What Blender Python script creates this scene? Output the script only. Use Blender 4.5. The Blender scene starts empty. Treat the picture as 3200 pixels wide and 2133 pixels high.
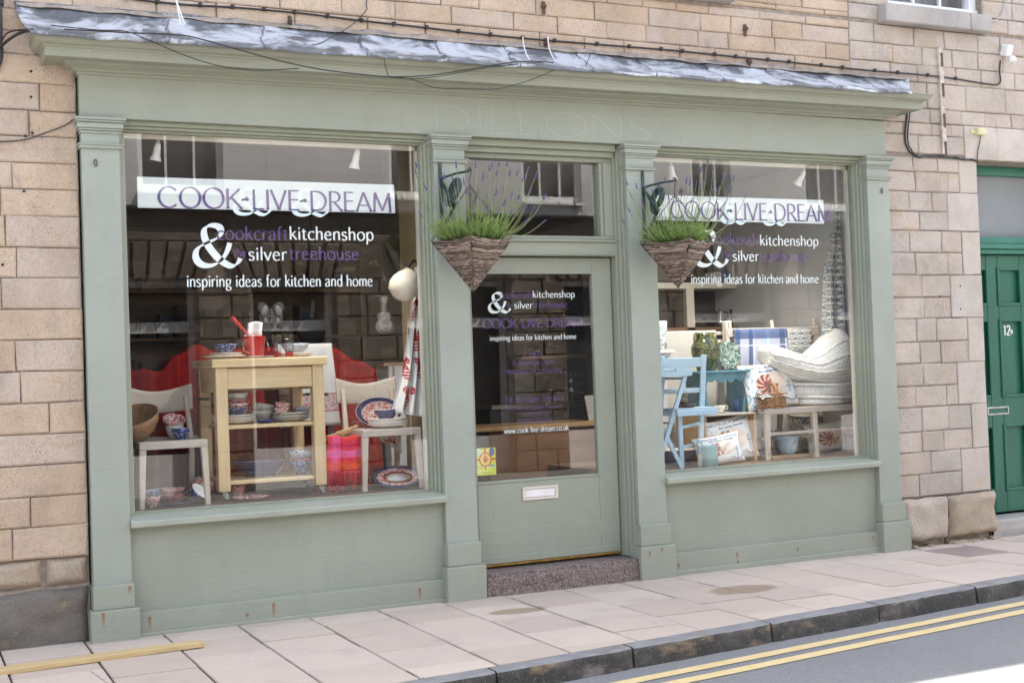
import bpy, math, random
from mathutils import Vector, Matrix, noise
SC = bpy.context.scene
COL = SC.collection
rad = math.radians
rnd = random.Random(11)
PI = math.pi

# ------------------------------------------------------------------ camera
F_PX = 4019.227
CAM = Vector((-0.95626, -7.55963, 1.42711))
YAW, PITCH, ROLL = 0.4450733, 0.0229812, -0.0358952
_f = Vector((math.sin(YAW) * math.cos(PITCH), math.cos(YAW) * math.cos(PITCH), math.sin(PITCH)))
_r = _f.cross(Vector((0, 0, 1))).normalized()
_u = _r.cross(_f)
_R = _r * math.cos(ROLL) + _u * math.sin(ROLL)
_U = -_r * math.sin(ROLL) + _u * math.cos(ROLL)
cd = bpy.data.cameras.new('camera')
cam = bpy.data.objects.new('camera', cd)
COL.objects.link(cam)
cd.sensor_width = 36.0
cd.lens = F_PX / 3200 * 36
cd.clip_start = 0.05
cd.clip_end = 2000
m3 = Matrix((_R, _U, -_f)).transposed()
cam.matrix_world = Matrix.Translation(CAM) @ m3.to_4x4()
SC.camera = cam


def _ray(px, py):
    return _f * F_PX + _R * (px - 1600) - _U * (py - 1066.5)


def at(px, py, y):
    d = _ray(px, py)
    return CAM + d * ((y - CAM.y) / d.y)


def X(px, py, y):
    return at(px, py, y).x


def Zc(px, py, y):
    return at(px, py, y).z


# ------------------------------------------------------------------ node helper
class E:
    def __init__(s, nt, k): s.nt, s.k = nt, k
    def __add__(s, o): return s.nt.m('ADD', s, o)
    __radd__ = __add__
    def __sub__(s, o): return s.nt.m('SUBTRACT', s, o)
    def __rsub__(s, o): return s.nt.m('SUBTRACT', o, s)
    def __mul__(s, o): return s.nt.m('MULTIPLY', s, o)
    __rmul__ = __mul__
    def __truediv__(s, o): return s.nt.m('DIVIDE', s, o)
    def __lt__(s, o): return s.nt.m('LESS_THAN', s, o)
    def __gt__(s, o): return s.nt.m('GREATER_THAN', s, o)
    def abs(s): return s.nt.m('ABSOLUTE', s)
    def fract(s): return s.nt.m('FRACT', s)
    def floor(s): return s.nt.m('FLOOR', s)
    def sin(s): return s.nt.m('SINE', s)
    def pow(s, o): return s.nt.m('POWER', s, o)
    def max(s, o): return s.nt.m('MAXIMUM', s, o)
    def min(s, o): return s.nt.m('MINIMUM', s, o)
    def sat(s): return s.nt.m('MULTIPLY', s, 1.0, clamp=True)
    def step(s, a, b):           # smooth 0..1 between a and b
        n = s.nt.n('ShaderNodeMapRange')
        n.interpolation_type = 'SMOOTHSTEP'
        s.nt.put(n.inputs[0], s)
        n.inputs[1].default_value, n.inputs[2].default_value = a, b
        return E(s.nt, n.outputs[0])


def c4(c):
    return (c[0], c[1], c[2], 1.0)


class NT:
    def __init__(s, name):
        s.mat = bpy.data.materials.new(name)
        s.mat.use_nodes = True
        s.t = s.mat.node_tree
        s.t.nodes.clear()
        s.out = s.n('ShaderNodeOutputMaterial')
        s._tc = None

    def n(s, typ): return s.t.nodes.new(typ)

    def put(s, inp, v):
        if isinstance(v, E): s.t.links.new(v.k, inp)
        elif isinstance(v, (tuple, list)) and len(v) == 3 and inp.type == 'RGBA': inp.default_value = c4(v)
        else: inp.default_value = v

    def m(s, op, a, b=None, c=None, clamp=False):
        n = s.n('ShaderNodeMath')
        n.operation = op
        n.use_clamp = clamp
        for i, v in enumerate((a, b, c)):
            if v is not None: s.put(n.inputs[i], v)
        return E(s, n.outputs[0])

    def tc(s, k='Object'):
        if s._tc is None: s._tc = s.n('ShaderNodeTexCoord')
        return E(s, s._tc.outputs[k])

    def scale(s, vec, sc):
        n = s.n('ShaderNodeVectorMath')
        n.operation = 'MULTIPLY'
        s.put(n.inputs[0], vec)
        n.inputs[1].default_value = sc
        return E(s, n.outputs[0])

    def xyz(s, vec):
        n = s.n('ShaderNodeSeparateXYZ')
        s.put(n.inputs[0], vec)
        return [E(s, o) for o in n.outputs]

    def noise(s, sc, det=3, rough=.55, vec=None, dist=0.0):
        n = s.n('ShaderNodeTexNoise')
        s.put(n.inputs['Vector'], vec or s.tc())
        n.inputs['Scale'].default_value = sc
        n.inputs['Detail'].default_value = det
        n.inputs['Roughness'].default_value = rough
        n.inputs['Distortion'].default_value = dist
        return E(s, n.outputs[0])

    def vor(s, sc, feat='F1', vec=None, out=0, rand=1.0):
        n = s.n('ShaderNodeTexVoronoi')
        n.feature = feat
        s.put(n.inputs['Vector'], vec or s.tc())
        n.inputs['Scale'].default_value = sc
        n.inputs['Randomness'].default_value = rand
        return E(s, n.outputs[out])

    def attr(s, name):
        n = s.n('ShaderNodeAttribute')
        n.attribute_name = name
        return E(s, n.outputs['Fac'])

    def mix(s, f, a, b):
        n = s.n('ShaderNodeMix')
        n.data_type = 'RGBA'
        s.put(n.inputs[0], f)
        s.put(n.inputs[6], a)
        s.put(n.inputs[7], b)
        return E(s, n.outputs[2])

    def bump(s, h, strength=.3, dist=.01, normal=None):
        n = s.n('ShaderNodeBump')
        n.inputs['Strength'].default_value = strength
        n.inputs['Distance'].default_value = dist
        s.put(n.inputs['Height'], h)
        if normal: s.put(n.inputs['Normal'], normal)
        return E(s, n.outputs[0])

    def bsdf(s, col, rough=.6, metal=0.0, normal=None, spec=.5, **kw):
        b = s.n('ShaderNodeBsdfPrincipled')
        s.put(b.inputs['Base Color'], col)
        s.put(b.inputs['Roughness'], rough)
        s.put(b.inputs['Metallic'], metal)
        s.put(b.inputs['Specular IOR Level'], spec)
        if normal: s.put(b.inputs['Normal'], normal)
        for k, v in kw.items(): s.put(b.inputs[k.replace('_', ' ')], v)
        s.t.links.new(b.outputs[0], s.out.inputs[0])
        return s.mat


def mul(c, k): return (c[0] * k, c[1] * k, c[2] * k)


def plain(name, col, rough=.6, var=.12, vs=9.0, bump=.15, bs=80.0, metal=0.0, spec=.5, stretch=None, **kw):
    t = NT(name)
    vec = t.tc() if not stretch else t.scale(t.tc(), stretch)
    n1 = t.noise(vs, 4, .6, vec)
    c = t.mix(n1.step(.3, .7), mul(col, 1 - var), mul(col, 1 + var))
    n2 = t.noise(bs, 3, .6, vec)
    return t.bsdf(c, rough, metal, t.bump(n2, bump, .004), spec, **kw)


# ------------------------------------------------------------------ mesh builder
class MB:
    def __init__(s): s.v, s.f, s.mi, s.sm, s.ti, s.uv = [], [], [], [], [], []

    def add(s, vs, fs, m=0, smooth=False, tint=.5, uvs=None):
        o = len(s.v)
        s.v.extend(Vector(a) for a in vs)
        for f in fs:
            s.f.append([i + o for i in f])
            s.mi.append(m)
            s.sm.append(smooth)
            s.ti.append(tint)
            s.uv.append([uvs[i] for i in f] if uvs else None)
        return s

    def box(s, x0, x1, y0, y1, z0, z1, m=0, tint=.5, M=None):
        vs = [Vector((x, y, z)) for z in (z0, z1) for y in (y0, y1) for x in (x0, x1)]
        if M is not None: vs = [M @ v for v in vs]
        return s.add(vs, [(0, 2, 3, 1), (4, 5, 7, 6), (0, 1, 5, 4), (2, 6, 7, 3), (0, 4, 6, 2), (1, 3, 7, 5)], m, False, tint)

    def bar(s, p, q, w, d, m=0, up=(0, 0, 1), tint=.5, w2=None, d2=None):
        p, q = Vector(p), Vector(q)
        a = (q - p).normalized()
        u = Vector(up)
        b = a.cross(u)
        if b.length < 1e-4: b = a.cross(Vector((0, 1, 0)))
        b.normalize()
        c = b.cross(a)
        vs = []
        for P, ww, dd in ((p, w, d), (q, w2 or w, d2 or d)):
            for i, j in ((-1, -1), (1, -1), (1, 1), (-1, 1)): vs.append(P + b * (i * ww / 2) + c * (j * dd / 2))
        return s.add(vs, [(3, 2, 1, 0), (4, 5, 6, 7), (0, 1, 5, 4), (1, 2, 6, 5), (2, 3, 7, 6), (3, 0, 4, 7)], m, False, tint)

    def tube(s, pts, r, n=6, m=0, closed=False, tint=.5, cap=True):
        pts = [Vector(p) for p in pts]
        L = len(pts)
        vs, fs = [], []
        prev = None
        for i, p in enumerate(pts):
            a = (pts[(i + 1) % L] if (closed or i < L - 1) else p) - (pts[i - 1] if (closed or i > 0) else p)
            if a.length < 1e-9: a = Vector((0, 0, 1))
            a.normalize()
            if prev is None:
                b = a.cross(Vector((0, 0, 1)))
                if b.length < .05: b = a.cross(Vector((1, 0, 0)))
            else:
                b = prev - a * prev.dot(a)
                if b.length < 1e-6: b = a.cross(Vector((0, 0, 1)))
            b.normalize()
            prev = b
            c = a.cross(b)
            rr = r[i] if isinstance(r, (list, tuple)) else r
            for k in range(n):
                t = 2 * PI * k / n
                vs.append(p + b * (rr * math.cos(t)) + c * (rr * math.sin(t)))
        for i in range(L if closed else L - 1):
            j = (i + 1) % L
            for k in range(n):
                l = (k + 1) % n
                fs.append((i * n + k, i * n + l, j * n + l, j * n + k))
        if cap and not closed:
            fs.append(tuple(range(n - 1, -1, -1)))
            fs.append(tuple((L - 1) * n + k for k in range(n)))
        return s.add(vs, fs, m, True, tint)

    def lathe(s, prof, n=28, M=None, m=0, sx=1.0, sy=1.0, ms=None):
        """prof: list of (r,z) from the bottom outwards; ms: material per ring gap"""
        vs = []
        for r, z in prof:
            for k in range(n):
                t = 2 * PI * k / n
                v = Vector((r * math.cos(t) * sx, r * math.sin(t) * sy, z))
                vs.append(M @ v if M is not None else v)
        for i in range(len(prof) - 1):
            fs = []
            for k in range(n):
                l = (k + 1) % n
                fs.append((i * n + k, i * n + l, (i + 1) * n + l, (i + 1) * n + k))
            if i == 0:
                s.add(vs, fs, ms[0] if ms else m, True)
                o = len(s.v) - len(vs)
            else:
                for f in fs:
                    s.f.append([a + o for a in f])
                    s.mi.append(ms[i] if ms else m)
                    s.sm.append(True)
                    s.ti.append(.5)
                    s.uv.append(None)
        return s

    def prism(s, poly, y0, y1, m=0, M=None, tint=.5, smooth=False):
        """poly of (x,z), counter-clockwise seen from -y"""
        n = len(poly)
        vs = [Vector((x, y0, z)) for x, z in poly] + [Vector((x, y1, z)) for x, z in poly]
        if M is not None: vs = [M @ v for v in vs]
        s.add(vs, [tuple(range(n)), tuple(range(2 * n - 1, n - 1, -1))], m, False, tint)
        o = len(s.v) - 2 * n
        for i in range(n):
            j = (i + 1) % n
            s.f.append([o + j, o + i, o + n + i, o + n + j])
            s.mi.append(m); s.sm.append(smooth); s.ti.append(tint); s.uv.append(None)
        return s

    def grid(s, fn, nu, nv, m=0, smooth=True, uvf=None, tint=.5):
        vs, uvs, fs = [], [], []
        for j in range(nv + 1):
            for i in range(nu + 1):
                u, v = i / nu, j / nv
                vs.append(Vector(fn(u, v)))
                uvs.append(uvf(u, v) if uvf else (u, v))
        w = nu + 1
        for j in range(nv):
            for i in range(nu):
                fs.append((j * w + i, j * w + i + 1, (j + 1) * w + i + 1, (j + 1) * w + i))
        return s.add(vs, fs, m, smooth, tint, uvs)

    def build(s, name, mats, parent=None, loc=None, local=False, bevel=0.0, solid=0.0, seg=1, sub=0):
        me = bpy.data.meshes.new(name)
        me.from_pydata([tuple(v) for v in s.v], [], s.f)
        if not isinstance(mats, (list, tuple)): mats = [mats]
        for a in mats: me.materials.append(a)
        me.polygons.foreach_set('material_index', s.mi)
        me.polygons.foreach_set('use_smooth', s.sm)
        at_ = me.attributes.new('tint', 'FLOAT', 'FACE')
        at_.data.foreach_set('value', s.ti)
        if any(u is not None for u in s.uv):
            ul = me.uv_layers.new(name='UVMap')
            flat = []
            for f, u in zip(s.f, s.uv):
                for k in range(len(f)): flat.extend(u[k] if u else (0.0, 0.0))
            ul.data.foreach_set('uv', flat)
        me.update()
        o = bpy.data.objects.new(name, me)
        COL.objects.link(o)
        if parent is not None:
            o.parent = parent
            if not local: o.location = -wloc(parent)
        elif loc is not None:
            me.transform(Matrix.Translation(-Vector(loc)))
            o.location = loc
        if solid:
            md = o.modifiers.new('solid', 'SOLIDIFY'); md.thickness = solid; md.offset = 0
        if bevel:
            md = o.modifiers.new('bevel', 'BEVEL'); md.width = bevel; md.segments = seg
            md.limit_method = 'ANGLE'; md.angle_limit = rad(35)
        if sub:
            md = o.modifiers.new('sub', 'SUBSURF'); md.levels = sub; md.render_levels = sub
        return o


def wloc(o):
    v = Vector((0, 0, 0))
    while o is not None:
        v = v + Vector(o.location)
        o = o.parent
    return v


def tag(o, label=None, cat=None, group=None, kind=None):
    if label: o['label'] = label
    if cat: o['category'] = cat
    if group: o['group'] = group
    if kind: o['kind'] = kind
    return o


def thing(name, label, cat, loc=(0, 0, 0), rz=0.0, group=None):
    o = bpy.data.objects.new(name, None)
    o.empty_display_size = .1
    COL.objects.link(o)
    o.location = loc
    o.rotation_euler = (0, 0, rz)
    return tag(o, label, cat, group)


def dup(root, loc, label=None, rz=None):
    r = root.copy()
    COL.objects.link(r)
    r.location = loc
    if rz is not None: r.rotation_euler = (0, 0, rz)
    if label: r['label'] = label
    for ch in list(root.children):
        c = ch.copy(); COL.objects.link(c); c.parent = r
        for g in list(ch.children):
            d = g.copy(); COL.objects.link(d); d.parent = c
    return r


ORD = ['bottom', 'second', 'third', 'fourth', 'fifth', 'sixth']

# ------------------------------------------------------------------ materials
def sage_mat(name, nails=None, col=(.30, .335, .27)):
    col = (col[0] * .985, col[1] * .945, col[2] * .945)
    t = NT(name)
    co = t.tc()
    n1 = t.noise(1.3, 4, .6, co)
    n2 = t.noise(7, 4, .65, t.scale(co, (2.2, 2.2, .5)))
    c = t.mix(n1.step(.32, .7), mul(col, .93), (col[0] * 1.05, col[1] * 1.05, col[2] * 1.06))
    c = t.mix(n2.step(.5, .85) * .4, c, mul(col, .80))
    c = t.mix(t.noise(2.4, 5, .7, t.scale(co, (1, 1, .6))).step(.56, .8) * .3, c, (.27, .265, .20))
    c = t.mix(t.noise(60, 3, .7, t.scale(co, (.3, 1, 2.5))).step(.62, .72) * .22, c, (.42, .45, .40))
    # chips and fly spots
    v = t.vor(9, 'F1', co)
    w = t.noise(3, 2, .5, co)
    c = t.mix(((v < .035) * (w > .58)).min(.75), c, (.12, .11, .09))
    v2 = t.vor(17, 'F1', co)
    c = t.mix((v2 < .04) * (w < .40) * .8, c, (.62, .62, .58))
    c = t.mix(t.noise(38, 3, .6, t.scale(co, (1, 1, .35))).step(.66, .8) * .22, c, (.2, .2, .16))
    if nails:
        x, y, z = t.xyz(co)
        wob = (t.noise(40, 2, .5, co) - .5) * .012
        tot = None
        for nx, nz, L in nails:
            dx = (x - nx) + wob
            dz = z - nz
            head = (dx * dx + dz * dz).pow(.5).step(.012, .006)
            st = dx.abs().step(.013, .004) * (dz < 0) * (dz * -1.0).step(L, 0.0) * .75
            k = head.max(st)
            tot = k if tot is None else tot.max(k)
        c = t.mix(tot.min(.85), c, (.25, .105, .035))
    hb = t.noise(26, 4, .65, t.scale(co, (.25, 1, 2.0))) * .6 + t.noise(130, 3, .6, co) * .3 + t.vor(3.2, 'DISTANCE_TO_EDGE', t.scale(co, (.35, 1, 3.0))).step(.0, .012) * .25
    return t.bsdf(c, t.noise(5, 3, .5, co) * .25 + .33, 0, t.bump(hb, .45, .007), .4)


M = {}
M['sage'] = sage_mat('sage paint')
M['sage_sill'] = None


def stone_mat(name, ca, cb, cc, tool=1.0, bump=.8, joint=False):
    t = NT(name)
    co = t.tc()
    ti = t.attr('tint')
    a = t.mix(ti.step(0, .6), ca, cb)
    a = t.mix(ti.step(.62, 1.0), a, cc)
    big = t.noise(2.6, 5, .6, co)
    a = t.mix(big.step(.38, .70) * .6, a, mul(ca, .70))
    med = t.noise(17, 5, .7, co)
    a = t.mix(med.step(.55, .85) * .45, a, mul(ca, .55))
    yl = t.noise(4.1, 3, .6, t.scale(co, (1, 1, 2.4)))
    a = t.mix(yl.step(.54, .74) * .5, a, (.47, .34, .19))
    gr = t.noise(3.3, 3, .6, t.scale(co, (1.7, 1, .8)), .6)
    a = t.mix(gr.step(.58, .78) * .45, a, (.23, .21, .195))
    a = t.mix(t.noise(1.7, 4, .6, t.scale(co, (1, 1, 1.5))).step(.56, .74) * .45, a, (.60, .52, .46))
    sp = t.noise(210, 2, .7, co)
    a = t.mix(sp.step(.45, .75) * .3, a, mul(cb, .55))
    tl = t.noise(34, 4, .75, t.scale(co, (1, 1, .8)), 1.2)
    tl2 = t.noise(62, 3, .7, t.scale(co, (1, 1, .6)), 2.0)
    wr = t.noise(2.1, 3, .6, co).step(.38, .62)
    a = t.mix((tl2.step(.54, .66) * (wr * .55 + .12)) * min(1.0, tool + .15), a, mul(ca, .42))
    a = t.mix((t.noise(48, 3, .7, co, 1.5).step(.58, .7) * .30) * tool, a, (.68, .60, .52))
    a = t.mix(t.noise(1.1, 4, .65, co).step(.50, .72) * .30, a, (.30, .265, .235))
    pit = t.vor(60, 'F1', t.scale(co, (1.3, 1, .7)))
    h = tl * (.9 * tool) + med * .5 + sp * .16 + pit.step(.0, .4) * .35 * tool
    return t.bsdf(a, .9, 0, t.bump(h, bump, .016), .2)


M['stone'] = stone_mat('warm sandstone', (.54, .405, .295), (.595, .46, .345), (.55, .445, .37))
M['stone_pale'] = stone_mat('pale sandstone', (.52, .435, .365), (.575, .49, .42), (.50, .445, .395))
M['stone_smooth'] = stone_mat('smooth sandstone', (.52, .45, .39), (.57, .50, .44), (.53, .475, .43), .25, .5)
M['stone_grey'] = stone_mat('grey sandstone', (.13, .12, .113), (.175, .158, .142), (.21, .175, .14), .7, .9)
M['sill_stone'] = stone_mat('grey sill stone', (.38, .36, .34), (.42, .39, .36), (.40, .38, .36), .3, .3)
M['stone_opp'] = stone_mat('opposite stone', (.125, .10, .08), (.155, .128, .105), (.14, .115, .095), 1, .8)
M['mortar'] = plain('mortar', (.30, .25, .205), .95, .25, 14, .5, 120)
M['render'] = plain('grey render', (.60, .585, .575), .9, .06, 2, .3, 60)
M['plaster'] = plain('painted plaster', (.50, .47, .42), .8, .05, 2, .15, 40)
M['white_board'] = plain('white painted boarding', (.66, .66, .65), .5, .05, 4, .15, 50)
M['white_paint'] = plain('white gloss paint', (.78, .78, .77), .35, .06, 6, .2, 50)
M['cream_paint'] = plain('cream paint', (.60, .56, .48), .5, .05, 6, .15, 50)
M['tan_wood'] = plain('tan board', (.26, .20, .11), .5, .15, 5, .15, 60, stretch=(1, 1, .15))
M['dark_floor'] = plain('dark floor boards', (.055, .04, .03), .5, .3, 4, .2, 40, stretch=(1, .15, 1))
M['dark_cloth'] = plain('dark maroon platform cover', (.05, .016, .015), .85, .3, 5, .3, 120)
M['dark_paint'] = plain('dark cabinet paint', (.035, .034, .033), .45, .2, 5, .1, 50)
M['charcoal'] = plain('charcoal', (.03, .03, .032), .5, .2, 9, .1, 80)
M['pan_black'] = plain('seasoned black iron', (.008, .008, .008), .85, .2, 20, .1, 60, spec=.15)
M['black'] = plain('black rubber', (.012, .012, .013), .5, .2, 20, .1, 60)
M['shelf_wood'] = plain('shelf wood', (.22, .13, .07), .5, .25, 4, .2, 60, stretch=(.2, 1, 1))
M['counter_wood'] = plain('counter wood', (.17, .085, .045), .45, .25, 4, .2, 60, stretch=(.2, 1, 1))
M['steel'] = plain('brushed steel', (.62, .62, .62), .22, .06, 30, .05, 200, metal=1.0)
M['galv'] = plain('galvanised metal', (.42, .42, .42), .42, .25, 14, .1, 60, metal=.9)
M['brass'] = plain('brass strip', (.45, .28, .08), .4, .3, 20, .2, 100, metal=.9)
M['white_plastic'] = plain('white plastic', (.74, .74, .72), .4, .04, 9, .05, 60)
M['cream_plastic'] = plain('cream plastic', (.62, .56, .33), .45, .08, 9, .05, 60)
M['bracket_iron'] = plain('dark green iron', (.03, .055, .05), .5, .4, 24, .4, 70)
M['rust_iron'] = plain('rusty iron', (.10, .06, .045), .7, .4, 30, .5, 120)


def wood_mat(name, ca, cb, sc=(1, 1, .09), rough=.45, f=30):
    t = NT(name)
    co = t.scale(t.tc(), sc)
    g = t.noise(f, 5, .65, co, 1.5)
    g2 = t.noise(5, 3, .5, co, .5)
    c = t.mix(g.step(.3, .72), ca, cb)
    c = t.mix(g2.step(.5, .75) * .35, c, mul(ca, .8))
    return t.bsdf(c, rough, 0, t.bump(g, .15, .003), .4)


M['beech_v'] = wood_mat('beech upright grain', (.60, .44, .24), (.68, .53, .32))
M['beech_h'] = wood_mat('beech long grain', (.60, .44, .24), (.68, .53, .32), (.09, 1, 1))
M['pale_v'] = wood_mat('limed wood upright', (.50, .43, .36), (.60, .53, .46))
M['pale_h'] = wood_mat('limed wood long', (.47, .41, .35), (.57, .51, .45), (.09, 1, 1))
M['plank'] = wood_mat('new softwood plank', (.50, .36, .17), (.60, .46, .25), (.07, 1, 1), .6, 22)
M['salad_wood'] = wood_mat('brown wooden bowl', (.20, .10, .045), (.34, .19, .09), (1, 1, .3), .4)
M['board_wood'] = wood_mat('chopping board wood', (.42, .26, .12), (.52, .34, .17), (.09, 1, 1))
M['blue_paint'] = plain('pale blue paint', (.42, .60, .74), .45, .05, 8, .15, 60)
M['grey_blue'] = plain('grey blue paint', (.36, .50, .60), .45, .05, 8, .15, 60)
M['teal_paint'] = plain('worn teal paint', (.10, .25, .31), .5, .2, 9, .25, 50)
M['teal_enamel'] = plain('teal enamel', (.20, .46, .52), .25, .05, 9, .05, 40)
M['blue_enamel'] = plain('pale blue enamel', (.50, .68, .86), .2, .04, 9, .03, 40)
M['blue_glaze'] = plain('blue glaze', (.12, .18, .42), .2, .15, 9, .03, 40)
M['navy_glaze'] = plain('navy glaze', (.018, .028, .12), .18, .2, 9, .03, 40)
M['cream_glaze'] = plain('cream glaze', (.70, .66, .57), .2, .04, 9, .03, 40)
M['white_glaze'] = plain('white glaze', (.76, .75, .72), .2, .04, 9, .03, 40)
M['grey_glaze'] = plain('grey white glaze', (.48, .48, .44), .25, .1, 30, .05, 40)
M['red_enamel'] = None
M['cream_metal'] = plain('cream enamel', (.60, .55, .45), .25, .06, 8, .03, 40)
M['green_door'] = plain('green gloss paint', (.015, .118, .072), .38, .15, 3, .25, 40, stretch=(1, 1, .4))
M['green_light'] = plain('green paint frame', (.022, .165, .11), .35, .1, 3, .25, 40)
M['blind_grey'] = plain('grey blind', (.25, .265, .275), .6, .04, 4, .05, 60)
M['white_vinyl'] = plain('white vinyl', (.80, .86, .87), .5, .02, 4, .0, 10)
M['pale_vinyl'] = plain('pale vinyl', (.78, .90, .94), .5, .02, 4, .0, 10)
M['band_vinyl'] = plain('white band', (.66, .70, .68), .55, .02, 4, .0, 10)
M['purple_vinyl'] = plain('purple vinyl', (.09, .042, .20), .5, .03, 4, .0, 10)
M['ghost'] = plain('old sign outline', (.36, .395, .325), .6, .1, 30, .1, 60)
M['paper_white'] = plain('white paper', (.75, .76, .76), .7, .03, 8, .1, 60)
M['sticker_yellow'] = plain('yellow green sticker', (.62, .66, .05), .5, .03, 9, 0, 10)
M['sticker_red'] = plain('red print', (.62, .03, .03), .5, .03, 9, 0, 10)
M['sticker_blue'] = plain('blue print', (.12, .13, .36), .5, .1, 9, 0, 10)
M['sticker_pale'] = plain('pale green print', (.45, .66, .50), .5, .1, 9, 0, 10)
M['print_black'] = plain('black print', (.03, .03, .03), .6, .1, 9, 0, 10)
M['print_blue'] = plain('slate blue print', (.12, .17, .26), .8, .1, 9, 0, 10)
M['white_figure'] = plain('white numerals', (.80, .80, .78), .4, .03, 9, 0, 10)
M['leaf'] = None


def leaf_mat(name, a, b):
    t = NT(name)
    ti = t.attr('tint')
    c = t.mix(ti, a, b)
    b1 = t.n('ShaderNodeBsdfPrincipled')
    t.put(b1.inputs['Base Color'], c)
    b1.inputs['Roughness'].default_value = .6
    b2 = t.n('ShaderNodeBsdfTranslucent')
    t.put(b2.inputs[0], c)
    mx = t.n('ShaderNodeMixShader')
    mx.inputs[0].default_value = .35
    t.t.links.new(b1.outputs[0], mx.inputs[1])
    t.t.links.new(b2.outputs[0], mx.inputs[2])
    t.t.links.new(mx.outputs[0], t.out.inputs[0])
    return t.mat


M['leaf'] = leaf_mat('lavender leaf', (.12, .22, .04), (.33, .46, .12))
M['stalk'] = leaf_mat('lavender stalk', (.24, .31, .10), (.40, .46, .20))
M['bloom'] = leaf_mat('lavender bloom', (.10, .07, .22), (.25, .19, .42))
M['soil'] = plain('soil', (.03, .022, .015), .95, .4, 30, .6, 60)


def glass_mat(name, f0=.042, tintc=(.985, .99, .985), wob=.0):
    t = NT(name)
    g = t.n('ShaderNodeNewGeometry')
    dt = t.n('ShaderNodeVectorMath')
    dt.operation = 'DOT_PRODUCT'
    t.t.links.new(g.outputs['Normal'], dt.inputs[0])
    t.t.links.new(g.outputs['Incoming'], dt.inputs[1])
    c = E(t, dt.outputs['Value']).abs()
    fac = (1.0 - c).pow(5.0) * (1 - f0) + f0
    tr = t.n('ShaderNodeBsdfTransparent')
    tr.inputs[0].default_value = c4(tintc)
    gl = t.n('ShaderNodeBsdfGlossy')
    gl.inputs['Roughness'].default_value = 0.0
    if wob:
        t.put(gl.inputs['Normal'], t.bump(t.noise(2.2, 2, .5), wob, .01))
    mx = t.n('ShaderNodeMixShader')
    t.put(mx.inputs[0], fac.sat())
    t.t.links.new(tr.outputs[0], mx.inputs[1])
    t.t.links.new(gl.outputs[0], mx.inputs[2])
    t.t.links.new(mx.outputs[0], t.out.inputs[0])
    return t.mat


M['glass'] = glass_mat('window glass', .048, wob=.012)
M['drink_glass'] = glass_mat('drinking glass', .05, (.93, .94, .95))
M['pink_glass'] = glass_mat('pink glass', .05, (.95, .50, .44))


def lead_mat():
    t = NT('weathered lead')
    co = t.tc()
    x, y, z = t.xyz(co)
    n = t.noise(2.6, 5, .65, t.scale(co, (1, 1.3, 1.3)), .8)
    n2 = t.noise(14, 4, .7, co)
    hgt = (z - 3.36 - x * .004) * 4.6
    mid = (1.0 - (hgt - .42).abs() * 2.4)
    k = (n * 2.3 + n2 * .5 + mid * .34).step(1.30, 1.74)
    c = t.mix(k, (.12, .124, .135), (.52, .54, .58))
    c = t.mix((t.noise(34, 3, .7, t.scale(co, (1, 1, .4))).step(.6, .7)) * .4, c, (.55, .56, .58))
    c = t.mix(t.noise(9, 4, .7, co).step(.66, .76) * .5, c, (.40, .37, .33))
    wob = (t.noise(7, 3, .6, co) - .5) * .09
    for lx in (.42, .98, 1.60, 2.12, 2.62, 3.15, 3.62, 4.18, 4.72, 5.2, 5.62):
        c = t.mix(((x - (lx + .03) - hgt * .06 + wob).abs() < .006) * .75, c, (.07, .07, .075))
    return t.bsdf(c, .48, .15, t.bump(n2 * .7 + t.noise(6, 3, .5, co), .6, .014), .5)


M['lead'] = lead_mat()


def granite_mat():
    t = NT('red granite')
    co = t.tc()
    v = t.noise(95, 3, .7, co)
    w = t.noise(45, 4, .7, co)
    c = t.mix(v.step(.4, .62), (.12, .092, .082), (.34, .262, .235))
    c = t.mix(w.step(.55, .75) * .6, c, (.075, .06, .06))
    g = t.noise(5, 3, .6, co)
    c = t.mix(g.step(.5, .75) * .4, c, (.22, .19, .18))
    return t.bsdf(c, .85, 0, t.bump(w + v * .6, .9, .014), .3)


M['granite'] = granite_mat()


def slab_mat():
    t = NT('paving slab')
    co = t.tc()
    ti = t.attr('tint')
    c = t.mix(ti, (.465, .376, .31), (.565, .472, .395))
    c = t.mix((ti < .012), c, (.27, .20, .185))
    n = t.noise(1.7, 4, .6, co)
    c = t.mix(n.step(.4, .75) * .35, c, (.43, .36, .32))
    n3 = t.noise(9, 4, .6, co)
    c = t.mix(n3.step(.6, .8) * .25, c, (.36, .30, .26))
    sp = t.noise(260, 2, .7, co)
    c = t.mix(sp.step(.55, .75) * .35, c, (.30, .26, .23))
    c = t.mix(t.noise(3.4, 5, .7, co).step(.52, .74) * .35, c, (.33, .27, .225))
    ck = t.vor(1.25, 'DISTANCE_TO_EDGE', co) + (t.noise(14, 3, .6, co) - .5) * .03
    c = t.mix((ck < .006) * (ti > .90) * .55, c, (.10, .085, .07))
    v = t.vor(5, 'F1', co)
    c = t.mix((v + t.noise(30, 2, .5, co) * .05) .step(.075, .055) * .8, c, (.70, .69, .67))
    x, y, z = t.xyz(co)
    # two rain-washed brown stains lying on particular slabs
    for sx, sy, rx, ry in ((2.36, -.54, .19, .09), (3.86, -.73, .26, .15)):
        d = ((x - sx) / rx).pow(2.0) + ((y - sy) / ry).pow(2.0) + (t.noise(7, 3, .6, co) - .5) * 1.1
        c = t.mix(d.step(1.2, .6) * .8, c, (.27, .195, .125))
    return t.bsdf(c, .85, 0, t.bump(sp * .5 + n3 * .5, .35, .005), .3)


M['slab'] = slab_mat()


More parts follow.
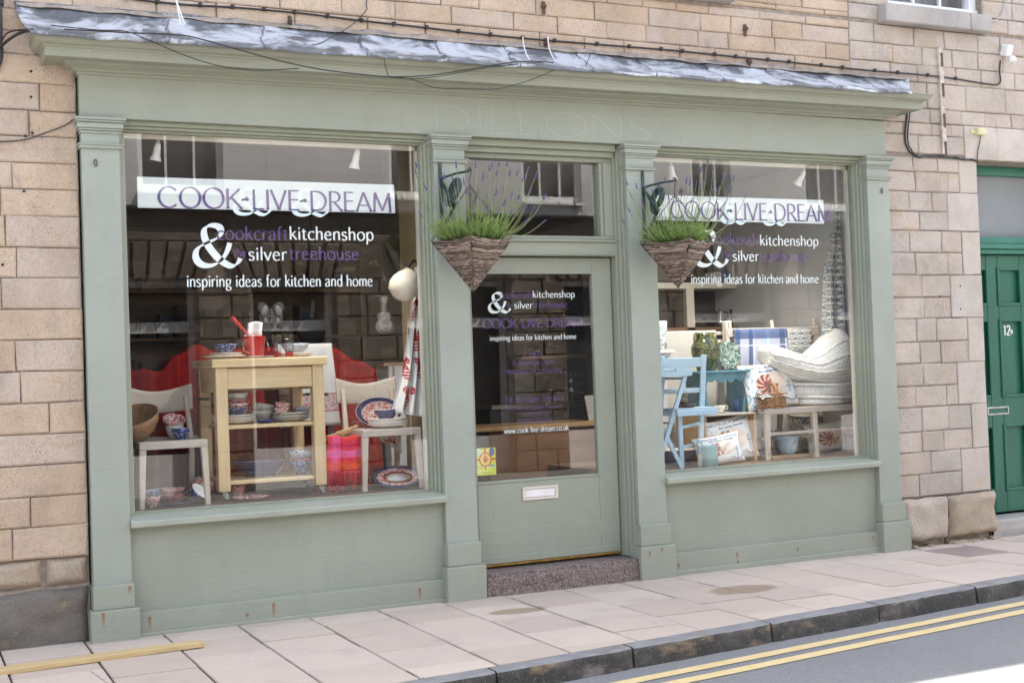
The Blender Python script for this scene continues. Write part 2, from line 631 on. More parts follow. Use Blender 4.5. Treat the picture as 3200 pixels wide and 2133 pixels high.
def kerb_mat():
    t = NT('dark whin kerbstone')
    co = t.tc()
    n = t.noise(7, 5, .65, co)
    s = t.noise(170, 2, .7, co)
    c = t.mix(n.step(.3, .7), (.19, .19, .195), (.26, .258, .255))
    c = t.mix(s.step(.5, .75) * .5, c, (.27, .27, .27))
    x, y, z = t.xyz(co)
    c = t.mix(t.noise(6, 3, .6, co).step(.5, .7) * .4, c, (.12, .10, .075))
    return t.bsdf(c, .75, 0, t.bump(t.noise(28, 5, .7, co) + s * .3, .7, .012), .4)


M['kerb'] = kerb_mat()
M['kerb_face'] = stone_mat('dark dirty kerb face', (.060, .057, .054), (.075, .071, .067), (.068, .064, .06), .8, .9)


def asphalt_mat():
    t = NT('asphalt')
    co = t.tc()
    n = t.noise(1.2, 4, .6, co)
    s = t.noise(190, 3, .75, co)
    v = t.vor(120, 'F1', co)
    c = t.mix(n.step(.3, .7), (.26, .26, .262), (.31, .31, .312))
    c = t.mix(s.step(.42, .72), mul((.28, .28, .285), .62), c)
    c = t.mix((v < .22) * (t.noise(30, 2, .5, co) > .5) * .5, c, (.45, .45, .45))
    return t.bsdf(c, .85, 0, t.bump(s + v, .6, .006), .3)


M['asphalt'] = asphalt_mat()


def yline_mat():
    t = NT('yellow road paint')
    co = t.tc()
    s = t.noise(170, 3, .75, co)
    n = t.noise(9, 4, .7, co)
    c = t.mix(n.step(.35, .7), (.60, .46, .22), (.66, .53, .30))
    c = t.mix((s * .6 + n * .5).step(.62, .72) * .5, c, (.22, .21, .19))
    return t.bsdf(c, .75, 0, t.bump(s, .5, .005), .3)


M['yline'] = yline_mat()


def pot_mat(name, base, ink, sc=55, kind='swirl', rough=.22):
    t = NT(name)
    co = t.tc()
    if kind == 'swirl':
        d = t.vor(sc, 'F1', co)
        k = (d * 26.0).sin().step(-.1, .4) * (d < .5)
    elif kind == 'speck':
        k = t.vor(sc * 1.6, 'DISTANCE_TO_EDGE', co).step(.05, .13)
    else:
        k = (t.noise(sc * 1.1, 2, .5, co, 1.5) * 1.0).step(.47, .53)
    return t.bsdf(t.mix(k, base, ink), rough, 0, None, .5)


M['blue_pot'] = pot_mat('navy pottery with pale swirls', (.016, .03, .135), (.42, .48, .62), 60)
M['red_pot'] = pot_mat('white pottery with red flowers', (.68, .62, .58), (.42, .035, .03), 70, 'flower')
M['speck_pot'] = pot_mat('white pottery with blue flecks', (.05, .075, .20), (.68, .69, .70), 70, 'speck')
M['lattice_pot'] = pot_mat('white pottery with grey lattice', (.30, .32, .34), (.70, .70, .68), 42, 'speck')
M['mix_pot'] = pot_mat('navy pottery with red flowers', (.022, .03, .13), (.55, .12, .07), 60, 'flower')
M['green_pot'] = pot_mat('mottled green glaze', (.03, .05, .03), (.15, .145, .05), 26, 'flower', .08)
M['plate_print'] = pot_mat('green plate with flower print', (.05, .10, .075), (.34, .42, .36), 42, 'flower', .15)
M['bw_print'] = pot_mat('white pot with grey flower print', (.66, .68, .67), (.18, .24, .25), 32, 'flower', .3)


def red_enamel():
    t = NT('red enamel with chipped white print')
    n = t.noise(60, 3, .7)
    c = t.mix(n.step(.68, .74) * .8, (.50, .012, .016), (.75, .5, .35))
    return t.bsdf(c, .25, 0, None, .5)


M['red_enamel'] = red_enamel()
M['red_plastic'] = plain('red plastic', (.50, .02, .03), .3, .05, 9, .02, 30)


def stripes(t, u, lst, c):
    for p, w, col, a in lst:
        c = t.mix(((u - p).abs() < w) * a, c, col)
    return c


def plaid_mat(name, base, us, vs, rough=.9, per=(1, 1)):
    t = NT(name)
    uv = t.xyz(t.tc('UV'))
    u = (uv[0] * per[0]).fract()
    v = (uv[1] * per[1]).fract()
    c = stripes(t, u, us, base) if us else base
    if isinstance(c, tuple): c = t.mix(0.0, c, c)
    c = stripes(t, v, vs, c)
    f = t.noise(300, 2, .6)
    return t.bsdf(c, rough, 0, t.bump(f, .4, .003), .15)


M['red_plaid'] = plaid_mat('red checked wool', (.27, .010, .010), [(.25, .10, (.16, .01, .015), .4), (.62, .05, (.17, .01, .015), .35), (.8, .03, (.45, .05, .03), .4)],
                           [(.3, .12, (.16, .01, .015), .3), (.75, .06, (.17, .01, .015), .3)], per=(9, 5))
M['pink_plaid'] = plaid_mat('pink checked wool', (.56, .02, .04), [(.22, .10, (.62, .10, .30), .6), (.55, .08, (.45, .01, .05), .6), (.85, .08, (.62, .06, .02), .5)],
                            [(.12, .10, (.60, .09, .02), .65), (.42, .09, (.66, .16, .38), .6), (.62, .05, (.40, .01, .08), .6), (.88, .08, (.58, .05, .02), .5)])
M['blue_plaid'] = plaid_mat('blue checked wool', (.46, .47, .60), [(.06, .05, (.045, .085, .20), .85), (.30, .035, (.055, .10, .23), .85), (.36, .01, (.62, .72, .8), .7), (.62, .07, (.25, .47, .68), .5), (.62, .014, (.62, .72, .8), .7), (.9, .05, (.045, .085, .20), .85)],
                            [(.90, .10, (.045, .085, .20), .85), (.18, .04, (.06, .11, .25), .8), (.38, .03, (.20, .42, .62), .7), (.46, .02, (.20, .42, .62), .7), (.72, .01, (.62, .70, .8), .6)])


def fish_mat():
    t = NT('fish print cotton')
    u, v, _ = t.xyz(t.tc('UV'))
    row = (v * 14.0).floor()
    off = (row * .5).fract()
    cu = (u * 3.0 + off * 1.0).fract()
    cv = (v * 14.0).fract()
    flip = ((row * .5).fract() > .25)
    cx = cu + flip * (1.0 - 2.0 * cu)
    dx = cx - .42
    dy = cv - .5
    body = ((dx / .43).pow(2.0) + (dy / .42).pow(2.0)) < 1.0
    tail = (dy.abs() < (cx - .72) * 2.1) * (cx > .74) * (cx < .97)
    edge = ((dx / .43).pow(2.0) + (dy / .42).pow(2.0)).step(.5, .7) * body
    scale = (t.noise(120, 2, .6) > .46)
    eye = (((cx - .15) / .04).pow(2.0) + (dy / .10).pow(2.0)) < 1.0
    ink = (edge.max(body * scale * .7)).max(tail).max(eye)
    c = t.mix(ink.sat(), (.66, .65, .60), (.15, .19, .235))
    return t.bsdf(c, .9, 0, t.bump(t.noise(300, 2, .6), .3, .002), .15)


M['fish'] = fish_mat()


def lobster_mat():
    t = NT('lobster print cotton')
    u, v, _ = t.xyz(t.tc('UV'))
    row = (v * 5.0).floor()
    cu = (u * 1.5 + row * .37).fract()
    cv = (v * 5.0).fract()
    tilt = ((row * 1.7).sin()) * .5
    dx = cu - .5 + (cv - .5) * tilt
    dy = cv - .48
    body = ((dx / .15).pow(2.0) + (dy / .36).pow(2.0)) < 1.0
    seg = (dy * 60.0).sin() > -.55
    tail = body * (seg.max(dy > .02))
    claws = None
    for sx in (-1, 1):
        k = (((dx - .19 * sx) / .10).pow(2.0) + ((dy - .33) / .13).pow(2.0)) < 1.0
        arm = ((dx - sx * (.06 + .0)).abs() < .22) * (((dy - .12) - (dx * sx) * .9).abs() < .025)
        claws = k.max(arm) if claws is None else claws.max(k).max(arm)
    n = t.noise(70, 3, .7).step(.36, .46)
    ink = tail.max(claws) * n
    c = t.mix(ink.sat(), (.74, .73, .71), (.45, .02, .03))
    return t.bsdf(c, .9, 0, t.bump(t.noise(300, 2, .6), .3, .002), .15)


M['lobster'] = lobster_mat()


def towel_mat():
    t = NT('white towel with red border')
    u, v, _ = t.xyz(t.tc('UV'))
    n = t.noise(90, 2, .5, None, 1.5)
    band = (v - .26).abs() < .085
    line = ((v - .355).abs() < .008).max((v - .165).abs() < .008)
    ink = (band * n.step(.47, .53)).max(line)
    c = t.mix(ink.sat() * .85, (.66, .66, .655), (.42, .05, .09))
    return t.bsdf(c, .9, 0, t.bump(t.noise(300, 2, .6), .3, .002), .15)


M['towel'] = towel_mat()


def knit_mat():
    t = NT('chunky cream knit')
    u, v, _ = t.xyz(t.tc('UV'))
    a = (u * 380.0 + (v * 300.0).sin() * .8).sin()
    b = (v * 260.0 + (u * 130.0).sin()).sin()
    h = a * .5 + b * .5
    c = t.mix(h.step(-.9, .3), (.73, .71, .67), (.84, .83, .80))
    return t.bsdf(c, .95, 0, t.bump(h, .6, .006), .1)


M['knit'] = knit_mat()


def cushion_mat(name, coral=True, shell=(-.25, .0, .42)):
    t = NT(name)
    u, v, _ = t.xyz(t.tc('UV'))      # -1..1 over the front
    base = t.mix(t.noise(3, 2, .5).step(.3, .7), (.70, .73, .75), (.76, .77, .77))
    if coral:
        k = (t.noise(20, 3, .6, None, 1.8).step(.52, .56)) * (u + (v * 3).sin() * .12).step(-.52, -.66)
        base = t.mix(k * .8, base, (.16, .34, .46))
    sx, sy, sr = shell
    dx = (u - sx) / sr
    dy = (v - sy) / (sr * 1.12)
    r = (dx * dx + dy * dy).pow(.5)
    an = t.m('ARCTAN2', dy, dx)
    # pale mouth of the shell
    ex = (u - sx - sr * .95) / (sr * 1.0)
    ey = (v - sy - .02) / (sr * 1.2)
    mouth = (ex * ex + ey * ey) < 1.0
    c = t.mix(mouth * (u > sx) * .8, base, (.72, .58, .46))
    st = (an * 9.0 + r * 7.0).sin().step(-.3, .5)
    sc = t.mix(st, (.30, .085, .07), (.62, .45, .38))
    sc = t.mix(r.step(.45, .2), sc, (.22, .07, .09))
    c = t.mix((r < 1.0) * ((u < sx + sr * .45).max(v < sy - .05)), c, sc)
    return t.bsdf(c, .9, 0, t.bump(t.noise(200, 2, .6), .3, .002), .15)


M['cushion'] = cushion_mat('nautilus print cotton')
M['cushion_b'] = cushion_mat('nautilus print linen', True, (-.15, -.1, .5))
M['coral_cloth'] = pot_mat('blue coral print linen', (.55, .58, .58), (.07, .20, .30), 24, 'flower', .9)
M['piping'] = plain('tan piping', (.45, .30, .17), .8, .1, 9, .2, 90)
M['linen'] = plain('plain beige linen', (.45, .41, .36), .9, .08, 9, .3, 160)


def wicker_mat(name, a, b):
    t = NT(name)
    ti = t.attr('tint')
    n = t.noise(30, 4, .7, t.scale(t.tc(), (1, 1, 3)))
    c = t.mix(ti, a, b)
    c = t.mix(n.step(.45, .7) * .5, c, mul(a, .55))
    return t.bsdf(c, .6, 0, t.bump(t.noise(120, 3, .6), .5, .003), .4)


M['twig'] = wicker_mat('dark willow twigs', (.09, .062, .048), (.50, .39, .31))
M['wicker'] = wicker_mat('honey wicker', (.30, .13, .05), (.50, .26, .12))
M['straw'] = wicker_mat('pale straw', (.45, .31, .13), (.60, .45, .22))


def emit(name, col, st):
    t = NT(name)
    e = t.n('ShaderNodeEmission')
    e.inputs[0].default_value = c4(col)
    e.inputs[1].default_value = st
    t.t.links.new(e.outputs[0], t.out.inputs[0])
    return t.mat


M['lamp_on'] = emit('lit lamp face', (1.0, .74, .45), 5.0)

# ------------------------------------------------------------------ stroke lettering
GL = {
 'C': (.95, ['A .52 .5 .47 .5 42 318']), 'O': (1.08, ['A .54 .5 .48 .5 90 450']),
 'K': (.80, ['L .1 0 .1 1', 'L .70 1 .13 .44', 'L .27 .57 .80 0']), 'L': (.62, ['L .1 0 .1 1', 'L .05 .02 .60 .02']),
 'I': (.24, ['L .12 0 .12 1']), 'V': (.80, ['L 0 1 .40 0', 'L .40 0 .76 1']),
 'E': (.64, ['L .1 0 .1 1', 'L .05 .98 .56 .98', 'L .1 .53 .52 .53', 'L .05 .02 .60 .02']),
 'D': (.92, ['L .1 0 .1 1', 'M .05 .98 L .32 .98 C 1.0 .98 1.0 .02 .32 .02 L .05 .02']),
 'R': (.74, ['L .1 0 .1 1', 'M .05 .98 L .3 .98 C .70 .98 .70 .47 .3 .47 L .1 .47', 'L .30 .47 .72 0']),
 'A': (.84, ['L .02 0 .40 1', 'L .40 1 .80 0', 'L .16 .33 .66 .33']),
 'M': (1.06, ['L .08 0 .13 1', 'L .13 1 .52 .08', 'L .52 .08 .90 1', 'L .90 1 .95 0']),
 'N': (.90, ['L .1 0 .1 1', 'L .1 1 .78 0', 'L .78 0 .78 1']),
 'P': (.66, ['L .1 0 .1 1', 'M .05 .98 L .28 .98 C .70 .98 .70 .45 .28 .45 L .1 .45']),
 'B': (.70, ['L .1 0 .1 1', 'M .05 .98 L .28 .98 C .62 .98 .62 .54 .28 .54 L .1 .54', 'M .28 .54 C .74 .54 .74 .02 .28 .02 L .05 .02']),
 'S': (.62, ['M .52 .86 C .40 1.04 .08 1.02 .09 .74 C .10 .48 .55 .54 .54 .25 C .53 -.04 .18 -.05 .05 .14']),
 'T': (.66, ['L .33 0 .33 1', 'L .02 .98 .64 .98']), 'Q': (1.08, ['A .54 .5 .48 .5 90 450', 'L .6 .2 .98 -.14']),
 'U': (.86, ['M .1 1 L .1 .35 C .1 -.1 .74 -.1 .74 .35 L .74 1']), 'Y': (.74, ['L 0 1 .36 .48', 'L .74 1 .36 .48', 'L .36 .48 .36 0']),
 'a': (.56, ['M .06 .55 C .12 .70 .44 .74 .44 .46 L .44 0', 'M .44 .40 C .0 .36 -.02 0 .2 0 C .34 0 .44 .1 .44 .22']),
 'b': (.62, ['L .09 0 .09 1.06', 'A .32 .33 .23 .33 90 450']), 'c': (.52, ['A .32 .33 .26 .33 48 312']),
 'd': (.62, ['L .53 0 .53 1.06', 'A .30 .33 .23 .33 90 450']),
 'e': (.58, ['M .08 .38 L .50 .38 C .50 .76 .06 .76 .06 .33 C .06 -.07 .42 -.06 .51 .12']),
 'f': (.36, ['M .37 1.03 C .24 1.09 .15 1.0 .15 .84 L .15 0', 'L .0 .64 .33 .64']),
 'g': (.60, ['A .29 .42 .21 .23 90 450', 'M .14 .22 C .0 .12 .12 .04 .30 .02 C .52 0 .55 -.08 .54 -.15 C .50 -.36 .06 -.36 .06 -.16 C .06 -.06 .14 .0 .22 .02', 'L .42 .60 .60 .63']),
 'h': (.60, ['L .09 0 .09 1.06', 'M .09 .42 C .18 .74 .49 .74 .49 .44 L .49 0']), 'i': (.22, ['L .11 0 .11 .66', 'D .11 .90 .075']),
 'k': (.56, ['L .09 0 .09 1.06', 'L .46 .66 .12 .32', 'L .22 .40 .54 0']), 'l': (.22, ['L .11 0 .11 1.06']),
 'm': (.92, ['L .09 0 .09 .66', 'M .09 .42 C .16 .74 .45 .74 .45 .44 L .45 0', 'M .45 .42 C .52 .74 .81 .74 .81 .44 L .81 0']),
 'n': (.60, ['L .09 0 .09 .66', 'M .09 .42 C .18 .74 .49 .74 .49 .44 L .49 0']), 'o': (.64, ['A .32 .33 .27 .33 90 450']),
 'p': (.62, ['L .09 -.32 .09 .66', 'A .32 .33 .23 .33 90 450']), 'r': (.40, ['L .09 0 .09 .66', 'M .09 .40 C .14 .62 .26 .70 .39 .62']),
 's': (.46, ['M .38 .56 C .28 .70 .06 .68 .07 .50 C .08 .32 .40 .36 .39 .17 C .38 -.04 .12 -.03 .04 .09']),
 't': (.38, ['M .15 .84 L .15 .2 C .15 -.02 .28 -.03 .38 .05', 'L .0 .64 .34 .64']),
 'u': (.60, ['M .10 .66 L .10 .22 C .10 -.08 .42 -.08 .50 .24', 'L .50 0 .50 .66']), 'v': (.54, ['L 0 .66 .27 0', 'L .27 0 .52 .66']),
 'w': (.82, ['L 0 .66 .22 0', 'L .22 0 .41 .62', 'L .41 .62 .60 0', 'L .60 0 .80 .66']), 'y': (.54, ['L 0 .66 .28 .02', 'M .52 .66 L .22 -.14 C .16 -.30 .08 -.32 .0 -.28']),
 '0': (.62, ['A .31 .5 .25 .5 90 450']), '1': (.40, ['L .22 0 .22 1', 'L .22 1 .06 .86']),
 '2': (.60, ['M .08 .80 C .14 1.06 .54 1.06 .52 .74 C .50 .50 .22 .26 .06 .02', 'L .04 .03 .56 .03']),
 '3': (.60, ['M .08 .90 C .24 1.06 .52 1.0 .50 .76 C .48 .56 .34 .52 .22 .52', 'M .22 .52 C .62 .54 .62 .0 .24 0 C .16 0 .1 .03 .05 .08']),
 '4': (.64, ['L .44 0 .44 1', 'L .44 1 .04 .28', 'L .04 .28 .62 .28']),
 '5': (.60, ['L .14 .97 .52 .97', 'L .14 .97 .12 .58', 'M .12 .58 C .40 .68 .56 .52 .54 .30 C .52 -.04 .18 -.06 .05 .08']),
 '6': (.62, ['M .50 .94 C .2 1.0 .06 .6 .07 .32', 'A .31 .31 .24 .31 90 450']), '8': (.60, ['A .30 .26 .24 .26 90 450', 'A .30 .75 .20 .23 90 450']),
 '9': (.62, ['A .31 .68 .24 .31 90 450', 'M .55 .66 C .56 .3 .40 .0 .12 .04']),
 '.': (.24, ['D .12 .05 .07']), '-': (.34, ['L .04 .30 .30 .30']), '*': (.40, ['D .20 .5 .105']), ' ': (.30, []), "'": (.2, ['L .1 .8 .1 1']),
 '&': (1.0, ['M .78 .57 C .74 .34 .58 .03 .30 .03 C .12 .03 .045 .15 .045 .27 C .045 .48 .24 .53 .37 .60 C .50 .66 .60 .72 .60 .84 C .60 .94 .52 .975 .42 .975 C .30 .975 .235 .90 .235 .78 C .235 .56 .50 .14 .76 .035 C .86 .0 .96 .08 1.0 .21']),
}


def _bez(p0, p1, p2, p3, n=14):
    for i in range(1, n + 1):
        t = i / n
        a = 1 - t
        yield (a**3 * p0[0] + 3 * a * a * t * p1[0] + 3 * a * t * t * p2[0] + t**3 * p3[0],
               a**3 * p0[1] + 3 * a * a * t * p1[1] + 3 * a * t * t * p2[1] + t**3 * p3[1])


def _path(st):
    k = st.split()
    c = k[0]
    if c == 'D': return 'D', [float(a) for a in k[1:]]
    if c == 'A':
        cx, cy, rx, ry, a0, a1 = map(float, k[1:])
        n = 36
        return 'P', [(cx + rx * math.cos(rad(a0 + (a1 - a0) * i / n)), cy + ry * math.sin(rad(a0 + (a1 - a0) * i / n))) for i in range(n + 1)]
    if c == 'L':
        x0, y0, x1, y1 = map(float, k[1:])
        return 'P', [(x0, y0), (x1, y1)]
    pts, i = [], 0
    while i < len(k):
        if k[i] in 'ML':
            pts.append((float(k[i + 1]), float(k[i + 2])))
            i += 3
        else:
            q = [float(a) for a in k[i + 1:i + 7]]
            pts.extend(_bez(pts[-1], (q[0], q[1]), (q[2], q[3]), (q[4], q[5])))
            i += 7
    return 'P', pts


def text_width(s): return sum(GL[c][0] for c in s)


def lettering(mb, s, x0, x1, z0, cap, y, thick=.13, thin=.05, nib=10, m=0, fn=None, step=.00012, z1=None):
    """draws the words s as broad-nib strokes between x0 and x1 on baseline z0, facing -y"""
    tr_ = 0.0 if len(s) == 1 else (.085 if s[-1].islower() or s[0].islower() else .05)
    sx = (x1 - x0) / (text_width(s) + tr_ * (len(s) - 1))
    ph = rad(nib)
    pen, cnt = 0.0, 0

    def place(u, v, k):
        x = x0 + u * sx
        z = (z0 if z1 is None else z0 + (z1 - z0) * (x - x0) / (x1 - x0)) + v * cap
        return fn(x, z, k) if fn else Vector((x, y - k * step, z))
    for ch in s:
        adv, strokes = GL[ch]
        for st in strokes:
            typ, d = _path(st)
            cnt += 1
            if typ == 'D':
                cx, cy, r = d
                rr = r * cap / sx if sx else r
                n = 14
                vs = [place(pen + cx, cy, cnt % 5)] + [place(pen + cx + r * cap / sx * math.cos(2 * PI * i / n), cy + r * math.sin(2 * PI * i / n), cnt % 5) for i in range(n)]
                mb.add(vs, [(0, i + 1, (i + 1) % n + 1) for i in range(n)], m)
                continue
            vs = []
            L = len(d)
            for i, (px, py) in enumerate(d):
                a = d[min(i + 1, L - 1)]
                b = d[max(i - 1, 0)]
                dx, dy = (a[0] - b[0]) * sx, (a[1] - b[1]) * cap
                l = math.hypot(dx, dy) or 1
                dx, dy = dx / l, dy / l
                w = thin + (thick - thin) * abs(math.sin(math.atan2(dy, dx) - ph))
                if ch == '&' and i < 2: w *= .9
                nx, ny = -dy * w * .5, dx * w * .5
                vs.append(place(pen + px + nx / sx, py + ny / cap, cnt % 5))
                vs.append(place(pen + px - nx / sx, py - ny / cap, cnt % 5))
            mb.add(vs, [(2 * i, 2 * i + 1, 2 * i + 3, 2 * i + 2) for i in range(L - 1)], m)
        pen += adv + tr_
    return mb


# ------------------------------------------------------------------ world and sun
SUN_EL = 55.0
LX, LY = -.866, -.5        # horizontal direction in which the sunlight travels
w = bpy.data.worlds.new('World')
SC.world = w
w.use_nodes = True
nt = w.node_tree
sky = nt.nodes.new('ShaderNodeTexSky')
sky.sky_type = 'NISHITA'
sky.sun_disc = False
sky.sun_elevation = rad(SUN_EL)
sky.sun_rotation = math.atan2(-LX, -LY)
sky.air_density = 1.0
sky.dust_density = 2.0
bg = nt.nodes['Background']
hs = nt.nodes.new('ShaderNodeHueSaturation')
hs.inputs['Saturation'].default_value = .62
nt.links.new(sky.outputs[0], hs.inputs['Color'])
nt.links.new(hs.outputs[0], bg.inputs[0])
bg.inputs[1].default_value = .12
sd = bpy.data.lights.new('sun', 'SUN')
sd.energy = 4.8
sd.angle = rad(.55)
sd.color = (1.0, .95, .87)
so = bpy.data.objects.new('sun', sd)
COL.objects.link(so)
e = rad(SUN_EL)
so.rotation_euler = Vector((LX * math.cos(e), LY * math.cos(e), -math.sin(e))).to_track_quat('-Z', 'Y').to_euler()
SC.view_settings.view_transform = 'Standard'
SC.view_settings.look = 'None'
SC.view_settings.gamma = 1
SC.view_settings.exposure = 2.60
SC.cycles.max_bounces = 8
SC.cycles.diffuse_bounces = 5
SC.cycles.glossy_bounces = 4
SC.cycles.transparent_max_bounces = 32
SC.cycles.use_denoising = True
SC.cycles.sample_clamp_indirect = 6

# ------------------------------------------------------------------ ground, road, pavement, kerb
def gz(x): return -.0043 * x


def sheet(mb, poly, dz, m=0, tint=.5):
    return mb.add([(x, y, gz(x) + dz) for x, y in poly], [tuple(range(len(poly)))], m, False, tint)


mb = MB()
sheet(mb, [(-300, -300), (300, -300), (300, 300), (-300, 300)], -.16)
mb.build('ground', plain('earth', (.16, .15, .14), .95, .2, 1, .2, 10))['kind'] = 'structure'


def kf(x): return -2.105 + .1175 * x          # kerb face line on the near pavement


mb = MB()
ks = [-14.0, -4.0, -1.8, -.05, .78, 1.595, 2.41, 3.367, 4.212, 5.088, 6.0, 6.9, 7.8, 14.0]
sheet(mb, [(-14, -7.0), (14, -7.0)] + [(x, kf(x) + .02) for x in reversed(ks)], -.105)
mb.build('road', M['asphalt'])['kind'] = 'structure'
mb = MB()
for a, b in ((-1.985, -2.068), (-2.150, -2.232)):
    n = 90
    wv = [(noise.noise(Vector((i * .31, a, 0))) * .006, noise.noise(Vector((i * .37, b, 3))) * .006) for i in range(n + 1)]
    xs = [-9 + 20 * i / n for i in range(n + 1)]
    for i in range(n):
        sheet(mb, [(xs[i], b + .1305 * (xs[i] - 2.5) + wv[i][1]), (xs[i + 1], b + .1305 * (xs[i + 1] - 2.5) + wv[i + 1][1]),
                   (xs[i + 1], a + .1305 * (xs[i + 1] - 2.5) + wv[i + 1][0]), (xs[i], a + .1305 * (xs[i] - 2.5) + wv[i][0])], -.101)
mb.build('road_marking', M['yline'])['kind'] = 'structure'
# kerbstones
mb = MB()
for i in range(len(ks) - 1):
    x0, x1 = ks[i] + .006, ks[i + 1] - .006
    n = max(2, int((x1 - x0) / .045))
    rows = []
    for k in range(n + 1):
        x = x0 + (x1 - x0) * k / n
        e0 = kf(x) + noise.noise(Vector((x * 3, i, 0))) * .008
        ch = noise.noise(Vector((x * 9, i * 7.7, 2))) * .008
        bite = max(0, noise.noise(Vector((x * 14, i * 3.1, 5)))) * .022 if i in (8, 9) else 0
        end = .014 if k in (0, n) else 0
        z = gz(x)
        rows.append([(x, e0 + .125, z - .003 + ch * .2), (x, e0 + .020 + end * .7, z + ch * .3 - .001), (x, e0 + .004 + bite + end * .7, z - .007 - bite + ch * .4),
                     (x, e0 - .001 + ch * .6 + end, z - .035), (x, e0 - .006 + ch + end, z - .075), (x, e0 - .012 + end, z - .16)])
    vs = [p for r_ in rows for p in r_]
    fs = [(a * 6 + b, a * 6 + b + 1, (a + 1) * 6 + b + 1, (a + 1) * 6 + b) for a in range(n) for b in range(5)]
    mb.add(vs, [f for i_, f in enumerate(fs) if i_ % 5 < 2], 0, True)
    o_ = len(mb.v) - len(vs)
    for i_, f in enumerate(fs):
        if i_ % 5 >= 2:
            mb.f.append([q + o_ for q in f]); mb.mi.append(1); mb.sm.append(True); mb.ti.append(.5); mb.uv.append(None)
    for a, s_ in ((0, 1), (n, -1)):
        x = rows[a][0][0]
        mb.add([rows[a][b] for b in range(6)] + [(x, rows[a][0][1], -.2)], [tuple(range(7))], 1, False)
mb.build('kerb', [M['kerb'], M['kerb_face']])['kind'] = 'structure'
# pavement flags laid in strips across the footway
mb = MB()
gap = .0055
xs = [-12.0]
while xs[-1] < -.2: xs.append(xs[-1] + rnd.choice((.43, .43, .44)))
xs = [x + (-.055 - xs[-1]) for x in xs]
while xs[-1] < 12: xs.append(xs[-1] + .4285)
for i in range(len(xs) - 1):
    x0, x1 = xs[i] + gap, xs[i + 1] - gap
    yt = .05
    ed = kf((x0 + x1) / 2) + .13
    off = (-.115, -.30)[i % 2] if x0 > -6 else -.2
    ys = [yt, off]
    while ys[-1] - .435 > ed + .06: ys.append(ys[-1] - .435)
    ys.append(None)
    for j in range(len(ys) - 1):
        a = ys[j] - gap
        t_ = rnd.random() * .9 + .05
        if abs(x0 - 5.95) < .25 and j == 1: t_ = 0.0
        dz = rnd.uniform(-.0035, .0025)
        tl = rnd.uniform(-.003, .003)
        if ys[j + 1] is None: y0b, y1b = kf(x0) + .13, kf(x1) + .13
        else: y0b = y1b = ys[j + 1] + gap
        P = [(x0, y0b), (x1, y1b), (x1, a), (x0, a)]
        ins = .0035
        top = [(x0 + ins, y0b + ins), (x1 - ins, y1b + ins), (x1 - ins, a - ins), (x0 + ins, a - ins)]
        vs = [(x, y, gz(x) - .04) for x, y in P] + [(x, y, gz(x) - .004 + dz) for x, y in P] + [(x, y, gz(x) + dz + tl * ((x - x0) / .43 - .5)) for x, y in top]
        fs = [(8, 9, 10, 11)] + [(k, (k + 1) % 4, (k + 1) % 4 + 4, k + 4) for k in range(4)] + [(k + 4, (k + 1) % 4 + 4, (k + 1) % 4 + 8, k + 8) for k in range(4)]
        mb.add(vs, fs, 0, False, t_)
sheet(mb, [(-12, kf(-12) + .1), (12, kf(12) + .1), (12, .2), (-12, .2)], -.012, 1)
mb.build('pavement', [M['slab'], plain('joint sand', (.05, .045, .035), .95, .3, 20, .4, 90)])['kind'] = 'structure'
mb = MB()
sheet(mb, [(-14, -9.2), (14, -9.2), (14, -7.0), (-14, -7.0)], -.02)
sheet(mb, [(-14, -7.0), (14, -7.0), (14, -6.999), (-14, -6.999)], -.06)
mb.box(-14, 14, -7.02, -6.9, -.15, -.015)
mb.build('opposite_pavement', plain('opposite flags', (.13, .125, .12), .9, .2, 3, .2, 40))['kind'] = 'structure'

# ------------------------------------------------------------------ stone building
bld = thing('stone_building', 'sandstone terrace building with coursed blocks and sash windows above the green shopfront', 'building', (3.0, 0, 0))
WALL_Y = .06


def stone_rect(mb, x0, x1, z0, z1, y=WALL_Y, m=0, jit=.005, joint=.0055, cham=.007):
    x0, x1, z0, z1 = x0 + joint * .5, x1 - joint * .5, z0 + joint * .5, z1 - joint * .5
    if x1 - x0 < .02: return
    d = y - rnd.random() * jit
    c = cham + rnd.random() * .003
    t_ = rnd.random()
    q = lambda: rnd.uniform(-.0036, .0036)
    P = [(x0 + q(), z0 + q()), (x1 + q(), z0 + q()), (x1 + q(), z1 + q()), (x0 + q(), z1 + q())]
    cx, cz = (x0 + x1) / 2, (z0 + z1) / 2
    vs = [(x, y + .05, z) for x, z in P] + [(x, d + c * .7, z) for x, z in P]
    vs += [(x + (c if x < cx else -c), d, z + (c if z < cz else -c)) for x, z in P]
    fs = [(8, 9, 10, 11)] + [(k, (k + 1) % 4, (k + 1) % 4 + 4, k + 4) for k in range(4)] + [(k + 4, (k + 1) % 4 + 4, (k + 1) % 4 + 8, k + 8) for k in range(4)]
    mb.add(vs, fs, m, False, t_)


def free(x0, x1, z0, z1, holes):
    iv = [(x0, x1)]
    for hx0, hx1, hz0, hz1 in holes:
        if min(z1, hz1) - max(z0, hz0) > .02:
            nv = []
            for a, b in iv:
                if hx1 <= a or hx0 >= b: nv.append((a, b)); continue
                if hx0 > a: nv.append((a, hx0))
                if hx1 < b: nv.append((hx1, b))
            iv = nv
    return iv


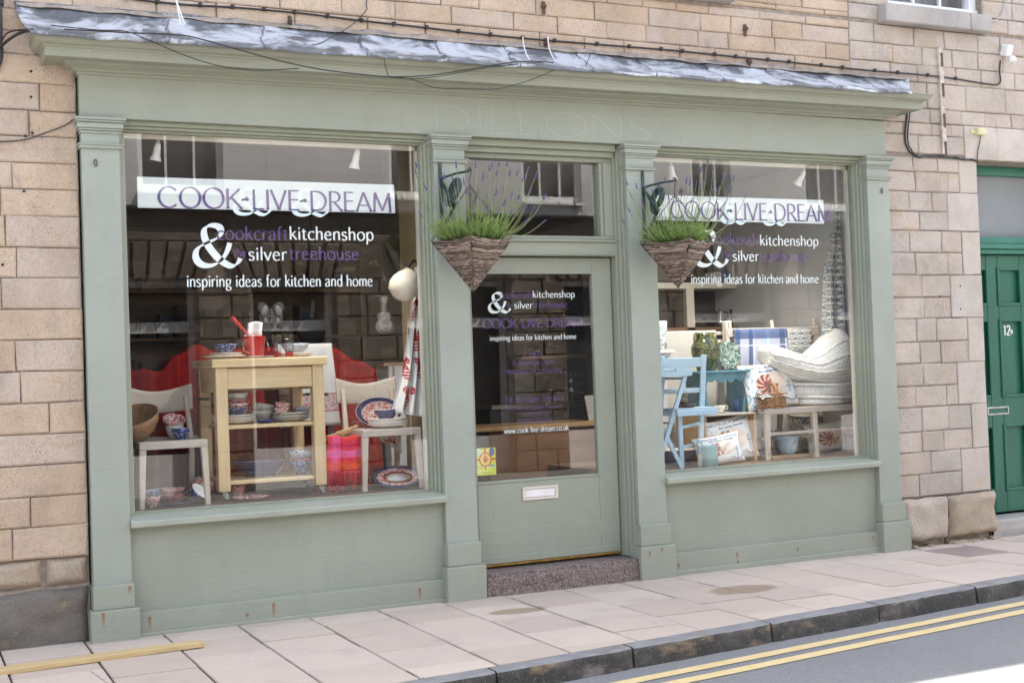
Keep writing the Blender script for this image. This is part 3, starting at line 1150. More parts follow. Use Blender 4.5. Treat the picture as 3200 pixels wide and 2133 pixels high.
def courses(mb, x0, x1, zs, holes, wl, wh, m=0, mm=1, jit=.005, mort=.014, seed=0):
    r2 = random.Random(seed)
    for k in range(len(zs) - 1):
        z0, z1 = zs[k], zs[k + 1]
        cuts = {round(z0, 4), round(z1, 4)} | {round(h, 4) for q in holes for h in q[2:4] if z0 < h < z1}
        cuts = sorted(cuts)
        for c0, c1 in zip(cuts, cuts[1:]):
            for a, b in free(x0, x1, c0, c1, holes):
                mb.box(a, b, WALL_Y + mort, WALL_Y + .25, c0, c1, mm)
                if c1 - c0 < .035: continue
                x = a
                while x < b - 1e-4:
                    wd = r2.uniform(wl, wh)
                    e_ = x + wd
                    if b - e_ < wl * .6: e_ = b
                    stone_rect(mb, x, min(e_, b), c0, c1, m=m, jit=jit)
                    x = e_


mb = MB()
L_Z = [-.2, .315, .479, .655, .825, .999, 1.171, 1.345, 1.521, 1.696, 1.867, 2.043, 2.213, 2.389, 2.542, 2.689, 2.839, 2.983, 3.137, 3.3]
courses(mb, -7, -.012, L_Z[2:], [], .27, .52, seed=3)
mb.box(-7, -.012, WALL_Y + .03, WALL_Y + .25, .31, .479, 1)
# dark base blocks at the left foot
for a, b in ((-7, -5.9), (-5.9, -4.6), (-4.6, -3.2), (-3.2, -2.0), (-2.0, -.95), (-.95, -.012)):
    mb.box(a, b, WALL_Y + .02, WALL_Y + .25, -.25, .315, 1)

    def fb(u, v, a=a, b=b):
        x, z = a + .006 + (b - a - .012) * u, -.25 + .557 * v
        e_ = min(u * (b - a), (1 - u) * (b - a), (1 - v) * .557)
        return (x, WALL_Y + .03 - .055 * min(1, e_ * 22) ** .5 + noise.noise(Vector((x * 4, 1, z * 5))) * .022 + noise.noise(Vector((x * 15, 3, z * 13))) * .008, z + noise.noise(Vector((x * 5, 2, 1))) * .008 * v)
    mb.grid(fb, 34, 26, 3, True, None, rnd.random())
R_Z = [.347, .522, .691, .847, 1.037, 1.197, 1.371, 1.539, 1.721, 1.883, 2.057, 2.232, 2.402, 2.552, 2.705, 2.863, 3.004, 3.15, 3.36]
GD0, GD1 = 6.84, 7.98           # green door opening
QUO = [(.347, .691, .30), (.691, 1.037, .17), (1.037, 1.371, .30), (1.371, 1.721, .17), (1.721, 2.057, .33), (2.057, 2.402, .19), (2.402, 2.705, .33), (2.705, 2.975, .19)]
qh = [(GD0 - w_, GD0, a, b) for a, b, w_ in QUO] + [(GD1, GD1 + w_, a, b) for a, b, w_ in QUO]
lint = (6.72, 8.12, 2.975, 3.245)
dh = (GD0, GD1, -.2, 2.975)
courses(mb, 5.885, 12.6, R_Z, qh + [lint, dh], .18, .36, m=2, seed=8)
for x0, x1, z0, z1 in qh:
    mb.box(x0, x1, WALL_Y + .02, WALL_Y + .25, z0, z1, 1)
    stone_rect(mb, x0, x1, z0, z1, WALL_Y - .002, 4, .003, .005, .005)
mb.box(lint[0], lint[1], WALL_Y + .02, WALL_Y + .25, lint[2], lint[3], 1)
stone_rect(mb, *lint, WALL_Y - .002, 4, .002, .006, .005)
for k_, (a, b) in enumerate(((-2.0, -1.35), (-1.342, -.80), (-.79, -.262), (-.245, -.014))):
    def fq(u, v, a=a, b=b):
        x, z = a + .006 + (b - a - .012) * u, .322 + .150 * v
        e_ = min(u * (b - a), (1 - u) * (b - a), v * .15, (1 - v) * .15)
        return (x, WALL_Y + .03 - .046 * min(1, e_ * 26) ** .6 + noise.noise(Vector((x * 6, 4, z * 7))) * .014, z + noise.noise(Vector((x * 6, k_, 1))) * .007)
    mb.grid(fq, 24, 12, 5, True, None, rnd.random())
for px_, py_ in ((97, 223), (97, 303), (101, 415), (80, 425), (8, 827), (75, 597), (2938, 925), (3002, 893), (3003, 965)):
    p_ = at(px_, py_, WALL_Y - .007)
    mb.lathe([(0, 0), (.006, 0), (.008, -.002)], 9, Matrix.Translation(p_) @ Matrix.Rotation(rad(90), 4, 'X'), 6)
# door reveal behind the quoins
mb.box(GD0 - .02, GD0 - .003, WALL_Y + .02, WALL_Y + .33, -.1, 2.975, 4)
mb.box(GD1 + .003, GD1 + .02, WALL_Y + .02, WALL_Y + .33, -.1, 2.975, 4)
for a, b, m_ in ((5.885, 6.36, 2), (6.36, 6.86, 5), (7.97, 8.6, 2), (8.6, 9.6, 2), (9.6, 10.9, 2), (10.9, 12.6, 2)):
    mb.box(a + .01, b - .01, WALL_Y + .02, WALL_Y + .25, -.25, .347, 1)
    n = 10
    def fn(u, v, a=a, b=b):
        x = a + .008 + (b - a - .016) * u
        z = .02 + .32 * v
        e_ = min(u, 1 - u, v, 1 - v)
        return (x + noise.noise(Vector((z * 9, a, 1))) * .012 * (1 if u > .5 else -1), .045 - .055 * min(1, e_ * 9) ** .5 + noise.noise(Vector((x * 7, 0, z * 7))) * .022, z + noise.noise(Vector((x * 8, a, 4))) * .012)
    mb.grid(fn, 22, 16, m_, True, None, rnd.random())
# upper wall
win = (6.0, 6.98, 4.135, 5.75)
win2 = (3.38, 4.40, 4.135, 5.75)
holes = [win, win2, (5.893, 6.99, 3.99, 4.135), (3.26, 4.52, 4.015, 4.135)]
u0 = [3.30]
while u0[-1] < 6.4: u0.append(u0[-1] + (.118, .128, .122, .134)[len(u0) % 4])
courses(mb, -7, 5.6, u0, holes, .26, .48, m=0, seed=21)
uR = [3.36, 3.564, 3.70]
while uR[-1] < 6.3: uR.append(uR[-1] + (.142, .15, .138)[len(uR) % 3])
courses(mb, 5.6, 12.6, uR, holes, .24, .44, m=2, seed=5)
mb.box(5.6, 5.9, WALL_Y + .03, WALL_Y + .25, 3.29, 3.361, 1)
u2 = [6.2 + .33 * k for k in range(4)] + [7.55]
courses(mb, -7, 12.6, [max(u0[-1], uR[-1])] + [z for z in u2 if z > max(u0[-1], uR[-1]) + .05], [win, win2], .5, .9, m=0, seed=77)
if u0[-1] < uR[-1]: mb.box(-7, 5.6, WALL_Y, WALL_Y + .25, u0[-1], uR[-1], 1)
else: mb.box(5.6, 12.6, WALL_Y, WALL_Y + .25, uR[-1], u0[-1], 1)
# mortar fillet and rubble at the right foot
for k in range(34):
    x = 5.9 + rnd.random() * .95
    s_ = rnd.uniform(.012, .04)
    mb.lathe([(0, 0), (s_, s_ * .2), (s_ * .7, s_ * .8), (0, s_)], 6, Matrix.Translation((x, .03 + rnd.uniform(-.03, .02), gz(x) - .005)) @ Matrix.Rotation(rnd.random() * 6, 4, 'Z') @ Matrix.Diagonal((1.6, .8, .7, 1)), 5)
mb.build('wall', [M['stone'], M['mortar'], M['stone_pale'], M['stone_grey'], M['stone_smooth'], stone_mat('stained base stone', (.44, .35, .26), (.48, .39, .30), (.42, .33, .25), .9, .9), M['black']], bld)
# unseen shell against sun leaks: gables, rear wall, roof height fitted to road shadow
mb = MB()
mb.box(-7.0, -6.75, .32, 7.2, -.2, 7.55, 0)
mb.box(12.35, 12.6, .32, 7.2, -.2, 7.55, 0)
mb.box(-6.75, 12.35, 6.95, 7.2, -.2, 7.55, 0)
mb.build('rear_wall', M['stone'], bld)
mb = MB()
mb.box(-7.1, 12.7, -.08, 7.3, 7.55, 7.72, 0)
mb.build('roof', M['charcoal'], bld)
# sills and the sash windows
mb = MB()
mb.box(5.893, 6.76, -.03, .30, 3.994, 4.132)
mb.box(6.765, 6.99, -.028, .30, 3.994, 4.128)
mb.build('window_sill', M['sill_stone'], bld, bevel=.008)
mb = MB()
mb.box(3.26, 4.52, -.03, .30, 4.018, 4.132)
mb.build('window_sill', M['sill_stone'], bld, bevel=.008)
for a, b in ((win[0], win[1]), (win2[0], win2[1])):
    mb = MB()
    y0, y1 = .13, .21
    mb.box(a, b, y0 - .02, y1, 4.135, 4.20)
    mb.box(a, b, y0, y1, 5.69, 5.75)
    mb.box(a, a + .07, y0, y1, 4.20, 5.69)
    mb.box(b - .075, b, y0, y1, 4.20, 5.69)
    mb.box(a + .07, b - .075, y0 + .02, y1 - .01, 4.93, 4.98)
    for k in (1, 2):
        x = a + .07 + (b - a - .145) * k / 3
        mb.box(x - .011, x + .011, y0 + .025, y1 - .02, 4.20, 4.93)
        mb.box(x - .011, x + .011, y0 + .025, y1 - .02, 4.98, 5.69)
    o = mb.build('sash_window', M['white_paint'], bld, bevel=.004)
    g = MB()
    g.box(a + .06, b - .06, y0 + .045, y0 + .05, 4.19, 5.70)
    g.build('glass_pane', M['glass'], o, local=True)
    d = MB()
    d.box(a - .05, b + .05, y0 + .35, y0 + .36, 4.1, 5.8)
    d.build('curtain', plain('dim net curtain', (.16, .17, .19), .8, .3, 6, .2, 40, stretch=(3, 1, .4)), o, local=True)

# ------------------------------------------------------------------ shopfront
sf = thing('shopfront', 'sage green wooden shopfront with pilasters, leaded cornice, two display windows and glazed door', 'shopfront', (2.95, 0, 0))
S0 = M['sage']
nails = [(.04, .155, .11), (.30, .095, .10), (1.02, .095, .10), (1.95, .085, .09), (.19, .285, .05), (4.35, .085, .05), (4.355, .03, .03), (3.86, .055, .04),
         (4.88, .07, .03), (5.58, .09, .03), (3.60, .17, .05), (3.70, .18, .02), (.86, .05, .02)]
SN = sage_mat('sage paint with rusty nail heads', nails)
SP = sage_mat('sage paint cool', None, (.315, .355, .30))


def capital(mb, x0, x1, y=0.0, zt=2.945):
    prof = [(.004, 2.775), (.018, 2.783), (.018, 2.797), (.008, 2.806)]
    for (p0, z0), (p1, z1) in (((.012, 2.772), (.012, 2.802)),):
        mb.box(x0 - .012, x1 + .012, y - .016, .1, 2.772, 2.802)
        mb.box(x0 - .02, x1 + .02, y - .024, .1, 2.790, 2.7985)
    for pr, z0, z1 in ((.010, 2.858, 2.874), (.020, 2.874, 2.886), (.028, 2.886, 2.918), (.040, 2.918, 2.930), (.048, 2.930, zt)):
        mb.box(x0 - pr * .75, x1 + pr * .75, y - pr, .1, z0, z1 - .0006)


PIL = [(0, .209, .172, .307), (2.143, 2.359, .207, .353), (3.559, 3.781, .207, .353), (5.662, 5.872, .198, .336)]
for i, (a, b, zl, zu) in enumerate(PIL):
    mb = MB()
    mb.box(a, b, 0, .16, zu - .004, 2.949)
    pil = mb.build('pilaster', SP, sf, bevel=.004, seg=2)
    mb = MB()
    capital(mb, a, b)
    mb.build('capital', SP, pil, bevel=.0035, seg=2)
    mb = MB()
    mb.box(a - .008, b + .008, -.030, .16, zl, zu)
    n0 = [(a - .008, -.030, zu), (b + .008, -.030, zu)]
    mb.box(a - .026, b + .03, -.052, .16, gz(a) - .03, zl)
    mb.build('plinth', SN, pil, bevel=.007, seg=2)
    if i in (0, 3):
        # small iron eye left in the shaft
        h = MB()
        hx = (a + b) / 2 + (-.03 if i == 0 else .03)
        h.tube([(hx + .008 * math.cos(t), -.006, 2.69 + .02 * math.sin(t)) for t in [k * PI / 6 for k in range(12)]], .003, 5, closed=True)
        h.build('iron_eye', M['rust_iron'], pil)

# fascia
mb = MB()
mb.box(-.004, 5.858, -.002, .14, 2.9495, 3.225)
mb.box(2.9, 2.92, -.0045, 0, 2.955, 3.0)
fas = mb.build('fascia', sage_mat('shaded sage fascia', None, (.29, .32, .255)), sf, bevel=.004, seg=2)  # darker sage, the cornice's shade put into the colour
g = MB()
lettering(g, 'DILLONS', X(1350, 380, 0), X(2035, 420, 0), 2.975, .165, -.0026, .0045, .003, 10)
g.build('lettering', M['ghost'], fas)

# cornice with mitred returns
CT = .008


def ring(d, z):
    return [Vector((-.004 - d, WALL_Y + .03, z)), Vector((-.004 - d, -d, z)), Vector((5.858 + d, -d, z + CT * 5.86)), Vector((5.858 + d, WALL_Y + .03, z + CT * 5.86))]


def cornice_mesh(mb, prof, m=0, nseg=60):
    for (d0, z0), (d1, z1) in zip(prof, prof[1:]):
        a, b = ring(d0, z0), ring(d1, z1)
        mb.add([a[0], a[1], b[1], b[0]], [(0, 1, 2, 3)], m)
        mb.add([a[2], a[3], b[3], b[2]], [(0, 1, 2, 3)], m)
        vs = []
        for i in range(nseg + 1):
            t = i / nseg
            for P, Q in ((a[1], a[2]), (b[1], b[2])):
                p = P.lerp(Q, t)
                w_ = noise.noise(Vector((p.x * 1.7, P.z * 3, 0))) * .004
                vs.append(p + Vector((0, 0, w_)))
        mb.add(vs, [(2 * i, 2 * i + 2, 2 * i + 3, 2 * i + 1) for i in range(nseg)], m)


mb = MB()
cor = [(.000, 3.185), (.012, 3.190), (.014, 3.203), (.030, 3.206), (.034, 3.214), (.050, 3.222), (.068, 3.229), (.082, 3.232), (.086, 3.243), (.105, 3.247), (.175, 3.244), (.188, 3.236), (.196, 3.238),
       (.198, 3.244), (.198, 3.288), (.205, 3.290), (.208, 3.298), (.224, 3.302), (.238, 3.312), (.246, 3.328), (.249, 3.340), (.255, 3.341), (.255, 3.352), (.0, 3.36)]
cornice_mesh(mb, cor)
cr = mb.build('cornice', sage_mat('sage paint cornice', None, (.285, .305, .235)), sf)
# lead flashing, dressed over the cornice top in lapped bays
mb = MB()
nx, nv = 420, 10
laps = [.42, .98, 1.60, 2.12, 2.62, 3.15, 3.62, 4.18, 4.72, 5.2, 5.62]


def lead(u, v):
    tx = Vector((-.330, WALL_Y - .006, 3.560)).lerp(Vector((6.165, WALL_Y - .006, 3.548)), u)
    ex = Vector((-.282, -.272, 3.345)).lerp(Vector((5.885, -.272, 3.392)), u)
    if v < .12:
        p = ex + Vector((0, -.004 + .004 * (v / .12), -.022 * (1 - v / .12)))
        p.z += noise.noise(Vector((p.x * 7, 0, 9))) * .005 + abs(noise.noise(Vector((p.x * 2.3, 2, 9)))) * .008 * (1 - v / .12)
        p.y -= noise.noise(Vector((p.x * 9, 4, 1))) * .008
    elif v < .86:
        t = (v - .12) / .74
        p = ex.lerp(tx, t)
        p.z -= .028 * math.sin(PI * t) * .7
    else:
        p = tx + Vector((0, 0, (v - .86) / .14 * .035))
        p.z += noise.noise(Vector((p.x * 2.1, 7, 3))) * .014 * (v - .86) / .14
    nse = noise.noise(Vector((p.x * 5.5, v * 3.0, 2.2)))
    n2 = noise.noise(Vector((p.x * 17, v * 6.0, 5.2)))
    k = sum(.012 * max(0, 1 - (p.x - l - .10 * v) / .30) for l in laps if 0 <= p.x - l - .10 * v < .30)
    d = Vector((0, -.55, .83)) * (nse * .013 + n2 * .005 + k)
    return p + d * (1 if .08 < v < .9 else .5)


mb.grid(lead, nx, nv)
mb.build('lead_flashing', M['lead'], sf, solid=.004)
mb = MB()
mb.grid(lambda u, v: (-.32 + 6.46 * u, WALL_Y - .004 - .022 * v + .012 * noise.noise(Vector((u * 60, v * 2, 3))), 3.60 - .035 * v + .014 * noise.noise(Vector((u * 38, v * 3, 8)))), 220, 3)
mb.build('mortar_fillet', M['mortar'], sf)


# display windows
def sill(mb, x0, x1):
    n = 50
    P = [(.12, .612), (-.030, .614), (-.036, .620), (-.036, .646), (-.030, .653), (.060, .676), (.12, .680)]
    vs = []
    for i in range(n + 1):
        x = x0 + (x1 - x0) * i / n
        for k, (y, z) in enumerate(P):
            w_ = noise.noise(Vector((x * 4, k, x0))) * (.003 if k < 5 else .002)
            vs.append((x, y + w_, z + w_))
    q = len(P)
    mb.add(vs, [(i * q + k, i * q + k + 1, (i + 1) * q + k + 1, (i + 1) * q + k) for i in range(n) for k in range(q - 1)], 0)
    mb.add([vs[k] for k in range(q)], [tuple(range(q))], 0)
    mb.add([vs[n * q + k] for k in range(q)], [tuple(reversed(range(q)))], 0)


sill_m = sage_mat('pale sage sill', None, (.335, .365, .295))  # paler sage than the frames and risers
for wi, (a, b, fl, fr) in enumerate(((.209, 2.143, .040, .048), (3.781, 5.662, .040, .046))):
    mb = MB()
    # stall riser with its skirting
    mb.box(a, b, .042, .15, .10, .613)
    mb.box(a, b, .002, .044, gz(a) - .03, .132)
    mb.box(a, b, -.014, .02, gz(a) - .03, .014)
    mb.build('stall_riser', SN, sf, bevel=.005, seg=2)
    mb = MB()
    sill(mb, a, b)
    mb.build('window_sill', sill_m, sf)
    mb = MB()
    yf = .085
    # stepped frame: outer fillet, hollow, inner bead
    for (ins0, ins1, y0) in ((0, .35, .05), (.35, .72, .075), (.72, 1.0, .100)):
        mb.box(a + fl * ins0, a + fl * ins1, y0, .165, .675, 2.9492)
        mb.box(b - fr * ins1, b - fr * ins0, y0, .165, .675, 2.9492)
    for (z0, z1, y0) in ((2.925, 2.9494, .045), (2.908, 2.925, .07), (2.897, 2.908, .098)):
        mb.box(a + fl * .3, b - fr * .3, y0, .165, z0, z1)
    mb.box(a + fl * .3, b - fr * .3, .075, .165, .672, .684)
    mb.box(a + fl * .3, b - fr * .3, .098, .165, .684, .692)
    wf = mb.build('window_frame', sage_mat('sage window frame', None, (.30, .335, .26)), sf, bevel=.003)
    g = MB()
    g.box(a + fl - .006, b - fr + .006, .126, .132, .688, 2.902)
    g.build('glass_pane', M['glass'], wf)
    # pale inner lining of the frame seen through the glass
    g = MB()
    g.box(a + fl - .002, a + fl + .012, .166, .20, .69, 2.90)
    g.box(b - fr - .012, b - fr + .002, .166, .20, .69, 2.90)
    g.box(a + fl, b - fr, .166, .20, 2.872, 2.905)
    g.build('frame_lining', M['cream_paint'], wf)
    YL = .1345
    A_ = lambda px, py, y=YL: at(px, py, y)
    bm_, pm, wm, em = MB(), MB(), MB(), MB()
    if wi == 0:
        bt = [A_(428, 553), A_(1232, 576), A_(1232, 664.5), A_(428.5, 650)]
        z1_, z0_ = (bt[0].z + bt[1].z) / 2, (bt[2].z + bt[3].z) / 2
        bx0, bx1 = bt[0].x, bt[1].x
        cl = (A_(494, 651), A_(1226, 660), A_(560, 588).z - A_(560, 652).z)
        wd = dict(amp=((A_(606, 836), A_(752, 836)), A_(700, 700).z - A_(700, 836).z),
                  cook=(A_(678, 749), A_(901, 750)), kit=(A_(905, 750), A_(1168, 750)), the=(A_(731, 801), A_(770, 802)), sil=(A_(777, 814), A_(897, 813)),
                  tree=(A_(905, 812), A_(1122, 811)), insp=(A_(584, 897), A_(1165, 893)))
        amps = ((A_(729, 672), A_(845, 672)), (A_(913, 675), A_(1024, 675)))
    else:
        bx0, bx1 = a + fl + .002, A_(2575, 660).x
        z1_, z0_ = (A_(2100, 612).z + A_(2572, 624).z) / 2, (A_(2100, 691).z + A_(2572, 697).z) / 2
        cl = (A_(2096, 681), A_(2598, 694), A_(2240, 632).z - A_(2240, 686).z)
        wd = dict(amp=((A_(2173, 834), A_(2274, 834)), A_(2230, 721).z - A_(2230, 834).z),
                  cook=(A_(2221, 762), A_(2374, 765)), kit=(A_(2375, 766), A_(2558, 769)), the=(A_(2257, 804), A_(2286, 805)), sil=(A_(2290, 815), A_(2372, 816)),
                  tree=(A_(2373, 816), A_(2526, 817)), insp=(A_(2160, 884), A_(2559, 886)))
        amps = ((A_(2255, 699), A_(2333, 701)), (A_(2385, 703), A_(2458, 705)))
    bm_.box(bx0, bx1, YL + .003, YL + .0036, z0_, z1_)
    bm_.build('white_band', M['band_vinyl'], wf)
    lettering(pm, 'COOK*LIVE*DREAM', cl[0].x, cl[1].x, (cl[0].z + cl[1].z) / 2, cl[2], YL, .0165, .006, 12)
    for (p, q) in amps:
        zb = (p.z + q.z) / 2
        em = MB()
        lettering(em, '&', p.x, q.x, zb, cl[2] * 1.36, YL + .0022, .028, .008, 35)
        em.build('ampersand', M['pale_vinyl'], wf)
    lettering(wm, '&', wd['amp'][0][0].x, wd['amp'][0][1].x, wd['amp'][0][0].z + .004, wd['amp'][1] - .006, YL + .0015, .044, .010, 33)
    for k, tx, mbx, xh, th in (('cook', 'cookcraft', pm, .078, .0105), ('kit', 'kitchenshop', wm, .078, .0110), ('the', 'the', pm, .046, .007), ('sil', 'silver', wm, .078, .0110),
                               ('tree', 'treehouse', pm, .078, .0105), ('insp', 'inspiring ideas for kitchen and home', wm, .068, .0088)):
        p, q = wd[k]
        lm = MB()
        lettering(lm, tx, p.x, q.x, (p.z + q.z) / 2, xh * (1.0 if wi == 0 else .95), YL, th, th * .5, 12)
        lm.build('lettering', M['white_vinyl'] if mbx is wm else M['purple_vinyl'], wf)
    wm.build('ampersand', M['white_vinyl'], wf)
    pm.build('sign_lettering', M['purple_vinyl'], wf)

# door case, transom light and door
mb = MB()
mb.box(3.511, 3.5585, .10, .23, .135, 2.9492)
mb.box(3.525, 3.5588, .07, .1005, .135, 2.9490)
mb.box(3.542, 3.5586, .04, .0705, .135, 2.9490)
mb.box(2.20, 2.272, .161, .23, .135, 2.9492)
mb.box(2.272, 3.5112, .10, .23, 2.192, 2.285)
mb.box(2.272, 3.5112, .085, .101, 2.285, 2.300)
mb.box(2.272, 3.5112, .092, .101, 2.196, 2.206)
mb.box(2.272, 3.5112, .115, .23, 2.300, 2.328)
for z0, z1, y0 in ((2.905, 2.9494, .05), (2.868, 2.905, .085), (2.836, 2.868, .12)):
    mb.box(2.272, 3.5112, y0, .23, z0, z1)
mb.box(3.445, 3.5112, .115, .23, 2.328, 2.836)
mb.box(3.418, 3.445, .128, .23, 2.328, 2.836)
mb.box(2.272, 2.40, .162, .23, 2.328, 2.836)
dc = mb.build('door_frame', sage_mat('sage door case', None, (.29, .32, .25)), sf, bevel=.004, seg=2)
g = MB()
g.box(2.39, 3.425, .170, .176, 2.32, 2.84)
g.build('glass_pane', M['glass'], dc)
DY = .165
mb = MB()
gx0, gx1, gz0, gz1 = 2.44, 3.352, .708, 2.075
dx0, dx1, dz0, dz1 = 2.279, 3.503, .163, 2.184
mb.box(dx0, gx0, DY, DY + .042, dz0, dz1)
mb.box(gx1, dx1, DY, DY + .042, dz0, dz1)
mb.box(gx0, gx1, DY, DY + .042, gz1, dz1)
mb.box(gx0, gx1, DY, DY + .042, dz0, gz0)
mb.box(gx0, gx1 + .055, DY - .0006, DY + .01, .27, .392)
mb.box(gx0 - .05, gx1 + .11, DY - .012, DY + .002, .168, .212)
for x0, x1, z0, z1 in ((gx1 - .001, gx1 + .016, gz0 - .016, gz1 + .016), (gx0 - .016, gx0 + .001, gz0 - .016, gz1 + .016), (gx0, gx1, gz1 - .001, gz1 + .016), (gx0, gx1, gz0 - .016, gz0 + .001)):
    mb.box(x0, x1, DY - .007, DY + .001, z0, z1)
door = mb.build('door', sage_mat('sage door paint', None, (.295, .33, .265)), sf, bevel=.004, seg=2)
g = MB()
g.box(gx0 - .004, gx1 + .004, DY + .016, DY + .022, gz0 - .004, gz1 + .004)
g.build('glass_pane', M['glass'], door)
g = MB()
g.box(dx0, dx1, DY + .004, DY + .03, .150, .1625)
g.build('brass_strip', M['brass'], door)
g = MB()
lb0, lb1 = at(1632, 1545, DY), at(1743, 1530, DY)
lx0, lx1, lz0, lz1 = lb0.x, lb1.x, .565, .653
g.box(lx0, lx1, DY - .010, DY + .001, lz0, lz0 + .016)
g.box(lx0, lx1, DY - .010, DY + .001, lz1 - .016, lz1)
g.box(lx0, lx0 + .022, DY - .0102, DY + .001, lz0 + .016, lz1 - .016)
g.box(lx1 - .022, lx1, DY - .0102, DY + .001, lz0 + .016, lz1 - .016)
g.box(lx0 + .024, lx1 - .024, DY - .006, DY + .001, lz0 + .018, lz1 - .018, 1)
g.build('letterbox', [plain('satin aluminium', (.68, .62, .58), .35, .06, 12, .05, 90, metal=.6), plain('pale letter flap', (.76, .72, .74), .3, .05, 12, .05, 90, metal=.3)], door, bevel=.002)
YD = DY + .0235
A_ = lambda px, py: at(px, py, YD)
pm, wm = MB(), MB()
p, q = A_(1527, 979), A_(1595, 977)
lettering(wm, '&', p.x, q.x, (p.z + q.z) / 2 + .002, A_(1560, 913).z - A_(1560, 978).z - .004, YD, .026, .006, 33)
for tx, mbx, a, b, capz, th in (('cookcraft', pm, (1561, 934), (1664, 931), .045, .006), ('kitchenshop', wm, (1665, 931), (1796, 928), .045, .0065), ('the', pm, (1583, 961), (1602, 960), .027, .004),
                                ('silver', wm, (1607, 964), (1664, 963), .045, .0065), ('treehouse', pm, (1665, 963), (1773, 959), .045, .006), ('COOK*LIVE*DREAM', pm, (1509, 1027), (1821, 1018), .059, .0095),
                                ('inspiring ideas for kitchen and home', wm, (1531, 1066), (1801, 1057), .034, .0048), ('OPEN', pm, (1640, 1116), (1694, 1114), .031, .0045), ('9.30am to 5pm', pm, (1600, 1140), (1736, 1136), .031, .0045),
                                ('Monday to Saturday', pm, (1579, 1167), (1758, 1162), .031, .0045), ('14 Bridge Street', pm, (1579, 1257), (1764, 1250), .038, .0055), ('Berwick upon Tweed', pm, (1588, 1281), (1756, 1275), .028, .004),
                                ('TD15 1AQ', pm, (1630, 1301), (1714, 1297), .028, .004), ('01289 305444', pm, (1618, 1323), (1730, 1318), .028, .004), ('www.cook-live-dream.co.uk', wm, (1576, 1353), (1777, 1344), .034, .005)):
    p, q = A_(*a), A_(*b)
    lm = MB()
    lettering(lm, tx, p.x, q.x, (p.z + q.z) / 2, capz, YD, th, th * .5, 12)
    lm.build('lettering', M['white_vinyl'] if mbx is wm else M['purple_vinyl'], door)
wm.build('ampersand', M['white_vinyl'], door)
# watch scheme sticker
g = MB()
s0, s1 = A_(1486, 1488), A_(1548, 1397)
sx0, sx1, sz0, sz1 = s0.x, s1.x, s0.z + .004, s1.z
g.box(sx0, sx1, YD, YD + .0006, sz0, sz1, 0)
w_, h_ = sx1 - sx0, sz1 - sz0
cx, cz = sx0 + w_ * .5, sz0 + h_ * .58
yy = YD - .0004
qd = lambda x0, x1, z0, z1, m, k=0: g.add([(x0, yy - k * .0002, z0), (x1, yy - k * .0002, z0), (x1, yy - k * .0002, z1), (x0, yy - k * .0002, z1)], [(0, 1, 2, 3)], m)


def disc(x, z, rx, rz, m, k, n=24):
    g.add([(x + rx * math.cos(2 * PI * i / n), yy - k * .0002, z + rz * math.sin(2 * PI * i / n)) for i in range(n)], [tuple(range(n))], m)


qd(cx - .006, cx + .006, sz0 + h_ * .18, sz1, 1)
qd(sx0, sx1, cz - .006, cz + .006, 1, 1)
disc(cx, cz, w_ * .31, w_ * .31, 1, 2)
disc(cx, cz, w_ * .25, w_ * .25, 0, 3)
disc(cx, cz - w_ * .05, w_ * .10, w_ * .11, 1, 4)
for k in range(4):
    qd(cx - w_ * .10 + k * w_ * .052, cx - w_ * .06 + k * w_ * .052, cz, cz + w_ * (.15, .19, .18, .13)[k], 1, 5)
qd(cx + w_ * .08, cx + w_ * .15, cz - w_ * .04, cz + w_ * .02, 1, 5)
disc(sx0 + w_ * .20, sz1 - h_ * .14, w_ * .14, w_ * .14, 3, 4)
disc(sx1 - w_ * .18, sz1 - h_ * .15, w_ * .12, w_ * .18, 2, 4)
qd(sx1 - w_ * .36, sx1 - w_ * .06, sz0 + h_ * .27, sz0 + h_ * .37, 3, 2)
qd(sx1 - w_ * .34, sx1 - w_ * .08, sz0 + h_ * .33, sz0 + h_ * .36, 4, 3)
for k in range(3): qd(sx0 + w_ * .1, sx0 + w_ * .4, sz0 + h_ * (.25 + .045 * k), sz0 + h_ * (.26 + .045 * k), 4, 2)
for k in range(2): qd(sx0 + w_ * .28, sx0 + w_ * .8, sz0 + h_ * (.06 + .04 * k), sz0 + h_ * (.07 + .04 * k), 4, 2)
g.build('sticker', [M['sticker_yellow'], M['sticker_red'], M['sticker_blue'], M['sticker_pale'], M['print_black']], door)

# doorstep
mb = MB()


def stepf(u, v):
    x = 2.405 + (3.530 - 2.405) * u
    if v < .5:
        z = -.04 + .172 * (v / .5)
        y = -.022 + noise.noise(Vector((x * 11, 0, z * 16))) * .010 + noise.noise(Vector((x * 31, 2, z * 40))) * .006
        if v > .44: y += .012; z -= .004
    else:
        t = (v - .5) / .5
        y, z = -.012 + .26 * t, .133 + noise.noise(Vector((x * 3, t * 2, 7))) * .002
        if v < .53: z -= .003
    return (x, y, z - .004 * (x - 2.9))


mb.grid(stepf, 90, 34)
mb.box(2.407, 3.528, .0, .248, -.05, .10)
tag(mb.build('door_step', M['granite'], loc=(2.97, .1, 0)), 'rough reddish granite doorstep under the glazed shop door', 'step')

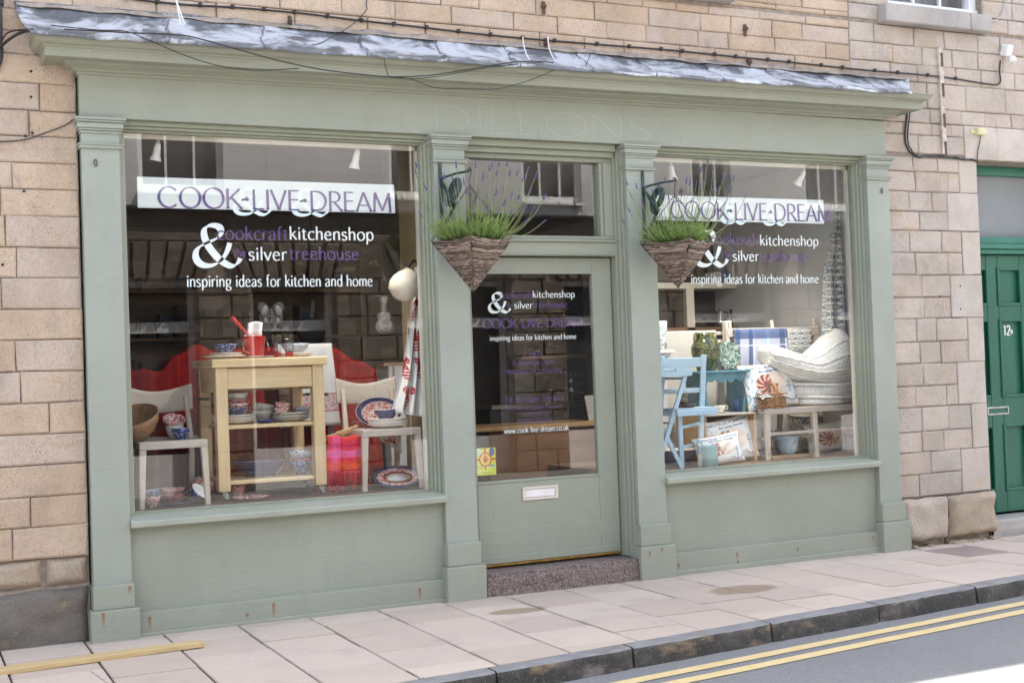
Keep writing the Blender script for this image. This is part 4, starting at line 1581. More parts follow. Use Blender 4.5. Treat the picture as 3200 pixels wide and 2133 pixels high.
# ------------------------------------------------------------------ green neighbouring door
gd = thing('green_door', 'glossy green panelled front door numbered 12B beneath a grey transom pane, at the right edge', 'door', ((GD0 + GD1) / 2, .25, 0))
Y0 = .29
mb = MB()
a, b = GD0 + .02, GD1 - .02
mb.box(a, a + .07, Y0 - .03, Y0 + .10, .12, 2.975)
mb.box(b - .07, b, Y0 - .03, Y0 + .10, .12, 2.975)
mb.box(a + .07, b - .07, Y0 - .01, Y0 + .10, 2.90, 2.974)
mb.box(a, b, Y0 - .055, Y0 + .10, 2.245, 2.285)
mb.box(a, b, Y0 - .075, Y0 + .10, 2.285, 2.325)
mb.box(a, b, Y0 - .045, Y0 + .10, 2.325, 2.385)
mb.build('door_frame', M['green_light'], gd, bevel=.008, seg=2)
mb = MB()
mb.box(a + .07, b - .07, Y0 + .05, Y0 + .06, 2.385, 2.90)
mb.build('transom_pane', M['blind_grey'], gd)
mb = MB()
d0, d1 = a + .072, b - .072
mb.box(d0, d1, Y0 + .034, Y0 + .075, .125, 2.243)
px0 = X(3085, 900, Y0)
cols = ((d0 + .06, 7.135), (7.265, 7.51), (7.64, d1 - .06))
rows = ((Zc(3160, 1527, Y0), Zc(3160, 1328, Y0)), (Zc(3160, 1235, Y0), Zc(3160, 1000, Y0)), (Zc(3160, 950, Y0), Zc(3160, 840, Y0)))
zs_ = [.125] + [z for r_ in rows for z in r_] + [2.243]
mb.box(d0, cols[0][0], Y0 + .01, Y0 + .035, .125, 2.243)
mb.box(cols[-1][1], d1, Y0 + .01, Y0 + .035, .125, 2.243)
for (c0, c1), (c2, c3) in zip(cols, cols[1:]): mb.box(c1, c2, Y0 + .01, Y0 + .035, .125, 2.243)
for c0, c1 in cols:
    for k in range(0, len(zs_), 2): mb.box(c0, c1, Y0 + .0102, Y0 + .035, zs_[k], zs_[k + 1])
    for z0, z1 in rows:
        for x0, x1, za, zb in ((c0 - .015, c0 + .012, z0 - .015, z1 + .015), (c1 - .012, c1 + .015, z0 - .015, z1 + .015), (c0 + .012, c1 - .012, z0 - .015, z0 + .012), (c0 + .012, c1 - .012, z1 - .012, z1 + .015)):
            mb.box(x0, x1, Y0 - .002, Y0 + .03, za, zb)
leaf = mb.build('door_leaf', M['green_door'], gd, bevel=.006, seg=2)
mb = MB()
n0, n1 = at(3135, 1050, Y0 + .006), at(3160, 1015, Y0 + .006)
YN = Y0 + .032
lettering(mb, '12', X(3136, 1030, YN), X(3157, 1030, YN), Zc(3140, 1047, YN), .080, YN, .014, .009, 10)
lettering(mb, 'B', X(3158, 1035, YN), X(3165, 1035, YN), Zc(3160, 1042, YN), .032, YN, .008, .005, 10)
mb.build('numerals', M['white_figure'], leaf)
mb = MB()
l0, l1 = at(3087, 1297, Y0), at(3152, 1268, Y0)
mb.box(l0.x, l1.x, Y0 - .002, Y0 + .012, l0.z, l0.z + .012)
mb.box(l0.x, l1.x, Y0 - .002, Y0 + .012, l1.z - .012, l1.z)
mb.box(l0.x, l0.x + .012, Y0 - .002, Y0 + .012, l0.z + .012, l1.z - .012)
mb.box(l1.x - .012, l1.x, Y0 - .002, Y0 + .012, l0.z + .012, l1.z - .012)
mb.box(l0.x + .012, l1.x - .012, Y0 + .006, Y0 + .012, l0.z + .012, l1.z - .012, 1)
mb.build('letter_plate', [M['galv'], M['green_door']], leaf)
mb = MB()
def stepg(u, v):
    x = GD0 + .004 + (GD1 - GD0 - .008) * u
    if v < .5: return (x, .055 + noise.noise(Vector((x * 9, v * 9, 3))) * .012, -.08 + .185 * v / .5)
    return (x, .06 + .30 * (v - .5) / .5, .105 + noise.noise(Vector((x * 4, v * 4, 3))) * .002)
mb.grid(stepg, 40, 16)
tag(mb.build('door_step', M['sill_stone'], loc=(7.4, .2, 0)), 'worn grey stone doorstep below the green door', 'step')

# ------------------------------------------------------------------ cables, pipe, boxes on the wall
def smooth(pts, n=6):
    P = [Vector(p) for p in pts]
    out = []
    for i in range(len(P) - 1):
        p0, p1, p2, p3 = P[max(i - 1, 0)], P[i], P[i + 1], P[min(i + 2, len(P) - 1)]
        for k in range(n):
            t = k / n
            out.append(.5 * ((2 * p1) + (p2 - p0) * t + (2 * p0 - 5 * p1 + 4 * p2 - p3) * t * t + (3 * p1 - p0 - 3 * p2 + p3) * t ** 3))
    out.append(P[-1])
    return out


YW = WALL_Y - .014
CAB = [(380, -6), (560, 14), (760, 26), (950, 43), (1100, 62), (1300, 84), (1500, 107), (1700, 126), (1900, 142), (2100, 158), (2300, 178), (2500, 198), (2700, 219), (2900, 236), (3000, 249), (3060, 259), (3108, 265), (3122, 262), (3127, 250), (3124, 225), (3126, 190)]
cabt = thing('wall_cable', 'long black cable clipped along the stone wall above the lead flashing', 'cable', tuple(at(1500, 107, YW)))
mb = MB()
cp = smooth([at(x, y, YW) for x, y in CAB], 6)
mb.tube(cp, .0062, 6)
mb.build('cable', M['black'], cabt)
x_ = 515
while x_ < 3060:
    best = min(cp, key=lambda p: abs(X(x_, 200, YW) - p.x))
    mb = MB()
    mb.box(best.x - .011, best.x + .011, YW - .010, YW + .014, best.z - .008, best.z + .017)
    mb.build('clip', M['black'], cabt, bevel=.003)
    x_ += 103 if x_ < 2000 else 84
wb = thing('security_light', 'small white sensor box fixed to the wall at the far end of the black cable', 'sensor', tuple(at(3130, 165, YW)))
mb = MB()
p = at(3132, 163, WALL_Y)
Mx = Matrix.Translation(p + Vector((0, -.05, 0))) @ Matrix.Rotation(rad(20), 4, 'X')
mb.box(-.034, .034, -.035, .045, -.048, .048, 0, .5, Mx)
mb.build('housing', M['white_plastic'], wb, bevel=.014, seg=3)
mb = MB()
Mx2 = Mx @ Matrix.Translation((.028, -.035, -.055)) @ Matrix.Rotation(rad(125), 4, 'X')
mb.lathe([(0, 0), (.03, .0), (.033, .02), (.028, .036), (.0, .038)], 16, Mx2)
mb.build('lens', M['white_plastic'], wb)
for nm, lab, pts, r_, m_ in (
    ('wall_cable', 'pair of black cables looping from the cornice right end to the green door', [(2836, 352), (2832, 380), (2828, 430), (2834, 458), (2848, 480), (2868, 490), (2900, 487), (2950, 490), (3000, 497), (3040, 500), (3056, 506)], .007, 'black'),
    ('thin_wire', 'thin grey wire rising beside the white upper window frame at the right corner', [(3030, 62), (3080, 66), (3110, 64), (3128, 48), (3138, 20), (3143, -10)], .004, 'galv'),
    ('thin_wire', 'thin dark wire across the left stone wall running to the first pilaster capital', [(-30, 443), (40, 441), (90, 434), (140, 416), (190, 398), (215, 385), (232, 370)], .0035, 'charcoal'),
    ('thin_wire', 'short dark wire hanging from a small yellow junction box', [(3063, 425), (3062, 445), (3056, 470), (3054, 505)], .004, 'charcoal'),
):
    Y_ = WALL_Y - .012
    P = [at(x, y, Y_) for x, y in pts]
    mb = MB()
    mb.tube(smooth(P), r_, 5)
    if 'pair' in lab:
        mb.tube([q + Vector((.022, -.004, .006 * math.sin(i))) for i, q in enumerate(smooth(P[:-1]))], r_ * .8, 5)
    tag(mb.build(nm, M[m_], loc=P[len(P) // 2]), lab, 'cable' if nm == 'wall_cable' else 'wire')
# cable bundle at the left end of the cornice with its downpipe
pp = thing('drain_pipe', 'black downpipe on the stone wall at the left edge', 'pipe', tuple(at(2, 100, .0)))
mb = MB()
top, bot = at(-1, -60, .03), at(1, 190, .03)
mb.tube([top + Vector((0, 0, .8)), top, bot, bot + Vector((-.02, .02, -.05)), bot + Vector((-.08, .05, -.12))], .013, 12)
mb.build('pipe', M['charcoal'], pp)
for p_, a_ in ((top, -.14), (bot, .02)):
    mb = MB()
    mb.tube([p_ + Vector((0, 0, a_)), p_ + Vector((0, 0, a_ + .06))], .018, 12)
    mb.build('collar', M['charcoal'], pp)
P0 = at(100, 95, -.25)
for j, (lab, pts) in enumerate((('thick black cable from the left downpipe up to the cornice corner', [(0, 148), (20, 130), (50, 110), (80, 98), (102, 94)]),
                                ('thin black cable bowing from the left downpipe to the cornice corner', [(4, 130), (20, 106), (48, 96), (75, 94), (100, 93)]))):
    mb = MB()
    P = [at(x, y, .0 - .26 * i / 4) for i, (x, y) in enumerate(pts)]
    mb.tube(smooth(P), (.009, .005)[j], 5)
    tag(mb.build('slack_cable', M['black'], loc=P[2]), lab, 'cable')
# slack black cables drooping across the lead and cornice
SLACK = [
    ('upper of two slack black cables drooping over the cornice left half', [(160, 80, -.26), (300, 94, -.27), (390, 98, -.275), (450, 120, -.28), (520, 150, -.285), (600, 182, -.29), (680, 205, -.29), (760, 217, -.29), (840, 219, -.28), (935, 214, -.262)], .0042),
    ('long black cable sagging from the lead flashing across to the middle of the cornice', [(200, 92, -.27), (400, 103, -.28), (560, 110, -.285), (640, 126, -.29), (760, 160, -.30), (880, 192, -.30), (1000, 217, -.30), (1120, 232, -.30), (1215, 240, -.30), (1330, 237, -.295), (1450, 220, -.29), (1560, 201, -.285), (1650, 192, -.275), (1730, 196, -.27)], .0055),
    ('lowest thin black cable looping under the cornice middle', [(1215, 240, -.30), (1280, 247, -.30), (1330, 265, -.30), (1365, 275, -.30), (1450, 278, -.30), (1540, 279, -.29), (1600, 268, -.28), (1680, 242, -.275), (1745, 212, -.27)], .0036),
    ('short black wire dropping from the lead to the sagging cables', [(1199, 180, -.275), (1204, 205, -.285), (1213, 238, -.30)], .004),
    ('straight black cable strung just below the lead flashing middle', [(1213, 241, -.30), (1300, 246, -.295), (1400, 234, -.29), (1500, 216, -.285), (1600, 202, -.28), (1700, 195, -.275)], .0036),
    ('short curled black wire standing on the lead right of the white ties', [(1830, 204, -.25), (1840, 185, -.20), (1846, 170, -.14), (1858, 162, -.10)], .004),
    ('thin black wire slanting down the stone to the lead at top left', [(1146, -5, .05), (1145, 20, .045), (1143, 35, .04), (1100, 78, 0.02), (1050, 110, -.02), (1000, 136, -.1), (975, 141, -.14)], .0042),
]
for lab, pts, r_ in SLACK:
    P = [at(*q) for q in pts]
    mb = MB()
    mb.tube(smooth(P), r_ * .72, 5)
    tag(mb.build('slack_cable', M['black'], loc=P[len(P) // 2]), lab, 'cable')
for lab, pts in (('pale cable tie end standing on the lead, left of a close pair at top left', [(550, -6, -.05), (556, 30, -.10), (566, 82, -.17)]),
                 ('pale cable tie end standing on the lead, right of a close pair at top left', [(548, -4, -.06), (562, 35, -.11), (577, 78, -.17)]),
                 ('white curved cable tie on the lead flashing, left of two near the middle', [(1634, 116, .03), (1636, 140, -.06), (1645, 170, -.16), (1656, 190, -.25)]),
                 ('white curved cable tie on the lead flashing, right of two near the middle', [(1712, 116, .03), (1715, 145, -.06), (1724, 172, -.16), (1737, 193, -.26)])):
    P = [at(*q) for q in pts]
    mb = MB()
    mb.tube(smooth(P), .0045, 5)
    tag(mb.build('cable_tie', M['white_plastic'], loc=P[1]), lab, 'cable tie')
# rusty vertical conduit, small yellow box, wall irons
rp = thing('rusty_conduit', 'rust streaked flat metal strip running up the wall right of the shopfront', 'conduit', tuple(at(2945, 480, .04)))
mb = MB()
p, q = at(2937, 150, .045), at(2946, 482, .045)
mb.box(p.x - .022, p.x + .022, .035, .062, q.z, p.z)
mb.build('strip', plain('peeling cream metal', (.50, .42, .36), .7, .3, 20, .4, 90), rp, bevel=.003)
mb = MB()
for z in (p.z - .06, p.z - .30, (p.z + q.z) / 2 - .12, q.z + .08):
    mb.lathe([(0, -.008), (.014, -.006), (.014, .002), (0, .002)], 8, Matrix.Translation((p.x + .004, .034, z)) @ Matrix.Rotation(rad(90), 4, 'X'))
    mb.box(p.x - .006, p.x + .018, .0335, .036, z - .09, z + .02, 0)
mb.build('rust_patch', M['rust_iron'], rp)
yb = thing('junction_box', 'small yellowed junction box on the lintel above the green door', 'box', tuple(at(3060, 412, .05)))
mb = MB()
p = at(3061, 412, .045)
mb.box(p.x - .042, p.x + .042, .015, .06, p.z - .028, p.z + .028)
mb.build('cover', M['cream_plastic'], yb, bevel=.004)
mb = MB()
mb.box(p.x - .085, p.x + .085, .045, .06, p.z - .016, p.z + .016)
mb.build('back_plate', M['cream_plastic'], yb, bevel=.004)
for lab, (px, py) in (('rusty iron stub in the stone wall above the lead near the middle', (1698, 22)), ('rusty iron stub in the stone wall near the top right window', (2328, 92)),
                      ('rusty iron stub standing just above the right part of the lead', (2340, 195)), ('rusty iron stub beside the white cable ties', (1705, 136)), ('rusty iron stub where the lead meets the wall at top left', (905, 68))):
    mb = MB()
    p = at(px, py, .05)
    mb.lathe([(0, 0), (.014, 0), (.016, .03), (.010, .045), (0, .046)], 8, Matrix.Translation(p + Vector((0, .012, 0))) @ Matrix.Rotation(rad(90), 4, 'X'))
    mb.box(p.x - .010, p.x + .012, .044, .056, p.z - .05, p.z + .035)
    tag(mb.build('iron_stub', M['rust_iron'], loc=p), lab, 'iron stub')
# softwood plank lying on the pavement
pk = MB()
a, b = at(0, 2095, 0), at(635, 1998, 0)
za = .0
def zpl(px, py):
    d = _ray(px, py)
    t = (0.002 - CAM.z) / d.z
    return CAM + d * t
p, q = zpl(-330, 2156), zpl(640, 2020)
d_ = (q - p); d_.z = 0; d_.normalize()
n_ = Vector((-d_.y, d_.x, 0))
Mx = Matrix(((d_.x, n_.x, 0, p.x), (d_.y, n_.y, 0, p.y), (0, 0, 1, .0015), (0, 0, 0, 1)))
L = (q - p).length
pk.box(0, L, 0, .10, 0, .026, 0, .5, Mx)
tag(pk.build('plank', M['plank'], loc=p, bevel=.002), 'long pale softwood plank lying on the pavement against the stone wall', 'plank')

# ------------------------------------------------------------------ hanging baskets
BASK = [((1350, 480), (1376, 680), (1466, 523), 2.251, 'left'), ((1990, 520), (1998, 672), (2078, 545), 3.670, 'right')]


def make_bracket(name, lab, xb, yb, zt, reach):
    """wrought bracket on the pilaster face; arm reaches out to the front"""
    t = thing(name, lab, 'bracket', (xb, 0, zt))
    m_ = MB()
    m_.box(xb - .011, xb + .011, -.012, .001, zt - .47, zt + .04)
    m_.build('back_bar', M['bracket_iron'], t, bevel=.003)
    m_ = MB()
    m_.tube(smooth([(xb, -.008, zt - .08), (xb + .02, -.06, zt - .07), (xb + .05, -reach * .6, zt - .064), (xb + .09, -reach, zt - .062), (xb + .092, -reach - .012, zt - .045)]), .008, 7)
    m_.build('arm', M['bracket_iron'], t)
    m_ = MB()
    pts = []
    for k in range(30):
        a_ = rad(-120 + 470 * k / 29)
        r_ = .075 - .045 * k / 29
        pts.append((xb + .055 + (.02 * math.sin(a_)), -.10 + r_ * math.cos(a_), zt - .17 + r_ * 1.25 * math.sin(a_)))
    m_.tube([(xb, -.01, zt - .09)] + pts, [.012 + .010 * math.sin(PI * i / 30) for i in range(31)], 7)
    m_.tube(smooth([(xb, -.01, zt - .40), (xb + .03, -.05, zt - .33), (xb + .05, -.09, zt - .26), (xb + .04, -.07, zt - .20)]), .011, 7)
    m_.build('scroll', M['bracket_iron'], t)
    return t


def make_basket(name, lab, hook, apex, half, depth_rot, rim):
    """four sided pyramid basket of horizontal twigs, hung by chains from a hook"""
    cz = rim
    t = thing(name, lab, 'hanging basket', (hook.x, hook.y, apex))
    r2 = random.Random(5)
    m_ = MB()
    H = rim - apex
    rows = 46
    for k in range(rows):
        f = (k + .5) / rows
        z = apex + H * f
        s = half * (f * .97 + .03)
        for c in range(4):
            a0 = depth_rot + PI / 2 * c
            p0 = Vector((hook.x + s * math.cos(a0), hook.y + s * math.sin(a0), z))
            p1 = Vector((hook.x + s * math.cos(a0 + PI / 2), hook.y + s * math.sin(a0 + PI / 2), z))
            n = max(3, int(3 + 9 * f))
            for q in range(2):
                pts = []
                for i in range(n + 1):
                    u = i / n
                    p_ = p0.lerp(p1, u)
                    out = Vector((math.cos(a0 + PI / 4), math.sin(a0 + PI / 4), 0))
                    bow = .05 * s * math.sin(PI * u)
                    sag = -.035 * H * f * math.sin(PI * u) - .0
                    p_ = p_ + out * (bow + r2.uniform(-.004, .008)) + Vector((0, 0, sag + r2.uniform(-.0035, .0035) + (q - .5) * .004))
                    pts.append(p_)
                m_.tube(pts, r2.uniform(.0026, .0050), 4, 0, tint=r2.random() ** 1.8)
    # corner spokes and rim binding
    for c in range(4):
        a0 = depth_rot + PI / 2 * c
        e1 = Vector((hook.x + half * math.cos(a0), hook.y + half * math.sin(a0), rim))
        m_.tube([Vector((hook.x, hook.y, apex - .012)), e1], .004, 5, 0, tint=.1)
    m_.build('woven_cone', M['twig'], t)
    m_ = MB()
    s = half * .93
    m_.add([(hook.x + s * math.cos(depth_rot + PI / 2 * c), hook.y + s * math.sin(depth_rot + PI / 2 * c), rim - .035) for c in range(4)], [(0, 1, 2, 3)], 0)
    s2 = half * .93
    m_.add([(hook.x, hook.y, apex + .02)] + [(hook.x + s2 * math.cos(depth_rot + PI / 2 * c), hook.y + s2 * math.sin(depth_rot + PI / 2 * c), rim - .036) for c in range(4)], [(0, c + 1, (c + 1) % 4 + 1) for c in range(4)], 0)
    m_.build('soil', M['soil'], t)
    top = hook - Vector((0, 0, .10))
    for c in range(4):
        a0 = depth_rot + PI / 2 * c
        e1 = Vector((hook.x + half * 1.02 * math.cos(a0), hook.y + half * 1.02 * math.sin(a0), rim + .004))
        m_ = MB()
        Ln = (e1 - top).length
        N = max(6, int(Ln / .020))
        ax = (e1 - top).normalized()
        s1 = ax.cross(Vector((0, 0, 1)))
        s1 = s1.normalized() if s1.length > .01 else Vector((1, 0, 0))
        s3 = ax.cross(s1)
        for k in range(N):
            cpt = top.lerp(e1, (k + .5) / N)
            sd_ = s1 if k % 2 else s3
            m_.tube([cpt + ax * (.013 * math.cos(g_)) + sd_ * (.0055 * math.sin(g_)) for g_ in [2 * PI * i / 8 for i in range(8)]], .0017, 4, closed=True)
        m_.build('chain', M['rust_iron'], t)
    m_ = MB()
    m_.tube(smooth([hook + Vector((-.012, 0, .0)), hook + Vector((-.006, 0, .012)), hook + Vector((.006, 0, .012)), hook + Vector((.015, 0, -.002)), hook + Vector((.010, 0, -.03)), hook + Vector((0, 0, -.06)), top]), .0035, 6)
    m_.build('hook', M['rust_iron'], t)
    return t


def make_lavender(name, lab, c, rx, flow, seed, bias):
    t = thing(name, lab, 'lavender', tuple(c))
    r2 = random.Random(seed)
    fol, stk, heads = MB(), MB(), []

    def blade(p, d, L, w, ti, droop=.15, mb=fol):
        q = [p, p + d * (L * .5) + Vector((0, 0, -droop * L * .1)), p + d * L + Vector((0, 0, -droop * L * .45))]
        sdv = d.cross(Vector((r2.uniform(-1, 1), r2.uniform(-1, 1), .2)))
        sdv = sdv.normalized() * w if sdv.length > .01 else Vector((w, 0, 0))
        mb.add([q[0] - sdv * .5, q[0] + sdv * .5, q[1] + sdv * .6, q[1] - sdv * .6, q[2]], [(0, 1, 2, 3), (3, 2, 4)], 0, False, ti)
    for k in range(330):
        a_ = r2.uniform(0, 2 * PI)
        r_ = rx * math.sqrt(r2.random()) * .98
        base = c + Vector((r_ * math.cos(a_), r_ * math.sin(a_) * .9, r2.uniform(-.01, .012)))
        lean = (r_ / rx) * .75
        d = Vector((math.cos(a_) * lean + r2.gauss(bias * .3, .22), math.sin(a_) * lean + r2.gauss(0, .22), 1)).normalized()
        L = r2.uniform(.05, .20) * r2.uniform(.6, 1) * (1.15 - .3 * r_ / rx)
        tip = base + d * L
        stk.tube([base, base + d * L * .5, tip], .0014, 3, tint=r2.random())
        for j in range(r2.randint(7, 11)):
            u = r2.uniform(.15, 1.0)
            p = base + d * (L * u)
            dd = (d * r2.uniform(.5, 1.2) + Vector((r2.gauss(0, .5), r2.gauss(0, .5), r2.uniform(-.1, .4)))).normalized()
            blade(p, dd, r2.uniform(.022, .048), r2.uniform(.0022, .0038), min(1, max(0, r2.gauss(.35 + .4 * u, .22))))
    for k in range(70):
        a_ = r2.uniform(0, 2 * PI)
        r_ = rx * math.sqrt(r2.random()) * .8
        base = c + Vector((r_ * math.cos(a_), r_ * math.sin(a_), 0))
        d = Vector((r2.gauss(bias + .35 * math.cos(a_), .3), r2.gauss(.3 * math.sin(a_), .25), 1)).normalized()
        L = r2.uniform(.14, .30)
        tip = base + d * L + Vector((0, 0, .01))
        stk.tube(smooth([base, base + d * L * .55 + Vector((r2.gauss(0, .008), 0, -.006)), tip], 4), [.0020 - .0010 * i / 8 for i in range(9)], 3, tint=r2.random())
        for j in range(5): blade(base + d * (L * r2.uniform(.25, .7)), (d + Vector((r2.gauss(0, .6), r2.gauss(0, .6), .1))).normalized(), r2.uniform(.02, .04), .0026, r2.random())
    for (dx, dz, dy) in flow:
        base = c + Vector((max(-rx, min(rx, dx * .42)) + r2.uniform(-.02, .02), dy * .4 + r2.uniform(-.03, .03), 0))
        tip = c + Vector((dx, dy, dz))
        mid = base.lerp(tip, .5) + Vector((dx * .07, 0, -.02 if dz > .1 else .02))
        mid = mid + Vector((r2.uniform(-.02, .02), r2.uniform(-.02, .02), r2.uniform(-.01, .02)))
        pts = smooth([base, mid, tip], 5)
        stk.tube(pts, [.0032 - .0016 * i / (len(pts) - 1) for i in range(len(pts))], 4, tint=r2.random())
        ax = (pts[-1] - pts[-3]).normalized()
        Ls = r2.uniform(.030, .052)
        n = 6
        blm = MB()
        heads.append(blm)
        for i in range(n):
            p = tip + ax * (Ls * (i / n - .15))
            rr = .0064 * (1 - .55 * i / n) * r2.uniform(.8, 1.2)
            blm.lathe([(0, -.0045), (rr, -.001), (rr * .8, .004), (0, .007)], 6, Matrix.Translation(p) @ ax.to_track_quat('Z', 'Y').to_matrix().to_4x4() @ Matrix.Rotation(r2.random(), 4, 'Z'))
            for f in range(len(blm.ti) - 18, len(blm.ti)): blm.ti[f] = r2.random()
        if r2.random() < .35:
            p = tip - ax * .03
            blm.lathe([(0, -.004), (.005, 0), (.0035, .005), (0, .007)], 6, Matrix.Translation(p))
    fol.build('foliage', M['leaf'], t)
    stk.build('stems', M['stalk'], t)
    for blm in heads: blm.build('flower_spike', M['bloom'], t)
    return t


# positions: hook hangs in front of the pilaster's right edge
def flows(pxs, Yb, c):
    out = []
    for (px, py, dy) in pxs:
        p = at(px, py, c.y + dy)
        out.append((p.x - c.x, p.z - c.z, dy))
    return out


HY = -.26
for i, (hk, apx, rimL, rimR, rimF) in enumerate((((1467, 530), (1473, 905), (1362, 752), (1588, 748), (1470, 725)), ((2086, 560), (2117, 893), (1998, 760), (2188, 732), (2128, 735)))):
    hook = at(*hk, HY)
    if i == 1: hook = Vector((at(2112, 700, HY).x, HY, hook.z))
    else: hook = Vector((at(1472, 700, HY).x, HY, hook.z))
    ap = Zc(apx[0], apx[1], HY)
    rim = Zc(rimL[0], rimL[1], HY) + .004
    # half diagonal from the picture width of the rim
    wl = (at(rimR[0], 745, HY) - at(rimL[0], 745, HY)).x
    half = wl * .5 * 1.0
    rot = rad(-114) if i == 0 else rad(-102)
    side = ('left', 'right')[i]
    lab = ('woven twig hanging basket on the pilaster left of the shop door', 'woven twig hanging basket on the pilaster right of the shop door')[i]
    make_basket('hanging_basket', lab, hook, ap, half * (1.0, 1.06)[i], rot, rim)['group'] = 'hanging baskets either side of the shop door'
    br = make_bracket('wall_bracket', ('dark green scrolled iron bracket on the pilaster left of the shop door', 'dark green scrolled iron bracket on the pilaster right of the shop door')[i],
                      hook.x - .09, 0, hook.z + .055, -HY)
    br['group'] = 'iron brackets holding the hanging baskets'
    c = Vector((hook.x, hook.y, rim - .005))
    if i == 0:
        fl = [(1426, 520, -.05), (1486, 520, .0), (1530, 530, .05), (1537, 520, -.02), (1560, 515, 0), (1552, 545, .04), (1584, 515, 0), (1592, 545, -.06), (1615, 545, .02), (1648, 535, 0), (1640, 555, .05), (1672, 555, -.03), (1632, 565, 0), (1600, 610, .05),
              (1700, 620, 0), (1697, 695, -.04), (1665, 655, .05), (1640, 655, 0), (1643, 690, -.08), (1372, 570, 0), (1390, 555, -.04), (1302, 520, .0), (1332, 590, .05), (1300, 540, -.06), (1338, 650, 0), (1415, 560, -.05), (1450, 572, .03), (1425, 600, .06), (1318, 675, -.03), (1415, 690, -.1), (1395, 640, .05), (1575, 590, .06),
              (1510, 560, -.09), (1595, 665, -.1), (1525, 655, -.1), (1575, 640, .02), (1548, 610, -.05), (1460, 600, -.06), (1620, 620, .02), (1655, 600, -.06)]
    else:
        fl = [(2212, 505, 0), (2228, 530, .04), (2190, 535, -.03), (2260, 555, 0), (2292, 560, .05), (2205, 560, -.05), (2245, 590, .04), (2110, 580, 0), (2145, 570, .05), (2155, 575, -.06), (2175, 580, 0), (2080, 570, -.04), (2060, 590, .02), (2015, 590, -.05), (1990, 585, 0), (2330, 615, 0), (2225, 600, -.05),
              (2185, 600, .06), (2270, 700, -.02), (2255, 675, .05), (2284, 776, -.06), (1972, 610, .03), (1960, 575, -.05), (2040, 600, -.06), (2130, 610, .04), (1968, 660, -.05), (1950, 695, 0), (2235, 640, -.05), (2090, 620, .06), (2010, 640, -.09), (2160, 630, -.06), (2280, 600, .03)]
    lv = make_lavender('lavender', ('flowering lavender growing in the hanging basket left of the door', 'flowering lavender growing in the hanging basket right of the door')[i], c, half * .80, flows(fl, HY, c), 4 + i, .12)
    lv['group'] = 'lavender plants in the hanging baskets'

# ------------------------------------------------------------------ building across the street (mirrored in the glass)
ob = thing('opposite_building', 'stone and grey render building across the street, seen mirrored in the shop glass', 'building', (6, -9.2, 0))
OY = -9.0


def ostone(mb, x0, x1, z0, z1, dep=.038, m=0, cham=.014):
    """rusticated block facing +y"""
    x0, x1, z0, z1 = x0 + .008, x1 - .008, z0 + .008, z1 - .008
    c = cham
    vs = [(x, OY - .1, z) for x, z in ((x0, z0), (x1, z0), (x1, z1), (x0, z1))] + [(x, OY + dep * .4, z) for x, z in ((x0, z0), (x1, z0), (x1, z1), (x0, z1))]
    vs += [(x, OY + dep, z) for x, z in ((x0 + c, z0 + c), (x1 - c, z0 + c), (x1 - c, z1 - c), (x0 + c, z1 - c))]
    fs = [(11, 10, 9, 8)] + [(k + 4, (k + 1) % 4 + 4, (k + 1) % 4, k) for k in range(4)] + [(k + 8, (k + 1) % 4 + 8, (k + 1) % 4 + 4, k + 4) for k in range(4)]
    mb.add(vs, fs, m, False, rnd.random())


mb = MB()
OPN = [(-3.9, -2.7), (-1.6, -.4), (.90, 2.55), (3.25, 4.42), (5.45, 7.1), (8.0, 9.2), (10.2, 11.8), (13.0, 14.4), (15.6, 17.0)]
edges = [-6.0] + [v for o_ in OPN for v in o_] + [19.0]
for i in range(0, len(edges), 2):
    a, b = edges[i], edges[i + 1]
    mb.box(a, b, OY - .35, OY + .01, -.1, 2.75, 1)
    z = -.05
    k = 0
    while z < 2.74:
        z1 = min(z + (.30, .24, .34, .27)[k % 4], 2.75)
        k += 1
        x = a
        while x < b - .01:
            e_ = min(b, x + rnd.choice((.34, .52, .62, .44)))
            if b - e_ < .15: e_ = b
            ostone(mb, x, e_, z, z1)
            x = e_
        z = z1
mb.box(-6, 19, OY - .35, OY + .005, 2.75, 3.70, 1)
mb.box(-6, 19, OY - .50, OY - .30, 3.70, 6.8, 1)
mb.box(-6, 19, OY - .35, OY + .04, 3.27, 3.37, 0)
for (a, b) in OPN:
    cx = (a + b) / 2
    n = max(6, int((b - a + .9) / .24))
    for k in range(n):
        u0, u1 = -1 + 2 * k / n, -1 + 2 * (k + 1) / n
        hw = (b - a) / 2 + .12
        j = .014
        pts = [(cx + u0 * hw + j, 2.755), (cx + u1 * hw - j, 2.755), (cx + u1 * (hw + .20) - j, 3.25), (cx + u0 * (hw + .20) + j, 3.25)]
        d_ = rnd.uniform(.05, .075)
        vs = [(x, OY - .05, z) for x, z in pts] + [(x, OY + d_ * .4, z) for x, z in pts] + [(x + (cx2 := (.015 if q in (0, 3) else -.015)), OY + d_, z + (.02 if q < 2 else -.02)) for q, (x, z) in enumerate(pts)]
        mb.add(vs, [(11, 10, 9, 8)] + [(q + 4, (q + 1) % 4 + 4, (q + 1) % 4, q) for q in range(4)] + [(q + 8, (q + 1) % 4 + 8, (q + 1) % 4 + 4, q + 4) for q in range(4)], 0, False, rnd.random())
x = -6
while x < 19:
    e_ = x + rnd.uniform(.35, .6)
    if not any(a - .36 < (x + e_) / 2 < b + .36 for a, b in OPN): ostone(mb, x, e_, 2.76, 3.26, .05)
    ostone(mb, x, e_, 3.38, 3.63, .03, 0, .01)
    x = e_
mb.box(-6, 19, OY - .02, OY + .10, 3.635, 3.66, 2)
mb.box(-6, 19, OY - .02, OY + .14, 3.66, 3.70, 2)
